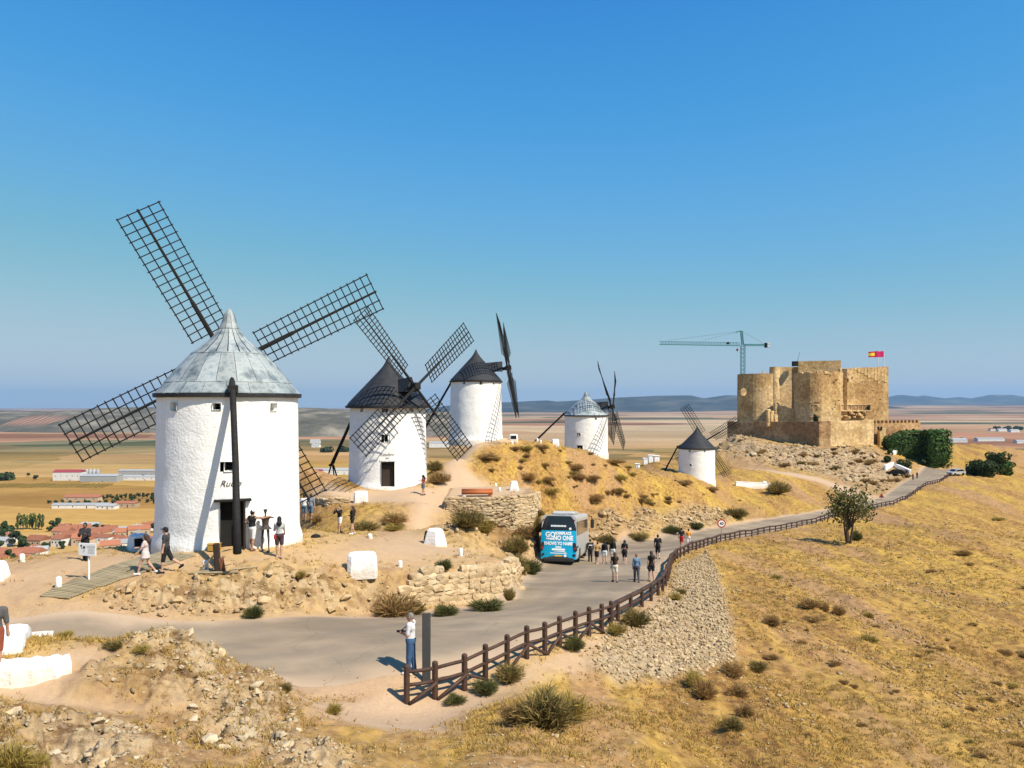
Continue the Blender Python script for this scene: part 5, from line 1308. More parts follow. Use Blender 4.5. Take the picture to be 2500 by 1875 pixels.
# information board by the boardwalk
g = ground_at(217, 1418); ib = empty('information_board', g, R(-14), 'white information board on a thin white post beside the boardwalk', 'sign')
kk = g.y / F
MB().tube([(0, 0, -0.15), (0, 0, 62 * kk)], 0.035, 8).build('post', M['sign_w'], ib)
bd = MB().bbox((-0.02, -0.05, 77 * kk), (51 * kk, 0.03, 31 * kk), 0.008).build('board', M['sign_w'], ib)
M['greyprint'] = mk('grey_print', (0.45, 0.47, 0.47), (0.40, 0.42, 0.42), 9, 0.7)
for (u, v, r_) in ((-0.22, 0.28, .035), (-0.12, 0.16, .045), (-0.20, 0.10, .02), (-0.12, -0.10, .018), (-.16, -.2, .012)):
    disc(r_ * 1.1, -0.071, -0.066, 0).build('emblem', M['panel'], bd, loc=(u * 51 * kk * 1.6, 0, 77 * kk + v * 31 * kk))
for q in range(6): MB().box((0.16, -0.068, 77 * kk + (0.28 - q * 0.11) * 31 * kk), (random.uniform(.22, .36), 0.004, 0.018)).build('text_line', M['greyprint'], bd)

# ------------------------------------------------------------------ white lamp housings, bollards, parapet
def bollard(px, py, w, h, label, shape='round'):
    g = ground_at(px, py); k = g.y / F; r = w * k / 2; H = h * k
    m = MB().lathe([(r * 0.98, -0.1), (r, 0.02), (r * 0.97, H * 0.78), (r * 0.85, H * 0.92), (r * 0.5, H), (0.01, H * 1.01)], 14)
    o = m.build('bollard', M['white'], None, True); o.location = g
    cap_ = MB().lathe([(r * 1.12, -0.06), (r * 1.12, 0.03), (r * 0.9, 0.05)], 14, cap=False).build('bollard_foot', M['white'], o)
    tag(o, label, 'bollard', 'whitewashed bollards'); return o
for px, py, w, h, lab in ((143, 1435, 15, 27, 'round-headed white bollard by the boardwalk end'), (54, 1372, 12, 20, 'white bollard at the plaza edge above the town'), (502, 1390, 14, 22, 'small white bollard beside the wooden winch post'),
                     (977, 1384, 11, 16, 'white bollard near the dry-stone wall, alone on the terrace'), (1125, 1357, 10, 19, 'tall white bollard at the terrace corner above the road'), (903, 1314, 12, 11, 'squat white bollard on the path by the two women'),
                     (1083, 1333, 9, 17, 'white bollard leaning on the lamp housing with black glass'), (1131, 1213, 6, 9, 'white bollard at the end of the orange bench'), (1210, 1187, 6, 8, 'tiny white bollard behind the orange bench'), (1220, 1199, 6, 9, 'tiny white bollard before the trapezoid lamp housing'),
                     (1312, 1078, 5, 8, 'tiny white bollard on the crest between the third and fourth windmills'), (1320, 1082, 5, 8, 'tiny white bollard on the crest between the third and fourth windmills'), (1342, 1077, 6, 9, 'tiny white bollard on the crest between the third and fourth windmills'), (1250, 1083, 7, 6, 'low white bollard at the foot of the third windmill')):
    bollard(px, py, w, h, lab)
def housing(px, py, w, h, dep, rz, label, glass=None, taper=0.82, lean=0.0):
    """whitewashed masonry lamp housing: chamfered block tapering upwards"""
    g = ground_at(px, py); k = g.y / F; w, h = w * k, h * k
    root = empty('lamp_housing', g, rz, label, 'lamp housing', 'whitewashed lamp housings')
    mb = MB(); n = 10; vs = []
    for j, (f, ins) in enumerate(((-0.45, 0), (0.0, 0), (0.3, 0), (0.6, 0), (0.88, 0.0), (0.97, 0.05), (1.0, 0.13))):
        s = 1 - (1 - taper) * max(f, 0)
        x, y = max(w / 2 * s - ins * w, 0.02), max(dep / 2 * s - ins * dep, 0.02); b = min(0.16 * w, 0.16 * dep)
        for q, (sx, sy) in enumerate(((1, -1), (1, 1), (-1, 1), (-1, -1))):
            pass
        ring = [(x - b, -y), (x, -y + b), (x, y - b), (x - b, y), (-x + b, y), (-x, y - b), (-x, -y + b), (-x + b, -y)]
        for u, v in ring: vs.append((u + random.uniform(-.012, .012) + lean * f * w, v + random.uniform(-.012, .012), f * h))
    fs = [tuple(range(8))[::-1], tuple(range(48, 56))]
    for r_ in range(6):
        for i in range(8): fs.append((r_ * 8 + i, r_ * 8 + (i + 1) % 8, r_ * 8 + 8 + (i + 1) % 8, r_ * 8 + 8 + i))
    mb.add(vs, fs).build('masonry', M['white'], root)
    if glass == 'left':
        MB().box((-w / 2 * (1 + taper) / 2 - 0.0, 0, h * 0.55), (0.06, dep * 0.62, h * 0.58), Matrix.Rotation(R(math.degrees(math.atan((1 - taper) * w / 2 / h))), 3, 'Y')).build('lamp_glass', M['dark'], root)
    elif glass == 'front':
        MB().box((0, -dep / 2 * (1 + taper) / 2, h * 0.55), (w * 0.6, 0.06, h * 0.5), Matrix.Rotation(R(-math.degrees(math.atan((1 - taper) * dep / 2 / h))), 3, 'X')).build('lamp_glass', M['dark'], root)
    return root
housing(884, 1391, 72, 42, 0.8, R(14), 'large rounded white block alone on the terrace before the nearest windmill', None, 0.92)
housing(1062, 1330, 50, 40, 1.0, R(-28), 'white lamp housing with a slanted black glass front at the terrace edge', 'left', 0.66)
housing(881, 1226, 34, 27, 0.7, R(5), 'plain white block before the dark-roofed windmill with the closed door', None, 0.94)
housing(1255, 1197, 24, 23, 0.6, R(-8), 'small white trapezoid lamp housing behind the orange bench', None, 0.6)
housing(1254, 1076, 22, 16, 0.8, R(0), 'white lamp housing with dark opening beside the third windmill', 'front', 0.85)
housing(1356, 1087, 19, 15, 0.8, R(0), 'white block on the crest between the third and fourth windmills', None, 0.85)
housing(340, 1342, 52, 38, 0.9, R(38), 'lamp housing with a dark opening shaded by the nearest windmill', 'front', 0.8)
housing(-4, 1412, 40, 42, 0.9, R(12), 'white wedge block cut by the picture edge on the plaza', None, 0.62)
g = ground_at(384, 1342); pw_ = empty('parapet', g, R(18), 'low white parapet behind the walking couple', 'wall')
MB().bbox((0.1, 0.3, 0.2), (1.0, 0.35, 0.45), 0.05).build('masonry', M['white'], pw_); MB().bbox((0.1, 0.3, 0.45), (1.08, 0.42, 0.07), 0.03).build('coping', M['white'], pw_)
# whitewashed steps wall on the mound (V of two ragged walls)
g0 = ground_at(20, 1650); vw = empty('whitewashed_wall', g0, 0, 'ragged whitewashed V-shaped low wall on the near mound', 'wall')
def ragged(pa, pb, h0, h1, th, nm):
    a, b = ground_at(*pa), ground_at(*pb); n = 14; d = (b - a); d.z = 0; d.normalize(); nn = Vector((-d.y, d.x, 0)); vs = []
    for i in range(n + 1):
        t = i / n; p = a.lerp(b, t); p.z = gz(p.x, p.y); h = (h0 + (h1 - h0) * t) * (1 + 0.10 * math.sin(i * 2.3)) + random.uniform(-.03, .03)
        j = [random.uniform(-.05, .05) for _ in range(4)]
        for off, z in ((-th / 2 + j[0], -0.2), (-th / 2 + 0.04 + j[1], h * 0.8), (-th / 4, h), (th / 4, h + j[2]), (th / 2 - .04 + j[3], h * .8), (th / 2, -0.2)):
            vs.append(p + nn * off + Vector((0, 0, z)) - g0)
    fs = [(i * 6 + k, (i + 1) * 6 + k, (i + 1) * 6 + k + 1, i * 6 + k + 1) for i in range(n) for k in range(5)] + [tuple(range(6)), tuple(range(n * 6, n * 6 + 6))[::-1]]
    mb = MB(); mb.add(vs, [f[::-1] for f in fs]); return mb.build(nm, M['white'], vw)
ragged((-60, 1655), (172, 1622), 0.27, 0.16, 0.95, 'front_wall'); ragged((-10, 1598), (85, 1553), 0.22, 0.10, 1.0, 'rear_wall')

# ------------------------------------------------------------------ boardwalk, winch post, bench, bits around the first mill
bw = empty('boardwalk', ground_at(130, 1460), 0, 'grey plank boardwalk leading to the open mill door', 'boardwalk'); bwl = Vector(bw.location)
A0, A1 = ground_at(96, 1459), ground_at(168, 1464); B0, B1 = ground_at(398, 1350), ground_at(478, 1358)
nP = 52
for i in range(nP):
    t = (i + 0.5) / nP; a, b = A0.lerp(B0, t), A1.lerp(B1, t)
    for q in (a, b): q.z = gz(q.x, q.y) + 0.045 + random.uniform(-.006, .006)
    d = b - a; L = d.length; mid = (a + b) / 2
    MB().bbox((0, 0, 0), (L, (B0 - A0).length / nP * 0.9, 0.05), 0.006).build('plank', M['plank'], bw, matrix=Matrix.Translation(mid - bwl) @ Matrix.Rotation(math.atan2(d.y, d.x), 4, 'Z') @ Matrix.Rotation(-math.asin(d.z / L), 4, 'Y'))
M['redwood'] = mk('reddish_timber', (0.20, 0.075, 0.035), (0.10, 0.045, 0.028), 5, 0.7, 0.3, 20)
g = ground_at(533, 1399); wpst = empty('winch_post', g, 0.2, 'stout reddish wooden winch post with ground beams before the mill door', 'post')
MB().bbox((-0.04, 0, 0.55), (0.22, 0.22, 1.14), 0.03, Matrix.Rotation(R(-4), 3, 'Y')).build('post', M['door'], wpst)
MB().bbox((0.14, -0.03, 0.26), (0.18, 0.2, 0.62), 0.03, Matrix.Rotation(R(-10), 3, 'Y')).build('side_block', M['redwood'], wpst)
MB().tube([(-1.0, -0.1, 0.06), (0.75, -0.28, 0.06)], 0.05, 6).build('ground_beam', M['plank'], wpst); MB().tube([(-0.8, 0.1, 0.05), (-0.1, 0.25, 0.05)], 0.05, 6).build('ground_beam', M['plank'], wpst)
MB().tube([(-0.75, 0.25, 0.02), (-0.08, 0.02, 0.75)], 0.035, 6).build('strut', M['plank'], wpst)
MB().tube([(0.02, 0, 0.78), (0.72, 0.55, 0.86)], 0.022, 6).build('rope', M['plank'], wpst); MB().tube([(0.35, 0.3, 0.05), (1.35, 0.55, 0.07)], 0.04, 6).build('lever', M['plank'], wpst)
M['ochre'] = mk('ochre_paint', (0.42, 0.25, 0.05), (0.34, 0.20, 0.045), 4, 0.7)
g = ground_at(523, 1344); bx = empty('wooden_box', g, 0.1, 'small ochre wooden box by the mill wall', 'box')
MB().bbox((0, 0, 0.13), (0.46, 0.36, 0.26), 0.02).build('crate', M['ochre'], bx); MB().bbox((0, 0, 0.275), (0.5, 0.4, 0.03), 0.008).build('lid', M['ochre'], bx)
M['orange'] = mk('orange_timber', (0.42, 0.13, 0.035), (0.32, 0.09, 0.03), 3, 0.6, 0.2, 14, stretch=(0.3, 3, 3))
g = ground_at(1165, 1212); be = empty('bench', g, R(4), 'long reddish-orange log bench on the terrace of the dark-roofed mill', 'bench')
for k, (y_, z_) in enumerate(((-0.14, 0.3), (0.14, 0.3), (0.27, 0.42))): MB().tube([(-1.15, y_, z_), (1.15, y_, z_)], 0.13, 9).build('log', M['orange'], be, True)
for s in (-1, 1): MB().bbox((s * 0.95, 0.0, 0.08), (0.22, 0.4, 0.24), 0.03).build('support', M['white' if s < 0 else 'orange'], be)
# metal figure by the door: generic welded stand-in
g = ground_at(648, 1346); st_ = empty('metal_sculpture', g, 0, 'thin dark welded metal figure standing by the mill wall', 'sculpture'); k = g.y / F
MB().lathe([(0.17, 0.98), (0.13, 1.12), (0.15, 1.3), (0.21, 1.42), (0.06, 1.46)], 12).build('breastplate', M['iron'], st_); MB().lathe([(0.03, 1.46), (0.035, 1.58), (0.09, 1.74), (0.07, 1.75)], 10).build('head', M['iron'], st_)
MB().lathe([(0.27, 0.94), (0.16, 1.02)], 12, cap=False).build('skirt', M['iron'], st_)
for s in (-1, 1):
    MB().tube([(s * 0.10, 0, 0.98), (s * 0.13, 0, 0.52), (s * 0.14, 0, 0.04)], [0.06, 0.045, 0.02], 7).build('leg', M['iron'], st_); MB().bbox((s * 0.14, -0.05, 0.02), (0.08, 0.22, 0.05), 0.01).build('foot', M['iron'], st_)
    MB().tube([(s * 0.19, 0, 1.42), (s * 0.34, 0, 1.40)], 0.03, 6).build('arm', M['iron'], st_)
g = ground_at(771, 1312); bg_ = empty('bag', g, 0.2, 'small black bag lying on the path beside the nearest mill', 'bag')
MB().lathe([(0.2, 0), (0.24, 0.06), (0.17, 0.13), (0.02, 0.16)], 12).build('pouch', M['dark'], bg_); MB().tube([(-.1, 0, .12), (0, 0, .22), (.1, 0, .12)], 0.012, 5).build('strap', M['dark'], bg_)

# ------------------------------------------------------------------ coach
M['bus_blue'] = mk('blue_lacquer', (0.0, 0.36, 0.60), (0.0, 0.33, 0.56), 1, 0.35, spec=0.5); M['bus_white'] = mk('silver_lacquer', (0.46, 0.46, 0.44), (0.40, 0.40, 0.39), 1, 0.3, spec=0.5)
M['bus_black'] = mk('tinted_glass', (0.012, 0.014, 0.016), (0.018, 0.02, 0.022), 1, 0.12, spec=0.6); M['bus_dark'] = mk('bus_underside', (0.02, 0.02, 0.021), (0.03, 0.03, 0.03), 2, 0.8); M['decal'] = mk('white_decal', (0.85, 0.87, 0.88), (0.8, 0.83, 0.85), 2, 0.5)
M['lamp_red'] = mk('tail_lamp', (0.35, 0.02, 0.03), (0.2, 0.012, 0.02), 4, 0.2, spec=0.6); M['tyre'] = mk('tyre', (0.015, 0.015, 0.015), (0.02, 0.02, 0.02), 4, 0.85); M['plate_y'] = mk('yellow_plate', (0.75, 0.42, 0.06), (0.7, 0.38, 0.05), 3, 0.5); M['brown_reflection_glass'] = mk('side_glass_brown_reflection', (0.045, 0.035, 0.028), (0.06, 0.045, 0.035), 1, 0.12, spec=0.7)  # side glass: brown reflection of the ground put into its base colour
ph = R(9.8); bx0, by0 = W(1363, 54.6), 54.6; hd_ = Vector((math.sin(ph), math.cos(ph), 0))
zr = float(hbase(np.array([bx0]), np.array([by0]))[0]) + 0.035; fe = Vector((bx0, by0, 0)) + hd_ * 12; zf = float(hbase(np.array([fe.x]), np.array([fe.y]))[0]) + 0.035
bus = empty('coach', (bx0, by0, zr), 0, 'bright blue and silver tour coach parked on the road, seen from behind', 'coach'); bus.rotation_euler = (math.atan2(zf - zr, 12), 0, -ph)
Wb, Hb, Lb = 1.27, 3.5, 12.0
def section(z0=0.38, inset=0.0):
    r_ = 0.28; pts = []
    pts += [(-Wb + 0.05, z0), (Wb - 0.05, z0), (Wb, z0 + 0.3), (Wb, 1.6), (Wb - 0.05, Hb - r_)]
    pts += [(Wb - 0.05 - r_ * (1 - math.cos(a)), Hb - r_ + r_ * math.sin(a)) for a in (R(30), R(60), R(88))]
    return pts + [(-x, z) for x, z in pts[::-1][:-2]]
MB().prism(section(), 0.10, Lb).build('body', M['bus_white'], bus)
MB().prism([(-Wb + .1, 0.36), (Wb - .1, 0.36), (Wb - .1, 0.5), (-Wb + .1, 0.5)], 0.1, Lb - 0.1).build('underside', M['bus_dark'], bus)
# rear end: curved blue cap, black upper glass
def rear_piece(name, z0, z1, mat, arch=0.0, bul=0.10, w=Wb, d0=0.0):
    n = 14; mb = MB(); vs = []
    for j in range(7):
        for i in range(n + 1):
            u = -1 + 2 * i / n; zz = z0 + arch * max(0, 1 - (abs(u) / 0.72) ** 4) * (1 - j / 6.0) + (z1 - z0) * j / 6
            wx = w - 0.05 * max(0, (zz - 1.6) / 2) - (0.12 if zz > 3.3 else 0) * 1
            vs.append((u * wx, d0 + bul * (abs(u) ** 3) - 0.02 + 0.06 * max(0, zz - 2.2), zz))
    for j in range(6):
        for i in range(n):
            a = j * (n + 1) + i; mb.f.append((a, a + 1, a + n + 2, a + n + 1))
    mb.v = vs
    # return edge into the body
    return mb.build(name, mat, bus, True)
rear_piece('rear_panel', 0.42, 2.42, M['bus_blue'], 0.22); rear_piece('rear_window', 2.425, 3.44, M['bus_black'])
MB().bbox((0, 0.12, 0.36), (2.2, 0.35, 0.34), 0.08).build('bumper', M['bus_dark'], bus)
for s in (-1, 1):
    MB().prism([(s * Wb, 0.8), (s * Wb, 2.42), (s * (Wb + .004), 2.42), (s * (Wb + .004), 0.8)], 0.02, 0.5)
    tl = MB().bbox((s * 1.17, 0.06, 1.28), (0.22, 0.2, 0.62), 0.07, Matrix.Rotation(R(-14 * s), 3, 'Y')).build('tail_light', M['bus_black'], bus); MB().bbox((s * 1.17, -0.02, 1.18), (0.10, 0.1, 0.22), 0.03).build('lamp', M['lamp_red'], tl)
    MB().bbox((s * 1.10, 0.06, 3.16), (0.10, 0.10, 0.10), 0.03).build('marker_light', M['lamp_red'], bus)
    MB().bbox((s * 1.12, 0.03, 0.72), (0.22, 0.14, 0.14), 0.04, Matrix.Rotation(R(24 * s), 3, 'Y')).build('fog_light', M['bus_black'], bus)
    for wy in (3.0, 9.3):
        wh = MB().lathe([(0.3, -0.14), (0.47, -0.13), (0.5, -0.05), (0.5, 0.05), (0.47, 0.13), (0.3, 0.14)], 22).build('wheel', M['tyre'], bus, matrix=Matrix.Translation((s * (Wb - 0.15), wy, 0.5)) @ Matrix.Rotation(R(90), 4, 'Y'))
        MB().lathe([(0.02, -0.1), (0.3, -0.12), (0.3, 0.12), (0.02, 0.1)], 16).build('rim', M['galv'], wh)
        MB().prism([(s * (Wb - .2), 0.36), (s * (Wb + .006), 0.36), (s * (Wb + .006), 1.05), (s * (Wb - .2), 1.05)][::s], wy - 0.6, wy + 0.6).build('wheel_arch', M['bus_dark'], bus)
    for k in range(5): MB().bbox((s * (Wb - 0.02), 1.6 + k * 2.05, 2.55), (0.06, 2.0, 1.0), 0.02).build('side_window', M['brown_reflection_glass'], bus)
    for k in range(4): MB().bbox((s * (Wb + 0.002), 4.6 + k * 1.1, 0.95), (0.012, 1.06, 0.75), 0.004).build('luggage_hatch', M['bus_white'], bus)
    mm = MB().tube([(s * 1.1, Lb - 0.1, 3.3), (s * 1.5, Lb + 0.15, 3.25), (s * 1.58, Lb + 0.1, 2.9)], 0.05, 6).build('mirror_arm', M['bus_dark'], bus); MB().bbox((s * 1.58, Lb + 0.08, 2.62), (0.30, 0.2, 0.75), 0.06).build('mirror', M['bus_dark'], mm)
MB().bbox((1.28, 0.9, 1.25), (0.03, 1.2, 0.12), 0.01).build('side_trim', M['bus_dark'], bus)
MB().bbox((0, 4.5, Hb + 0.1), (1.7, 3.4, 0.26), 0.1).build('air_conditioner', M['bus_white'], bus)
for yy in (1.9, 8.5): MB().bbox((0.0, yy, Hb + 0.04), (0.8, 0.8, 0.1), 0.03).build('roof_hatch', M['galv'], bus)
def dec(txt, size, x, z, mat='decal', name='lettering', sx=1.0, off=0.012):
    me = text_mesh(txt, size, M[mat], 0, 'CENTER', 0.004, offset=off)
    for v in me.vertices:
        u = (v.co.x * sx + x); v.co = Vector((u, -0.034 + 0.10 * abs(u / Wb) ** 3 + 0.06 * max(0, z + v.co.y - 2.2) - v.co.z, z + v.co.y))
    return link(name, me, bus)
dec('GO', 0.50, -0.60, 1.96, sx=0.92, off=0.02); dec('WHERE', 0.19, -0.60, 1.76, sx=0.95); dec('SOMEPLACE', 0.27, 0.32, 2.14, sx=0.78, off=0.014); dec('NO ONE', 0.44, 0.32, 1.75, sx=0.80, off=0.02); dec('KNOWS YO NAME', 0.32, -0.03, 1.40, sx=0.75, off=0.014)
# small unreadable imprint: swoosh, lines
sw = MB(); sw.prism([(-0.46, 1.02), (0.42, 1.02), (0.5, 1.08), (0.42, 1.16), (-0.42, 1.16), (-0.5, 1.09)], -0.034, -0.026); sw.build('logo_bar', M['decal'], bus)
sw = MB(); sw.prism([(0.30, 0.93), (0.50, 0.87), (0.50, 0.93), (0.36, 1.0), (-0.34, 0.955), (-0.34, 0.94)], -0.034, -0.026); sw.build('logo_swoosh', M['decal'], bus)
MB().prism([(-0.22, 1.21), (0.2, 1.21), (0.2, 1.30), (-0.22, 1.30)], -0.033, -0.026).build('logo_line', M['decal'], bus); MB().prism([(-0.6, 0.80), (0.6, 0.80), (0.6, 0.85), (-0.6, 0.85)], -0.031, -0.024).build('address_line', M['decal'], bus)
for k in range(11): MB().prism([(-0.56 + k * 0.1, 2.68), (-0.48 + k * 0.1, 2.68), (-0.48 + k * 0.1, 2.80), (-0.56 + k * 0.1, 2.80)], -0.008, -0.0).build('name_strip', M['decal'], bus)
MB().prism([(-0.27, 0.60), (0.27, 0.60), (0.27, 0.70), (-0.27, 0.70)], -0.05, -0.03).build('number_plate', M['plate_y'], bus); MB().lathe([(0.10, 0), (0.10, 0.01)], 12).build('sticker', M['decal'], bus, matrix=Matrix.Translation((0.48, -0.03, 0.66)) @ Matrix.Rotation(R(90), 4, 'X'))
MB().lathe([(0.09, 0), (0.09, 0.01)], 12).build('sticker', M['decal'], bus, matrix=Matrix.Translation((0.82, 0.02, 2.56)) @ Matrix.Rotation(R(90), 4, 'X'))
# parked cars at the end of the road
def car(px, py, rz, mat, label):
    g = ground_at(px, py); r_ = empty('parked_car', g, rz, label, 'car')
    side = [(-2.1, 0.35), (2.1, 0.35), (2.15, 0.75), (1.3, 0.92), (0.6, 1.42), (-1.2, 1.45), (-1.95, 0.95), (-2.15, 0.8)]
    MB().prism(side, -0.85, 0.85).build('body', M[mat], r_); MB().prism([(1.15, 0.95), (0.55, 1.38), (-1.15, 1.4), (-1.75, 0.97)], -0.87, 0.87).build('window', M['bus_black'], r_)
    MB().prism([(1.28, 0.93), (0.62, 1.40), (0.66, 1.42), (1.34, 0.93)], -0.7, 0.7).build('windscreen', M['bus_black'], r_)
    for wx in (-1.3, 1.3):
        for s in (-1, 1):
            w_ = MB().lathe([(0.05, -0.1), (0.32, -0.1), (0.34, 0), (0.32, 0.1), (0.05, 0.1)], 14).build('wheel', M['tyre'], r_, matrix=Matrix.Translation((wx, s * 0.8, 0.33)) @ Matrix.Rotation(R(90), 4, 'X'))
    for s in (-1, 1): MB().bbox((2.12, s * 0.62, 0.72), (0.1, 0.3, 0.14), 0.03).build('headlight', M['decal'], r_)
car(2334, 1160, R(200), 'bus_white', 'silver car parked where the road ends below the castle'); car(2187, 1161, R(150), 'bus_dark', 'dark car parked beside the castle approach')
# ------------------------------------------------------------------ people: one continuous skin each, clothes as shells
def surfnet(vals, org, h):
    s = vals < 0; nx, ny, nz = vals.shape
    c = np.zeros((nx - 1, ny - 1, nz - 1), int)
    cor = [(i, j, k) for i in (0, 1) for j in (0, 1) for k in (0, 1)]
    for i, j, k in cor: c += s[i:nx - 1 + i, j:ny - 1 + j, k:nz - 1 + k]
    mix = (c > 0) & (c < 8); idx = np.full(mix.shape, -1); I, J, K = np.nonzero(mix); idx[I, J, K] = np.arange(len(I))
    acc = np.zeros((len(I), 3)); cnt = np.zeros(len(I))
    for a in cor:
        for ax in range(3):
            if a[ax]: continue
            b = list(a); b[ax] = 1
            va = vals[I + a[0], J + a[1], K + a[2]]; vb = vals[I + b[0], J + b[1], K + b[2]]
            m = (va < 0) != (vb < 0); t = np.where(m, va / np.where(m, va - vb, 1), 0)
            p = np.stack([np.full(len(I), float(q)) for q in a], 1); p[:, ax] += t
            acc += np.where(m[:, None], p, 0); cnt += m
    V = (np.stack([I, J, K], 1) + acc / cnt[:, None]) * h + org
    Fs = []
    for ax in range(3):
        b = [0, 0, 0]; b[ax] = 1; u, v = (ax + 1) % 3, (ax + 2) % 3
        sl0 = tuple(slice(1, n - 1) for n in vals.shape); A = s[sl0]; B = s[tuple(slice(1 + b[q], vals.shape[q] - 1 + b[q]) for q in range(3))]
        i, j, k = np.nonzero(A != B); base = np.stack([i, j, k], 1) + 1; fl = A[i, j, k]
        lim = np.array(mix.shape); ok = (base < lim).all(1); base, fl = base[ok], fl[ok]
        du = np.zeros(3, int); du[u] = 1; dv = np.zeros(3, int); dv[v] = 1
        q = [base - du - dv, base - dv, base, base - du]; ids = np.stack([idx[w[:, 0], w[:, 1], w[:, 2]] for w in q], 1)
        ids[~fl] = ids[~fl][:, ::-1]; Fs.append(ids[(ids >= 0).all(1)])
    return V, np.concatenate(Fs)
def cap_sdf(Pn, a, b, ra, rb):
    a, b = np.array(a), np.array(b); ab = b - a; t = np.clip(((Pn - a) @ ab) / max(ab @ ab, 1e-9), 0, 1)
    return np.linalg.norm(Pn - a - t[..., None] * ab, axis=-1) - (ra + (rb - ra) * t)
def ell_sdf(Pn, c, r):
    q = (Pn - np.array(c)) / np.array(r); k = np.linalg.norm(q, axis=-1); return (k - 1) * min(r)
def smin(a, b, k=0.03):
    h = np.clip(0.5 + 0.5 * (b - a) / k, 0, 1); return b + (a - b) * h - k * h * (1 - h)
ARMS = {'down': ((.14, 0, -.99), (.06, .16, -.98)), 'camera': ((.16, .08, -.98), (-.55, .8, .08)), 'hip': ((.62, -.3, -.7), (-.78, .45, -.42)), 'photo': ((.38, .62, -.55), (-.5, .35, .8)), 'phone': ((.12, .3, -.94), (-.25, .85, .42)),
        'fwd': ((.12, .42, -.9), (.0, .7, -.7)), 'back': ((.12, -.38, -.92), (.05, -.15, -.98)), 'reach': ((.75, .55, -.1), (.5, .8, .15)), 'point': ((.12, .5, -.8), (.05, .95, -.15))}
CM = {}
def cloth(rgb, rough=0.9):
    k = tuple(rgb)
    if k not in CM: CM[k] = mk('cloth_%d' % len(CM), rgb, tuple(x * 0.82 for x in rgb), 9, rough, 0.25, 30)
    return CM[k]
SKIN = [mk('skin_light', (0.50, 0.30, 0.21), (0.46, 0.27, 0.19), 6, 0.55), mk('skin_tan', (0.40, 0.22, 0.14), (0.36, 0.19, 0.12), 6, 0.55), mk('skin_dark', (0.16, 0.085, 0.055), (0.13, 0.07, 0.045), 6, 0.55)]
HAIR = {k: mk('hair_' + k, c, tuple(x * .7 for x in c), 20, 0.6, 0.4, 60) for k, c in dict(black=(.012, .010, .009), brown=(.06, .03, .017), grey=(.24, .22, .20), blond=(.28, .17, .07)).items()}
EYE = mk('eye', (0.02, 0.015, 0.012), (0.03, 0.02, 0.015), 5, 0.2); LIP = mk('lip', (0.30, 0.10, 0.08), (0.28, 0.09, 0.07), 5, 0.5)
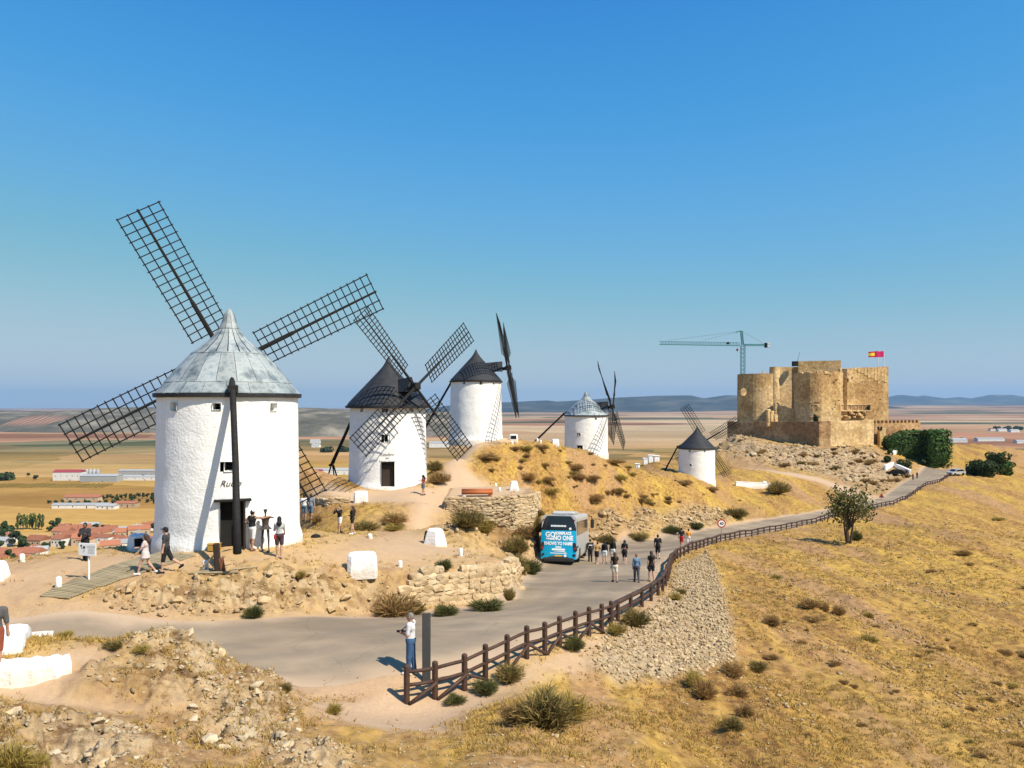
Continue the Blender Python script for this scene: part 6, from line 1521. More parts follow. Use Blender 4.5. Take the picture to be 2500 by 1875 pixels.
def person(pos, face, height, label, legs=((6, 4), (-5, 6)), arms=('down', 'down'), female=False, skin=0, hair='black', long_hair=0, top=(.02, .02, .02), sleeve=0.5, top_z=0.93, bottom=(.02, .02, .02), leg_len=0.35, skirt=None, shoes=(.02, .02, .02), res=0.02, cap_=None, bend=0, extras=None, group=None):
    """face: direction the person faces, degrees, 0 = away from the camera (+Y), 90 = towards -X. leg_len: 0 shorts at hip .. 1 trousers to the ankle"""
    S = height / 1.74
    root = empty('person', pos, R(face), label, 'person', group)
    hw, sw_ = (0.095, 0.165) if female else (0.088, 0.192)
    J = {}; low = 9
    for s, (a, b) in zip((-1, 1), legs):
        hip = np.array([s * hw, 0, 0.90]); kn = hip + 0.43 * np.array([0, math.sin(R(a)), -math.cos(R(a))]); an = kn + 0.41 * np.array([s * 0.0, math.sin(R(a - b)), -math.cos(R(a - b))]); toe = an + np.array([s * 0.03, 0.15 * math.cos(R(b - a if b - a > 25 else 0)), -0.045 - 0.12 * math.sin(R(max(0, b - a - 10)))])
        heel = an + np.array([0, -0.05, -0.045]); J[s] = [hip, kn, an, toe, heel]; low = min(low, toe[2] - 0.035, heel[2] - 0.035)
    up = lambda p: np.array([p[0], p[1] * math.cos(R(bend)) + (p[2] - 0.95) * math.sin(R(bend)), 0.95 + (p[2] - 0.95) * math.cos(R(bend)) - p[1] * math.sin(R(bend))]) if bend else np.array(p, float)
    pel, wai, che, nb, hc = [up(p) for p in ((0, 0, 0.95), (0, 0.005, 1.10), (0, 0.0, 1.30), (0, -0.01, 1.46), (0, 0.02, 1.615))]
    A = {}
    for s, nm in zip((-1, 1), arms):
        u, f = [np.array(v, float) for v in ARMS[nm]]; u = u / np.linalg.norm(u); f = f / np.linalg.norm(f); u = u * (s, 1, 1); f = f * (s, 1, 1)
        sh = up((s * sw_, -0.005, 1.42)); el = sh + 0.285 * u; wr = el + 0.25 * f; A[s] = [sh, el, wr, f]
    segs = []                                            # (name, a, b, ra, rb)
    f_ = 0.9 if female else 1.0
    torso = [(pel + (-hw * .55, 0, 0), pel + (hw * .55, 0, 0), .112, .112), (pel, wai, .118, .105 * f_), (wai, che, .105 * f_, .115), (up((-.075, 0, 1.33)), up((.075, 0, 1.33)), .098, .098), (up((-sw_ * .8, 0, 1.425)), up((sw_ * .8, 0, 1.425)), .055, .055)]
    neck = [(nb, hc - (0, 0.02, 0.05), .055, .05)]
    if female: torso += [(up((-.065, .065, 1.30)), up((.065, .065, 1.30)), .062, .062)]
    limbs = {}
    for s in (-1, 1):
        hip, kn, an, toe, heel = J[s]; limbs['thigh', s] = [(hip, kn, .088 * (1.05 if female else 1), .056)]; limbs['shin', s] = [(kn, kn + (an - kn) * .3, .054, .057), (kn + (an - kn) * .3, an, .057, .037)]; limbs['foot', s] = [(an, heel, .036, .036), (heel, toe, .036, .032)]
        sh, el, wr, f = A[s]; limbs['uarm', s] = [(sh, el, .050 * f_, .040 * f_)]; limbs['farm', s] = [(el, wr, .041 * f_, .028 * f_)]
        perp = np.cross(f, (0, 0, 1.0)) if abs(f[2]) < .8 else np.array([0, 1.0, 0]); limbs['hand', s] = [(wr, wr + f * .075, .026, .034), (wr + f * .075, wr + f * .10, .034, .028)]
    allc = torso + neck + [c for l in limbs.values() for c in l]
    pts = np.array([c[0] for c in allc] + [c[1] for c in allc] + [hc + (0, 0, .13)])
    lo, hi = pts.min(0) - .16, pts.max(0) + .16
    n = np.ceil((hi - lo) / res).astype(int) + 1
    G = np.stack(np.meshgrid(*[lo[q] + res * np.arange(n[q]) for q in range(3)], indexing='ij'), -1)
    def union(caps, grow=0.0, k=0.03, start=None):
        d = start
        for a, b, ra, rb in caps:
            c = cap_sdf(G, a, b, ra + grow, rb + grow); d = c if d is None else smin(d, c, k)
        return d
    flat = lambda d: d
    head = ell_sdf(G, hc + (0, 0, 0.005), (.076, .094, .116)); head = smin(head, ell_sdf(G, hc + (0, .03, -.06), (.055, .062, .06)), .03)
    head = smin(head, cap_sdf(G, hc + (0, .09, .015), hc + (0, .112, -.018), .010, .016), .018)
    for s in (-1, 1): head = smin(head, ell_sdf(G, hc + (s * .078, .0, -.005), (.014, .024, .034)), .012)
    body = smin(smin(union(torso, 0, .06), union([c for l in limbs.values() for c in l], 0, .035), .045), smin(head, union(neck), .03), .03)
    def emit(name, d, mat, parent, smooth=True):
        V, Fc = surfnet(d, lo, res)
        if not len(Fc): return None
        V[:, 2] -= low; me = np_mesh(name, V * S, Fc, mat, smooth); return link(name, me, parent)
    bo = emit('body', body, SKIN[skin], root)
    # fingers: five unequal tapered digits rooted in each palm, joined to the body mesh
    vs, fs = [], []
    fm = MB()
    for s in (-1, 1):
        sh, el, wr, f = A[s]; side = np.cross(f, (0, 0, 1.0)); side = side / np.linalg.norm(side) if np.linalg.norm(side) > .2 else np.array([0, 1.0, 0])
        nrm_ = np.cross(side, f); inw = -s * np.array([1, 0, 0]) * .4 + np.array([0, .3, 0])
        for q, (o, L) in enumerate(((-.027, .062), (-.009, .075), (.009, .070), (.026, .055))):
            b0 = wr + f * .085 + side * o; m1 = b0 + f * L * .5; e = m1 + (f * .8 + inw * .9) / 1.2 * L * .45
            fm.tube([(p - (0, 0, low)) * S for p in (b0, m1, e)], [.0095 * S, .0085 * S, .006 * S], 5)
        b0 = wr + f * .03 + side * -.024; m1 = b0 + (f * .6 - side * .6) * .04; fm.tube([(p - (0, 0, low)) * S for p in (b0, m1, m1 + f * .03)], [.011 * S, .010 * S, .007 * S], 5)
    me = bo.data; fme = fm.mesh('f')
    import bmesh
    bm = bmesh.new(); bm.from_mesh(me); bm.from_mesh(fme); bm.to_mesh(me); bm.free(); bpy.data.meshes.remove(fme)
    for p in me.polygons: p.use_smooth = True
    Z = G[..., 2]
    # garments
    if top is not None:
        d = union(torso, .016, .06)
        for s in (-1, 1):
            if sleeve > 0:
                u = limbs['uarm', s]; ft = min(1, sleeve / .5); a, b, ra, rb = u[0]; caps = [(a, a + (b - a) * ft, ra, ra + (rb - ra) * ft)]
                if sleeve > .5: a2, b2, ra2, rb2 = limbs['farm', s][0]; caps.append((a2, a2 + (b2 - a2) * (sleeve - .5) * 2 * .96, ra2, ra2 + (rb2 - ra2) * (sleeve - .5) * 2))
                d = smin(d, union(caps, .017, .03), .035)
        d = np.maximum(d, top_z - Z) if not bend else d
        d = np.maximum(d, -ell_sdf(G, nb + (0, .02, .045), (.085, .085, .06)))
        emit('shirt', d, cloth(top), root)
    if bottom is not None:
        caps = [torso[0], (pel, wai, .118, .105 * f_)]
        d = union(caps, .020, .05)
        for s in (-1, 1):
            hip, kn, an, toe, heel = J[s]; th_, sn = limbs['thigh', s][0], limbs['shin', s]
            ft = min(1, leg_len / .5); cc = [(hip, hip + (kn - hip) * ft, .098, .098 + (.072 - .098) * ft)]
            if leg_len > .5: cc.append((kn, kn + (an - kn) * (leg_len - .5) * 2 * .98, .070, .056))
            d = smin(d, union(cc, .006, .03), .02)
        d = np.maximum(d, Z - 1.045)
        emit('trousers' if leg_len > .6 else 'shorts', d, cloth(bottom), root)
    if skirt:
        z1, z0, r1, r0, col_ = skirt; rr = np.hypot(G[..., 0] * .85, G[..., 1]); t_ = np.clip((z1 - Z) / (z1 - z0), 0, 1)
        d = np.maximum(rr - (r1 + (r0 - r1) * t_), np.maximum(Z - z1, z0 - Z)); emit('skirt', d, cloth(col_), root)
    for s in (-1, 1):
        hip, kn, an, toe, heel = J[s]; d = union([(an + (0, 0, -.02), heel, .042, .044), (heel, toe, .044, .040)], .004, .03); emit('shoe', d, cloth(shoes), root)
    hs = .93 if hair == 'grey' else 1.0
    hd = ell_sdf(G, hc + (0, -.014, .016), (.088 * hs, .104 * hs, .126 * hs)); cut = np.maximum(G[..., 1] - (hc[1] + .045 + .5 * np.clip(Z - hc[2] - .06, 0, .2)), -9) ; hd = np.maximum(hd, np.where(Z > hc[2] + .075, hd, cut)); hd = np.maximum(hd, (hc[2] - (.06 if not long_hair else .12)) - Z)
    if long_hair: hd = smin(hd, union([(hc + (0, -.06, .02), nb + (0, -.11, -.02), .085, .10), (nb + (0, -.11, -.02), nb + (0, -.125, -.02 - long_hair), .10, .055)], 0, .04), .04)
    if hair and hair != 'none': emit('hair', hd, HAIR[hair], root)
    if cap_ is not None:
        d = np.maximum(ell_sdf(G, hc + (0, 0, .03), (.092, .110, .118)), hc[2] + .045 - Z); d = np.minimum(d, np.maximum(ell_sdf(G, hc + (0, .12, .055), (.075, .085, .018)), -9)); emit('cap', d, cloth(cap_), root)
    if res <= .02:
        for s in (-1, 1): MB().lathe([(.002, -.011), (.011, 0), (.002, .011)], 8).build('eye', EYE, bo, loc=Vector((hc + (s * .032, .083, .018 - 0) - (0, 0, low)) * S))
        MB().bbox(Vector((hc + (0, .098, -.058) - (0, 0, low)) * S), (.042 * S, .01, .012 * S), .003).build('mouth', LIP, bo)
    if extras: extras(root, S, dict(J=J, A=A, low=low, hc=hc, nb=nb, che=che, pel=pel, wai=wai))
    return root
BLK, DGR, WHT = (.018, .018, .02), (.05, .05, .055), (.72, .72, .72)
def pv(v, k, S): v = np.array(v, float); return Vector(((v[0]) * S, v[1] * S, (v[2] - k['low']) * S))
def camera_item(root, S, k):
    p = (k['A'][-1][2] + k['A'][1][2]) / 2 + (0, .06, .02)
    c = empty('camera_body', root.location + Matrix.Rotation(root.rotation_euler.z, 3, 'Z') @ pv(p, k, S), root.rotation_euler.z, 'black camera held at the waist by the grey-haired man', 'camera')
    MB().bbox((0, 0, 0), (.15, .07, .10), .015).build('housing', M['panel'], c); MB().lathe([(.036, 0), (.038, .10), (.03, .11)], 12).build('lens', M['dark'], c, matrix=Matrix.Translation((0, .03, 0)) @ Matrix.Rotation(R(-90), 4, 'X'))
    MB().tube([pv(p + (-.06, -.02, .04), k, S), pv(k['che'] + (-.09, .125, .05), k, S), pv(k['nb'] + (-.07, .03, .03), k, S), pv(k['nb'] + (0, -.085, .0), k, S), pv(k['nb'] + (.07, .03, .03), k, S), pv(k['che'] + (.09, .125, .05), k, S), pv(p + (.06, -.02, .04), k, S)], .012, 5).build('camera_strap', M['dark'], root)
    MB().lathe([(.142, 0), (.142, .035)], 18, cap=False).build('belt', M['dark'], root, loc=pv((0, 0, 1.0), k, S))
def phone_item(col=(.02, .02, .02), lab='phone held up by the woman taking a photo'):
    def f(root, S, k):
        p = (k['A'][-1][2] + k['A'][1][2]) / 2 + (0, .05, .06); c = empty('phone', root.location + Matrix.Rotation(root.rotation_euler.z, 3, 'Z') @ pv(p, k, S), root.rotation_euler.z, lab, 'phone')
        MB().bbox((0, 0, 0), (.075, .012, .15), .004).build('case', M['panel'], c); MB().box((0, -.0075, 0), (.066, .002, .136)).build('screen', M['bus_black'], c)
    return f
def bag_item(col, side=1, lab='', z=.9, strap=True):
    def f(root, S, k):
        p = np.array((side * .17, -.02 if side else -.16, z)); c = empty('shoulder_bag', root.location + Matrix.Rotation(root.rotation_euler.z, 3, 'Z') @ pv(p, k, S), root.rotation_euler.z, lab, 'bag')
        MB().bbox((0, 0, 0), (.10, .24, .19), .03).build('pouch', cloth(col), c); MB().bbox((0, 0, .05), (.11, .25, .08), .02).build('flap', cloth(col), c)
        MB().tube([(0, 0, .08), pv(k['nb'] + (-side * .08, -.10, -.05), k, S) - pv(p, k, S), pv(k['nb'] + (-side * .10, .0, -.02), k, S) - pv(p, k, S)], .010, 5).build('strap', cloth(col), c)
    return f
def PX(px, py, row, face, lab, **kw):
    g = ground_at(px, py); h = (py - row) / F * g.y
    hh = kw.pop('h', None) or min(max(h, 1.5), 1.9)
    if 'res' not in kw: kw['res'] = .02 if g.y < 40 else (.024 if g.y < 100 else .035)
    return person(g, face, hh, lab, **kw)
PX(1003, 1645, 1497, 78, 'grey-haired man in white T-shirt and blue jeans holding a camera by the fence', legs=((4, 2), (-4, 4)), arms=('camera', 'camera'), skin=1, hair='grey', top=(.62, .62, .64), sleeve=.42, bottom=(.05, .11, .22), leg_len=1.0, shoes=WHT, res=.015, extras=camera_item)
PX(-12, 1640, 1458, 20, 'person in grey top and rust-red shorts half cut off beside the whitewashed wall', legs=((5, 3), (-3, 4)), skin=1, top=(.10, .10, .10), bottom=(.26, .065, .035), leg_len=.45, res=.018)
PX(208, 1369, 1280, 185, 'man in black sweater and trousers looking at his phone behind the information board', arms=('phone', 'phone'), skin=2, top=(.035, .035, .04), sleeve=1.0, bottom=BLK, leg_len=1.0, extras=phone_item(lab='phone in the hands of the man in the black sweater'))
PX(355, 1402, 1309, 100, 'woman in a pink-white summer romper and white sneakers walking on the boardwalk', legs=((24, 10), (-16, 22)), arms=('fwd', 'point'), female=True, hair='brown', long_hair=.12, top=(.66, .55, .53), sleeve=.35, bottom=(.66, .55, .53), leg_len=.22, skirt=(.98, .74, .15, .20, (.66, .55, .53)), shoes=WHT)
PX(405, 1399, 1288, 95, 'man in black T-shirt, long black shorts and black cap walking on the boardwalk', legs=((10, 4), (-26, 34)), arms=('down', 'down'), top=DGR, sleeve=.42, bottom=BLK, leg_len=.5, shoes=BLK, cap_=BLK)
PX(616, 1344, 1246, -25, 'man in black tank top and white shorts leaning on the metal figure', legs=((4, 3), (-6, 4)), arms=('hip', 'reach'), skin=1, top=BLK, sleeve=0, bottom=WHT, leg_len=.42, shoes=(.2, .1, .07), cap_=WHT)
PX(682, 1362, 1262, 15, 'woman in pale grey top and dark shorts with a red shoulder bag by the mill', legs=((5, 3), (-5, 5)), arms=('phone', 'fwd'), female=True, hair='black', long_hair=.05, top=(.48, .50, .50), sleeve=.5, top_z=.86, bottom=(.07, .04, .05), leg_len=.36, shoes=(.45, .3, .22), extras=bag_item((.42, .03, .03), -1, 'red shoulder bag hanging on the woman in grey by the mill', .88))
PX(743, 1272, 1203, 10, 'person in white T-shirt and dark shorts half hidden behind the nearest mill', top=WHT, sleeve=.45, bottom=(.12, .16, .20), leg_len=.42, skin=1)
PX(759, 1271, 1206, -10, 'person in blue-grey shirt standing beside the white T-shirt behind the mill', top=(.22, .26, .30), sleeve=.45, bottom=(.13, .18, .24), leg_len=.42, hair='brown')
PX(829, 1302, 1240, 150, 'woman in black sweater and white shorts raising her phone on the path', legs=((12, 2), (-12, 2)), arms=('photo', 'photo'), female=True, top=BLK, sleeve=1.0, bottom=WHT, leg_len=.28, shoes=BLK, extras=phone_item(lab='phone raised by the woman in black sweater on the path'))
PX(860, 1304, 1236, 110, 'long-haired woman in black jacket and white shoes standing on the path', arms=('camera', 'down'), female=True, hair='brown', long_hair=.30, top=BLK, sleeve=1.0, top_z=.84, bottom=BLK, leg_len=.2, shoes=WHT)
PX(1033, 1209, 1160, 95, 'woman in red top and denim skirt looking at her phone by the dark-roofed mill', arms=('phone', 'phone'), female=True, hair='black', long_hair=.22, top=(.30, .05, .05), sleeve=.3, bottom=(.10, .12, .15), leg_len=.3, skirt=(.98, .62, .14, .16, (.10, .12, .15)), extras=phone_item(lab='phone held by the woman in the red top'))
rd = [
    (1441, 1371, 1317, 5, 'person all in black with a white bar on the back beside the coach', dict(top=BLK, sleeve=1.0, bottom=BLK, leg_len=1.0)),
    (1457, 1377, 1323, -30, 'stooping woman in ochre shirt and black shorts in the group by the coach', dict(female=True, top=(.50, .29, .08), sleeve=.4, bottom=(.03, .025, .035), leg_len=.36, hair='brown', bend=12, arms=('phone', 'phone'), shoes=(.5, .35, .28))),
    (1476, 1377, 1321, 5, 'woman in black sweater and white shorts in the group by the coach', dict(female=True, top=BLK, sleeve=1.0, bottom=(.62, .66, .68), leg_len=.28, long_hair=.22, shoes=(.5, .35, .28))),
    (1496, 1374, 1316, 10, 'woman with long black hair and black top standing behind the cream shorts woman', dict(female=True, top=BLK, sleeve=1.0, top_z=.86, bottom=(.6, .6, .6), leg_len=.26, long_hair=.34)),
    (1525, 1377, 1318, -12, 'woman in black shirt with pink print walking ahead on the road', dict(female=True, top=BLK, sleeve=.45, bottom=BLK, leg_len=.4, long_hair=.2, legs=((20, 8), (-20, 8)), shoes=(.45, .25, .2))),
    (1501, 1421, 1349, 5, 'woman with long brown hair, black top and cream shorts walking on the road', dict(female=True, top=BLK, sleeve=.2, bottom=(.66, .62, .50), leg_len=.34, long_hair=.32, hair='brown', legs=((8, 4), (-8, 10)))),
    (1554, 1421, 1352, 0, 'person in blue denim jacket and grey trousers walking on the road', dict(female=True, top=(.13, .22, .34), sleeve=1.0, bottom=(.07, .07, .085), leg_len=.95, hair='blond', legs=((10, 4), (-10, 14)))),
    (1590, 1420, 1346, 15, 'woman in black playsuit carrying a dark bag beside the rail fence', dict(female=True, top=BLK, sleeve=.2, bottom=BLK, leg_len=.30, hair='brown', long_hair=.12, legs=((6, 3), (-8, 8)), extras=bag_item(BLK, -1, 'dark handbag carried by the woman in the black playsuit', .78))),
    (1606, 1364, 1305, -8, 'man in black T-shirt and black shorts alone in the middle of the road', dict(top=BLK, sleeve=.45, bottom=BLK, leg_len=.5, legs=((14, 4), (-14, 18)))),
    (1664, 1337, 1288, -10, 'man in black T-shirt and red shorts walking behind the rail fence', dict(top=BLK, sleeve=.45, bottom=(.50, .03, .03), leg_len=.44, legs=((14, 4), (-12, 12)))),
    (1681, 1336, 1291, -10, 'man in orange T-shirt and white shorts walking behind the rail fence', dict(top=(.80, .34, .06), sleeve=.45, bottom=WHT, leg_len=.44, legs=((-12, 12), (14, 4)))),
    (2239, 1168, 1152, 10, 'tiny figure in black at the end of the road below the castle', dict(top=BLK, sleeve=1.0, bottom=BLK, leg_len=1.0)),
    (2229, 1172, 1157, 150, 'tiny figure in dark red shirt beside the castle approach', dict(top=(.35, .05, .03), sleeve=.5, bottom=(.10, .05, .03), leg_len=1.0)),
    (2216, 1166, 1151, 60, 'tiny figure in red top before the castle garden', dict(top=(.45, .03, .04), sleeve=.5, bottom=BLK, leg_len=.6)),
]
for px, py, tp0, fc0, lab, kw in rd: PX(px, py, tp0, fc0, lab, **kw)
def on_back(label_part, mat, w, h, z):
    for o in COL.objects:
        if o.name.startswith('person') and o.get('label', '').startswith(label_part): MB().bbox((0, -.150, z), (w, .02, h), .006).build('print', mat, o)
on_back('person all in black', M['decal'], .30, .06, 1.34); on_back('woman in black shirt with pink', cloth((.6, .25, .27)), .14, .22, 1.2)
# ------------------------------------------------------------------ grass, shrubs, trees
def leaf_material(name, c1, c2, c3, trans=0.25):
    m, nt, b = newmat(name)
    geo = nd(nt, 'ShaderNodeNewGeometry')
    c = ramp(nt, geo.outputs['Random Per Island'], [(0.0, c1), (0.5, c2), (1.0, c3)])
    oi = nd(nt, 'ShaderNodeObjectInfo'); mr = nd(nt, 'ShaderNodeMapRange'); mr.inputs[3].default_value = 0.82; mr.inputs[4].default_value = 1.18; nt.links.new(oi.outputs['Random'], mr.inputs[0])
    h = nd(nt, 'ShaderNodeHueSaturation'); nt.links.new(c, h.inputs['Color']); nt.links.new(mr.outputs[0], h.inputs['Value'])
    nt.links.new(h.outputs[0], b.inputs['Base Color']); b.inputs['Roughness'].default_value = 0.8; b.inputs['Specular IOR Level'].default_value = 0.15
    if trans:
        t = nd(nt, 'ShaderNodeBsdfTranslucent'); nt.links.new(h.outputs[0], t.inputs[0]); mx = nd(nt, 'ShaderNodeMixShader'); mx.inputs[0].default_value = trans
        out = nt.nodes['Material Output']; nt.links.new(b.outputs[0], mx.inputs[1]); nt.links.new(t.outputs[0], mx.inputs[2]); nt.links.new(mx.outputs[0], out.inputs[0])
    return m
M['straw'] = leaf_material('dry_grass', (0.42, 0.27, 0.075), (0.54, 0.38, 0.11), (0.32, 0.185, 0.06))
M['lf_green'] = leaf_material('green_shrub', (0.075, 0.085, 0.028), (0.12, 0.125, 0.04), (0.19, 0.165, 0.06))
M['lf_olive'] = leaf_material('olive_shrub', (0.15, 0.125, 0.04), (0.24, 0.18, 0.06), (0.31, 0.22, 0.08))
M['lf_brown'] = leaf_material('brown_shrub', (0.33, 0.195, 0.075), (0.42, 0.27, 0.10), (0.26, 0.155, 0.065))
M['lf_yellow'] = leaf_material('yellow_tuft', (0.34, 0.25, 0.055), (0.44, 0.33, 0.09), (0.26, 0.20, 0.055))
M['lf_dark'] = leaf_material('dark_tree', (0.028, 0.048, 0.018), (0.045, 0.07, 0.025), (0.07, 0.095, 0.035), 0.15)
M['lf_ivy'] = leaf_material('ivy', (0.04, 0.085, 0.02), (0.06, 0.12, 0.028), (0.09, 0.155, 0.04), 0.2)
M['lf_pop'] = leaf_material('poplar', (0.07, 0.11, 0.03), (0.10, 0.15, 0.04), (0.15, 0.19, 0.06), 0.15)
M['bark'] = mk('bark', (0.13, 0.09, 0.06), (0.08, 0.055, 0.04), 5, 0.9, 0.4, 20)
def blades(base, dirs, L, w, bend=0.25):
    """thin bent blades: two stacked pieces each (quad as 2 tris + tip)"""
    n = len(base); up = dirs / np.linalg.norm(dirs, axis=1)[:, None]
    sd = np.cross(up, rng.normal(size=(n, 3))); sd /= np.linalg.norm(sd, axis=1)[:, None]
    droop = np.stack([up[:, 0], up[:, 1], np.zeros(n)], 1) * bend
    mid = base + up * (L * 0.55)[:, None]; tip = base + up * (L * 0.95)[:, None] + droop * L[:, None] * 0.5 - np.array([0, 0, 1]) * (L * bend * .15)[:, None]
    W_ = sd * (w / 2)[:, None]
    V = np.stack([base - W_, base + W_, mid + W_ * .7, mid - W_ * .7, tip], 1).reshape(-1, 3)
    o = np.arange(n)[:, None] * 5
    return V, np.concatenate([o + [0, 1, 2], o + [0, 2, 3], o + [3, 2, 4]], 1).reshape(-1, 3)
# dry grass over the hillside (one mass)
n = 85000
dd = np.exp(rng.uniform(np.log(11.5), np.log(110), n)); xx = rng.uniform(-0.70, 0.70, n) * dd
di_, ro_, ba_ = regions(xx, dd); z_ = hgt(xx, dd)
k = (poly_sd(xx, dd, RPOLY) < -0.35) & (rng.random(n) > np.clip(di_ * 1.1 + ro_ * 0.55 + ba_ * .97, 0, .985)) & (z_ > -22)
k &= (fbm(xx, dd, 4.0, 3) + 0.25 * fbm(xx, dd, .8, 2) + rng.normal(0, .12, n)) > -0.06
tx, ty, tz_ = xx[k], dd[k], z_[k]; nb_ = 6
bx = np.repeat(tx, nb_) + rng.normal(0, .03, len(tx) * nb_) * (1 + np.repeat(ty, nb_) / 40); by = np.repeat(ty, nb_) + rng.normal(0, .03, len(tx) * nb_) * (1 + np.repeat(ty, nb_) / 40)
sc = np.repeat(rng.uniform(.4, 1.0, len(tx)) ** 1.5, nb_) * (0.75 + np.repeat(ty, nb_) / 110)
dr = rng.normal(0, .55, (len(bx), 3)); dr[:, 2] = 1
V, Fc = blades(np.stack([bx, by, np.repeat(tz_, nb_) - .02], 1), dr, sc * rng.uniform(.10, .26, len(bx)), .012 * (1 + np.repeat(ty, nb_) / 22), .4)
tag(link('dry_grass', np_mesh('dry_grass', V, Fc, M['straw'])), 'short dry straw-coloured grass over the hillside', 'grass', kind='stuff')
# shrub prototypes
def shrub_mesh(seed, n, mat, spread=0.75, wid=0.02, kind='broom'):
    r = np.random.default_rng(seed)
    if kind == 'broom':
        a = r.uniform(0, 6.28, n); el = np.arccos(r.uniform(0.12, 1, n)) * spread
        d = np.stack([np.sin(el) * np.cos(a), np.sin(el) * np.sin(a), np.cos(el)], 1); lump = 0.75 + 0.35 * np.sin(a * 3 + seed) * np.sin(el * 2)
        base = np.stack([np.cos(a) * np.sin(el), np.sin(a) * np.sin(el), np.zeros(n)], 1) * 0.10 + r.normal(0, .03, (n, 3)); base[:, 2] = np.abs(base[:, 2])
        # second generation: twigs starting part way up
        t = r.uniform(0.15, 0.88, n) * (r.random(n) > .22); base = base + d * (t * .8 * lump)[:, None]; d2 = d + r.normal(0, .5, (n, 3)); d2[:, 2] = np.abs(d2[:, 2]) * .9 + .1
        V, Fc = blades(base, d2, (.12 + lump * (1 - t) * .8) * r.uniform(.5, 1.05, n), np.full(n, wid) * r.uniform(.6, 1.5, n), .2)
    me = np_mesh('foliage', V, Fc, mat); return me
SH = {}
for nm, mat, nn, wd, sp in (('green', 'lf_green', 1700, .030, .9), ('olive', 'lf_olive', 1700, .027, .88), ('brown', 'lf_brown', 1400, .027, .95), ('yellow', 'lf_yellow', 1000, .025, .8)):
    SH[nm] = [shrub_mesh(i * 7 + len(nm), nn, M[mat], sp, wd) for i in range(3)]
STEM = MB()
for q in range(7):
    a = q * .9; STEM.tube([(0, 0, -.05), (.12 * math.cos(a), .12 * math.sin(a), .3), (.3 * math.cos(a), .3 * math.sin(a), .6)], [.022, .014, .006], 5)
STEM = STEM.mesh('stem', M['bark'])
def shrub(px, py, w, h, kind, label, group=None, name='shrub'):
    g = ground_at(px, py); k = g.y / F; root = empty(name, g, random.uniform(0, 6.28), label, 'shrub', group); root.scale = (w * k / 1.5, w * k / 1.5, h * k / .95)
    link('foliage', random.choice(SH[kind]), root); link('stem', STEM, root); return root
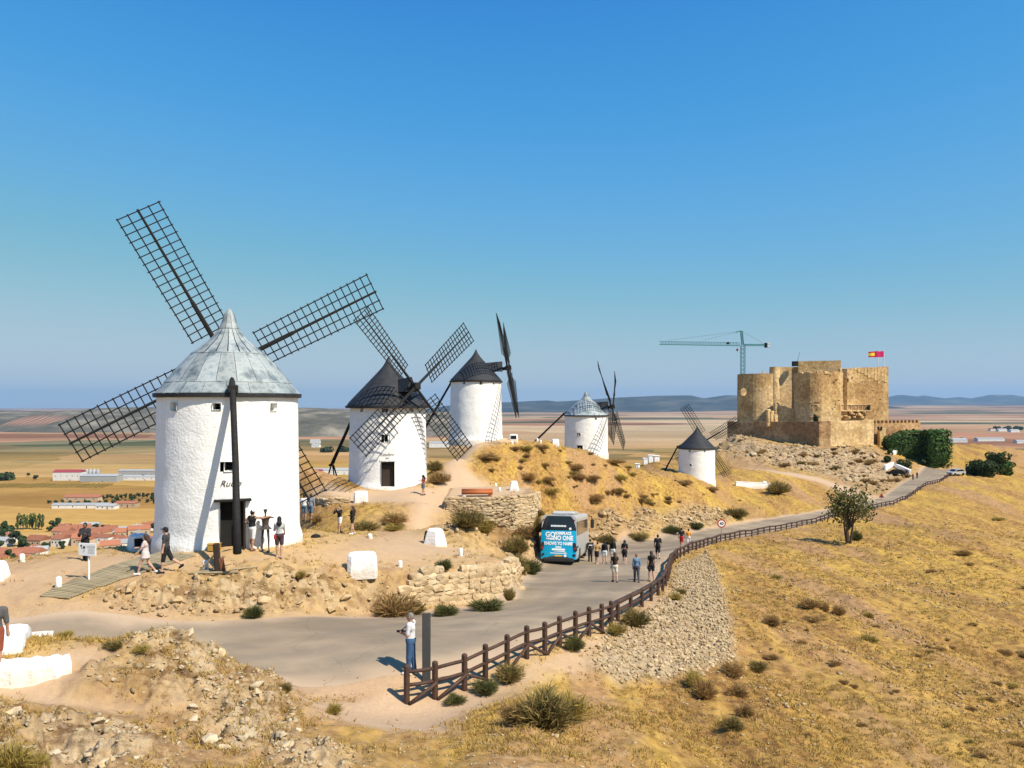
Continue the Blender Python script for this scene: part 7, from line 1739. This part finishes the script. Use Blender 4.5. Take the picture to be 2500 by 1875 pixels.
for a in ((962, 1503, 120, 72, 'brown', 'large brown and olive bush against the dry-stone wall by the road'), (1010, 1500, 60, 45, 'olive', 'olive bush right of the large brown one under the wall'), (1085, 1503, 66, 36, 'green', 'dark green bush at the foot of the wall behind the panel post'), (1190, 1490, 92, 34, 'green', 'wide low green bush at the road edge under the wall corner'),
          (620, 1507, 52, 38, 'green', 'dark green bush at the foot of the rocky outcrop'), (1243, 1466, 34, 42, 'olive', 'olive bush at the wall corner where the road turns'), (1296, 1402, 58, 50, 'green', 'green shrub touching the coach shadow'), (1262, 1405, 60, 66, 'olive', 'tall olive scrub on the bank left of the coach'),
          (1262, 1350, 70, 56, 'olive', 'tangled olive bush on the slope above the coach shadow'), (1330, 1773, 170, 112, 'olive', 'biggest olive bush below the log fence'), (1262, 1763, 80, 60, 'brown', 'brown scrub on the left of the biggest olive bush'), (1395, 1760, 100, 90, 'yellow', 'yellowish scrub leaning on the biggest olive bush'),
          (1243, 1664, 78, 56, 'olive', 'olive bush sprouting at the fourth fence post'), (1185, 1692, 70, 42, 'green', 'dark bush in the shade of the fence braces'), (1110, 1716, 60, 26, 'green', 'flat dark plant under the first fence bay'), (1402, 1586, 54, 44, 'green', 'green bush growing through the log fence'),
          (1548, 1528, 80, 52, 'olive', 'olive bush where the log fence meets the rail fence'), (1505, 1548, 60, 36, 'yellow', 'yellowish bush at the last log fence post'), (160, 1556, 48, 22, 'yellow', 'yellow grass tuft on the mound edge near the white wall'), (282, 1582, 60, 24, 'olive', 'flat olive cushion plant on the mound edge'), (345, 1592, 50, 22, 'yellow', 'yellow tuft beside the grey rocks on the mound edge'),
          (695, 1690, 44, 30, 'olive', 'olive tuft at the road edge beside the mound'), (815, 1745, 50, 38, 'yellow', 'yellow-green tuft on the bare ground before the fence'), (25, 1880, 120, 90, 'yellow', 'tall dry yellow grass clump at the foot of the mound'), (90, 1885, 80, 60, 'yellow', 'smaller dry yellow clump beside the tall one'), (1085, 1390, 46, 32, 'green', 'round green bush on the terrace above the wall'),
          (735, 1412, 30, 24, 'yellow', 'thin dry tuft on top of the outcrop'), (1720, 1705, 66, 66, 'brown', 'dark brown bush below the rubble bank'), (1692, 1680, 50, 60, 'yellow', 'yellow scrub at the toe of the rubble bank'), (1790, 1650, 60, 46, 'brown', 'rust-brown bush at the corner of the rubble bank'), (1800, 1700, 60, 40, 'brown', 'low brown bush next to the rust-brown one'),
          (1850, 1638, 50, 32, 'olive', 'green-grey bush alone on the slope past the bank'), (1885, 1528, 44, 36, 'brown', 'brown tuft alone on the middle of the slope'), (1975, 1482, 60, 28, 'brown', 'first of three brown tufts in a row on the slope'), (2010, 1492, 34, 30, 'brown', 'middle one of three brown tufts in a row on the slope'), (2046, 1502, 34, 32, 'brown', 'last of three brown tufts in a row on the slope'),
          (1820, 1745, 50, 32, 'brown', 'brown bush lower on the slope below the bank'), (1790, 1782, 60, 40, 'olive', 'olive bush lowest on the slope below the bank'), (1660, 1450, 34, 18, 'olive', 'olive tuft behind the rail fence at its bend'), (1650, 1465, 40, 24, 'yellow', 'yellow tuft behind the rail fence at its bend'), (960, 1280, 70, 40, 'brown', 'brown scrub beside the path below the dark-roofed mill'),
          (890, 1295, 80, 30, 'olive', 'olive scrub bordering the path behind the two women'), (960, 1296, 60, 24, 'yellow', 'yellowish scrub bordering the path'), (775, 1275, 34, 28, 'brown', 'round brown bush below the low stone wall'), (1140, 1290, 90, 62, 'olive', 'olive and yellow bush at the left end of the curved wall'), (1180, 1300, 70, 50, 'yellow', 'yellow scrub under the curved wall'), (1306, 1300, 60, 50, 'olive', 'olive bush on the bank between the curved wall and the coach'), (1278, 1312, 60, 44, 'brown', 'brown bush under the right end of the curved wall'), (1310, 1262, 40, 26, 'olive', 'olive bush above the coach roof'),
          (1070, 1180, 60, 40, 'brown', 'brown bush beside the path to the third windmill'), (1062, 1150, 50, 34, 'olive', 'olive scrub right of the dark-roofed mill'), (1900, 1205, 60, 40, 'olive', 'olive bush above the road before the fork'), (1800, 1262, 60, 30, 'olive', 'olive bush on the cutting by the speed sign'), (1700, 1290, 40, 20, 'green', 'green bush at the foot of the cutting'), (1640, 1300, 50, 22, 'green', 'green bush row at the foot of the cutting behind the red shorts'),
          (1480, 1325, 60, 26, 'olive', 'olive bush at the foot of the cutting behind the walkers'), (1560, 1316, 60, 20, 'olive', 'low olive bush at the foot of the cutting'), (2090, 1320, 30, 34, 'green', 'green shoot beside the roadside tree trunk')):
    shrub(*a)
# many look-alike brown tufts on the ridge flank
rr_ = np.random.default_rng(21); cnt = 0
flank = [(1180, 1095), (1400, 1098), (1560, 1140), (1700, 1180), (1820, 1225), (1700, 1238), (1560, 1240), (1400, 1225), (1330, 1200), (1250, 1180), (1190, 1150)]
while cnt < 66:
    px, py = rr_.uniform(1180, 1820), rr_.uniform(1092, 1240)
    if poly_sd(np.array([px]), np.array([py]), flank)[0] < 0: continue
    if noise2(np.array([px / 60.]), np.array([py / 30.]))[0] < -.05: continue
    s = 7 + 24 * rr_.random() ** 2.2; shrub(px, py, s * rr_.uniform(1.3, 2.4), s * .7, rr_.choice(['brown', 'brown', 'brown', 'yellow', 'yellow']), 'small dry brown tuft on the golden ridge flank above the road', 'dry tufts on the ridge flank', 'dry_tuft'); cnt += 1
cnt = 0
while cnt < 46:                                          # scrub on the rocks under the castle
    px, py = rr_.uniform(1740, 2220), rr_.uniform(1075, 1200)
    if poly_sd(*[np.array([q_]) for q_ in hit(px, py)], ROCK[6])[0] < 0: continue
    s = 6 + 12 * rr_.random() ** 2; shrub(px, py, s * rr_.uniform(1.3, 2.2), s * .8, rr_.choice(['brown', 'brown', 'olive']), 'small scrubby bush among the rocks under the castle', 'scrub under the castle', 'dry_tuft'); cnt += 1
cnt = 0
while cnt < 80:
    px, py = rr_.uniform(1850, 2520), rr_.uniform(1130, 1860)
    if py < 1250 + (2330 - px) * .2 or py < 1180: continue
    if poly_sd(np.array([hit(px, py)[0]]), np.array([hit(px, py)[1]]), RPOLY)[0] > -1: continue
    if noise2(np.array([px / 120.]), np.array([py / 60.]))[0] < -.05: continue
    s = 7 + 20 * rr_.random() ** 2; shrub(px, py, s * rr_.uniform(1.2, 2.2), s * .6, rr_.choice(['brown', 'brown', 'brown', 'yellow', 'yellow']), 'small dry tuft on the long open hillside below the fence', 'dry tufts on the open hillside', 'dry_tuft'); cnt += 1
# trees
def leafcards(cent, rads, n, size, seed=0):
    r = np.random.default_rng(seed); k = r.integers(0, len(cent), n); d = r.normal(size=(n, 3)); d /= np.linalg.norm(d, axis=1)[:, None]
    rad_ = r.uniform(0.55, 1.05, n) ** .6; p = np.array(cent)[k] + d * rad_[:, None] * np.array(rads)[k]
    u = np.cross(d, r.normal(size=(n, 3))); u /= np.linalg.norm(u, axis=1)[:, None]; nn_ = d * .6 + r.normal(0, .6, (n, 3)); v = np.cross(nn_, u); v /= np.linalg.norm(v, axis=1)[:, None] + 1e-9
    s = (size * r.uniform(.6, 1.4, n))[:, None]
    V = np.stack([p - u * s, p + v * s * .6, p + u * s, p - v * s * .6], 1).reshape(-1, 3); o = np.arange(n)[:, None] * 4
    return V, o + [0, 1, 2, 3]
def tree(g, h, w, mat, label, cat='tree', group=None, nl=900, leaf=.22, trunk_f=.35, lobes=9, seed=1, stems=1, name='tree', vert=1.0, thin=1.0):
    root = empty(name, g, random.uniform(0, 6.28), label, cat, group); r = np.random.default_rng(seed)
    tb = MB(); cen = []; rad_ = []
    ch = h * (1 - trunk_f * .8)
    for q in range(lobes):
        a = r.uniform(0, 6.28); rr = w / 2 * .62 * math.sqrt(r.random()); zz = h * trunk_f + ch * r.uniform(.12, .8); sh = 1 - .5 * abs(zz - h * .62) / (h * .5)
        cen.append((rr * math.cos(a) * sh, rr * math.sin(a) * sh, zz)); q_ = w / 2 * r.uniform(.34, .52); rad_.append((q_, q_, q_ * .8 * vert))
    for s in range(stems):
        a = s * 2.4; b = (0.12 * math.cos(a) * (stems > 1), .12 * math.sin(a) * (stems > 1), -.3)
        tb.tube([b, (b[0] * 3, b[1] * 3, h * trunk_f * .6), (b[0] * 5, b[1] * 5, h * (trunk_f + .25))], [h * .022 * thin, h * .017 * thin, h * .006], 7)
    for q in cen: tb.tube([(0, 0, h * trunk_f * .8), (q[0] * .5, q[1] * .5, (q[2] + h * trunk_f) / 2), q], [h * .01 * thin, h * .007 * thin, h * .003], 5)
    tb.build('trunk', M['bark'], root)
    V, Fc = leafcards(cen, rad_, nl, leaf, seed); link('crown', np_mesh('crown', V, Fc, M[mat]), root); return root
g = ground_at(2072, 1328); k = g.y / F
tree(g, 146 * k, 132 * k, 'lf_green', 'airy roadside tree with several thin stems below the rail fence', nl=1500, leaf=.16, trunk_f=.30, lobes=26, seed=5, stems=5)
V, Fc = leafcards([(1.2, 0, 3.6), (-1.0, .6, 4.1), (0, -1, 4.6)], [(1.3, 1.3, .8)] * 3, 420, .15, 8); link('inner_foliage', np_mesh('inner_foliage', V, Fc, M['lf_green']), [o for o in COL.objects if o.get('label', '').startswith('airy roadside')][0])
for px, py, w, h, lab, sd_ in ((2388, 1158, 84, 26, 'low dark bush wing left of the round pine', 11), (2436, 1157, 60, 56, 'round dark pine on the hillside right of the castle', 12), (2408, 1160, 66, 32, 'dark bush in front of the round pine', 13), (2455, 1160, 50, 34, 'bright-edged bush right of the round pine', 14)):
    g = ground_at(px, py); k = g.y / F; tree(g, h * k, w * k, 'lf_dark' if sd_ < 14 else 'lf_ivy', lab, nl=1500, leaf=.34, trunk_f=.06, lobes=14, seed=sd_, vert=1.0)
g = Vector((W(1992, 219), 219, -6.2)); tree(g, 40 / F * 219, 14 / F * 219, 'lf_dark', 'small cypress behind the outer castle wall', nl=700, leaf=.25, trunk_f=.04, lobes=9, seed=31, vert=2.2)
# ivy mass and garden at the castle gate
def hedge(p, size, lab, mat='lf_ivy', n=2600, leaf=.32, seed=3, cat='hedge', rz=0.0, round_=0.0):
    root = empty('hedge' if cat == 'hedge' else 'ivy', p, rz, lab, cat); r = np.random.default_rng(seed); a, b, c = size
    u = r.uniform(-1, 1, (n, 3)); f = r.integers(0, 5, n)
    for q, (ax, sg_) in enumerate(((0, -1), (0, 1), (1, -1), (1, 1), (2, 1))): u[f == q, ax] = sg_
    if round_: u[:, 2] = np.where(u[:, 2] > 0, u[:, 2] * (1 - round_ * u[:, 0] ** 2), u[:, 2])
    P0 = u * np.array([a / 2, b / 2, c / 2]) + [0, 0, c / 2] + r.normal(0, .18, (n, 3)) + 0.35 * np.stack([noise2(u[:, 0] * 3 + 5, u[:, 2] * 3), noise2(u[:, 0] * 3, u[:, 2] * 3 + 7), noise2(u[:, 1] * 3, u[:, 0] * 3)], 1)
    nn_ = u + r.normal(0, .5, (n, 3)); t = np.cross(nn_, r.normal(size=(n, 3))); t /= np.linalg.norm(t, axis=1)[:, None]; v = np.cross(nn_, t); v /= np.linalg.norm(v, axis=1)[:, None]; s = (leaf * r.uniform(.6, 1.5, n))[:, None]
    V = np.stack([P0 - t * s, P0 + v * s * .7, P0 + t * s, P0 - v * s * .7], 1).reshape(-1, 3); link('leaves', np_mesh('leaves', V, np.arange(n)[:, None] * 4 + [0, 1, 2, 3], M[mat]), root)
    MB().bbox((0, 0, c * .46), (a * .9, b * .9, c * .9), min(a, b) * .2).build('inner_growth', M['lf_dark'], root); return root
d = 214.0; hedge(Vector((W(2230, d), d, -(1128 - HY) / F * d)), (14.5, 5, 8.6), 'broad dark green ivy mound below the crenellated wall', seed=4, cat='ivy', n=4200, round_=.55)
d = 209.0; hedge(Vector((W(2288, d), d, -(1139 - HY) / F * d)), (5.2, 5, 9.6), 'tall square-cut green hedge at the end of the ivy', seed=6, n=2600)
for px, py, w, h, lab, sd_ in ((2172, 1110, 22, 14, 'clipped dark shrub at the top of the castle garden', 41), (2168, 1130, 26, 16, 'dark shrub on the white garden terrace', 42), (2212, 1145, 50, 22, 'long sloping shrub bed along the castle steps', 43), (2240, 1120, 50, 26, 'grey-green garden shrub under the ivy', 44), (2262, 1138, 30, 18, 'dark rounded shrub beside the castle lane', 45)):
    g = ground_at(px, py); k = g.y / F; tree(g, h * k, w * k, 'lf_dark' if sd_ != 44 else 'lf_green', lab, 'shrub', None, 500, .28, .05, 8, sd_, name='garden_shrub')
# white terrace walls of the castle garden
for px0, py0, px1, py1, h, lab in ((2172, 1108, 2212, 1108, .9, 'upper white garden wall under the ivy'), (2160, 1148, 2180, 1140, 1.1, 'short white wall beside the parked dark car'), (2186, 1142, 2222, 1158, 1.0, 'sloping white wall of the castle steps'), (1795, 1186, 1880, 1190, .7, 'low white roadside parapet below the rock slope')):
    a, b = ground_at(px0, py0), ground_at(px1, py1); root = empty('garden_wall', (a + b) / 2, math.atan2(b.y - a.y, b.x - a.x), lab, 'wall'); L = (b - a).length
    MB().bbox((0, 0, h / 2 - .2), (L, .5, h + .4), .06, Matrix.Rotation(-math.atan2(b.z - a.z, L), 3, 'Y')).build('masonry', M['white'], root); MB().bbox((0, 0, h + .04), (L * 1.01, .6, .1), .03, Matrix.Rotation(-math.atan2(b.z - a.z, L), 3, 'Y')).build('coping', M['white'], root)
housing(1866, 1186, 10, 11, .8, R(0), 'small white block on the roadside parapet below the rocks', None, .9)

# ------------------------------------------------------------------ far buildings and trees on the plain
M['h_white'] = mk('house_white', (0.72, 0.70, 0.66), (0.62, 0.60, 0.56), .3, .9, rnd=.1); M['h_tan'] = mk('house_tan', (0.50, 0.38, 0.26), (0.44, 0.33, 0.22), .3, .9, rnd=.12)
M['roof_red'] = mk('roof_tile', (0.36, 0.14, 0.075), (0.28, 0.11, 0.06), .8, .9, rnd=.18); M['roof_grey'] = mk('roof_sheet', (0.36, 0.37, 0.37), (0.30, 0.31, 0.31), .4, .6, rnd=.12); M['roof_crim'] = mk('roof_crimson', (0.30, 0.05, 0.06), (0.26, .045, .05), .4, .7)
def house(p, w, l, h, rz, wall, roof, label, cat='house', group=None, name='house', pitch=.28, wins=3, chim=True):
    root = empty(name, p, rz, label, cat, group)
    MB().box((0, 0, h / 2 - 1.0), (w, l, h + 2)).build('wall', M[wall], root); rh = l * pitch
    r = MB().prism([(-l / 2 - .4, h - .15), (l / 2 + .4, h - .15), (0, h + rh)], -w / 2 - .4, w / 2 + .4).build('roof', M[roof], root, matrix=Matrix.Rotation(R(90), 4, 'Z'))
    if chim: MB().box((0, 0, 0), (.7, .7, 1.8)).build('chimney', M[wall], r, loc=(l * .18, w * .25, h + rh * .75))
    for i in range(wins):
        x = -w / 2 + w * (i + .5) / wins; MB().box((x, -l / 2 - .03, h * .55), (min(1.1, w / wins * .4), .1, 1.3)).build('window', M['dark'], root)
    MB().box((w * .12, -l / 2 - .04, 1.0), (1.0, .1, 2.0)).build('door', M['door'], root); return root
r9 = np.random.default_rng(9)
LOOK = {('h_white', 'roof_red'): 'white town house with red tiled roof below the plaza', ('h_tan', 'roof_red'): 'tan town house with red tiled roof below the plaza', ('h_white', 'roof_grey'): 'white town shed with grey sheet roof below the plaza'}
for i in range(48):
    px = r9.uniform(-60, 400); py = r9.uniform(1300, 1384) if px < 120 else r9.uniform(1294, 1340)
    p = plain_pt(px, py); w_ = 'h_white' if r9.random() < .55 else 'h_tan'; rf = 'roof_red' if (w_ == 'h_tan' or r9.random() < .7) else 'roof_grey'
    house(p, r9.uniform(9, 20), r9.uniform(8, 12), r9.uniform(3.5, 6.5), r9.uniform(-.5, .5), w_, rf, LOOK[w_, rf], group=LOOK[w_, rf].replace('house', 'houses').replace('shed', 'sheds').replace(' below', ', below'))
def at(px, py): return plain_pt(px, py)
house(at(170, 1172), 42, 18, 13, .05, 'h_white', 'roof_crim', 'white factory hall with crimson roof on the plain', 'factory', name='factory_hall', pitch=.2, wins=5, chim=False)
house(at(248, 1175), 56, 20, 9, .0, 'roof_grey', 'roof_grey', 'long grey warehouse beside the silos', 'warehouse', name='warehouse', pitch=.12, wins=0, chim=False)
house(at(345, 1172), 78, 14, 6, -.03, 'h_white', 'roof_grey', 'long white shed right of the grey warehouse', 'shed', name='farm_shed', pitch=.15, wins=6, chim=False)
house(at(360, 1160), 90, 16, 8, 0, 'roof_grey', 'roof_grey', 'grey sheds behind the long white shed', 'shed', name='farm_shed', pitch=.12, wins=0, chim=False)
for q in range(6):
    p = at(194 + q * 9, 1170); s_ = empty('silo', p, 0, 'pale grain silo between the factory hall and the warehouse', 'silo', 'grain silos'); MB().lathe([(3.4, 0), (3.4, 13), (1.0, 16), (.3, 16.4)], 14).build('tank', M['roof_grey'], s_, True); MB().tube([(3.5, 0, 0), (3.5, 0, 16)], .2, 5).build('ladder', M['galv'], s_)
for px, py, w, l, h, wl, rf, lab in ((200, 1240, 62, 10, 4, 'h_white', 'roof_grey', 'long low white shed with pale roof before the tree row'), (262, 1242, 22, 10, 4, 'h_white', 'roof_grey', 'short extension shed beside the long low shed'), (310, 1238, 24, 12, 5, 'h_tan', 'roof_red', 'small farmhouse beside the dark trees'), (205, 1222, 44, 14, 5, 'h_tan', 'roof_red', 'red-roofed farm behind the tree row'),
                             (765, 1158, 30, 14, 6, 'h_white', 'roof_crim', 'white hall with crimson roof right of the nearest mill'), (800, 1154, 46, 16, 5, 'h_white', 'roof_grey', 'white-roofed hall behind the crimson hall'), (835, 1158, 44, 16, 8, 'h_white', 'roof_grey', 'pale warehouse behind the black trestle'), (770, 1082, 30, 20, 8, 'h_white', 'roof_grey', 'distant white farm between the first two mills'), (772, 1092, 22, 16, 7, 'h_white', 'roof_grey', 'smaller distant farm between the first two mills'),
                             (1072, 1092, 54, 24, 12, 'h_white', 'roof_grey', 'white industrial hall seen between the second and third mills'), (2415, 1077, 90, 22, 8, 'h_white', 'roof_grey', 'very long white shed right of the castle'), (2330, 1080, 70, 24, 9, 'h_white', 'roof_grey', 'white sheds beyond the square hedge'), (2422, 1052, 24, 20, 10, 'h_white', 'roof_red', 'white farmstead among dark trees on the far plain'), (2445, 1053, 40, 20, 9, 'h_white', 'roof_grey', 'second white building of the far farmstead'), (2475, 1055, 40, 20, 9, 'h_white', 'roof_grey', 'third white building of the far farmstead'), (2490, 1082, 30, 20, 7, 'h_white', 'roof_grey', 'grey-roofed shed at the far right of the hillside')):
    house(at(px, py), w, l, h, random.uniform(-.1, .1), wl, rf, lab, 'building', name='farm_building', pitch=.2, wins=4, chim=False)
# white walled viewpoint behind the ridge, between the fourth and fifth mills
for q, (px, w, h) in enumerate(((1537, 1.0, .9), (1556, .8, .8), (1575, .8, .9), (1590, 1.2, 1.1), (1601, 1.2, .9))):
    d = 140.0; z = gz(W(px, d), d); v_ = empty('white_pillar', (W(px, d), d, z), 0, 'white masonry pillar of the viewpoint between the fourth and fifth mills', 'pillar', 'white viewpoint pillars'); MB().bbox((0, 0, h / 2), (w, .8, h + .3), .1).build('masonry', M['white'], v_); MB().bbox((0, 0, h + .2), (w + .15, .95, .12), .04).build('coping', M['white'], v_)
# trees on the plain
def ftree(px, py, h, w, mat, lab, group, vert=1.0, seed=None, nl=320):
    p = at(px, py); k = p.y / F; return tree(p, h * k, w * k, mat, lab, 'tree', group, nl, w * k * (.15 if vert > 1.5 else .10), .06 if vert > 1.5 else .15, 7, seed or random.randint(1, 999), vert=vert, thin=.8, name='plain_tree')
for q in range(13): ftree(240 + q * 11 + random.uniform(-2, 2), 1222 - q * .5, 15, 12, 'lf_dark', 'round dark tree in the row along the farm road', 'trees along the farm road')
for q in range(16): ftree(120 + q * 17 + random.uniform(-4, 4), 1229 + random.uniform(-2, 2), 8, 12, 'lf_dark', 'low dark tree on the field edge before the farm road', 'field edge trees')
for q in range(9): ftree(42 + q * 7.5, 1292 + random.uniform(-2, 2), 42, 12, 'lf_pop', 'tall light green poplar in the grove above the town', 'poplar grove', 3.0)
for px, py, h, w in ((5, 1330, 70, 30), (20, 1318, 40, 36), (-10, 1345, 60, 40), (35, 1335, 44, 34), (60, 1345, 40, 40), (135, 1290, 26, 26), (122, 1297, 16, 18), (105, 1345, 22, 30), (240, 1300, 24, 28), (258, 1303, 20, 24), (330, 1302, 20, 20), (375, 1300, 22, 24), (150, 1340, 20, 20), (22, 1380, 40, 34)): ftree(px, py, h, w, 'lf_dark', 'dark green tree among the town houses', 'town trees', nl=500)
for px, py, h, w in ((140, 1172, 16, 20), (88, 1172, 12, 14), (68, 1164, 10, 10), (352, 1172, 14, 14), (285, 1238, 26, 24), (320, 1222, 14, 16), (375, 1222, 16, 22), (380, 1210, 10, 14), (20, 1172, 10, 60), (800, 1104, 8, 40), (840, 1103, 9, 40), (2435, 1052, 8, 30), (2460, 1052, 8, 30), (2485, 1050, 8, 26), (2350, 1078, 8, 18), (1420, 1100, 6, 30)): ftree(px, py, h, w, 'lf_dark', 'dark tree or thicket beside the farm buildings on the plain', 'farm trees')
# vineyard rows left of the factory
p0 = at(20, 1186); rows = MB()
for q in range(30): rows.bbox((p0.x - 60 + q * 7.0, p0.y, p0.z + .7), (1.1, 60 + 8 * math.sin(q), 0.9), .3, rotz(.18))
tag(rows.build('vineyard', M['lf_yellow']), 'rows of a vineyard on the golden field left of the factory', 'vineyard', kind='stuff')
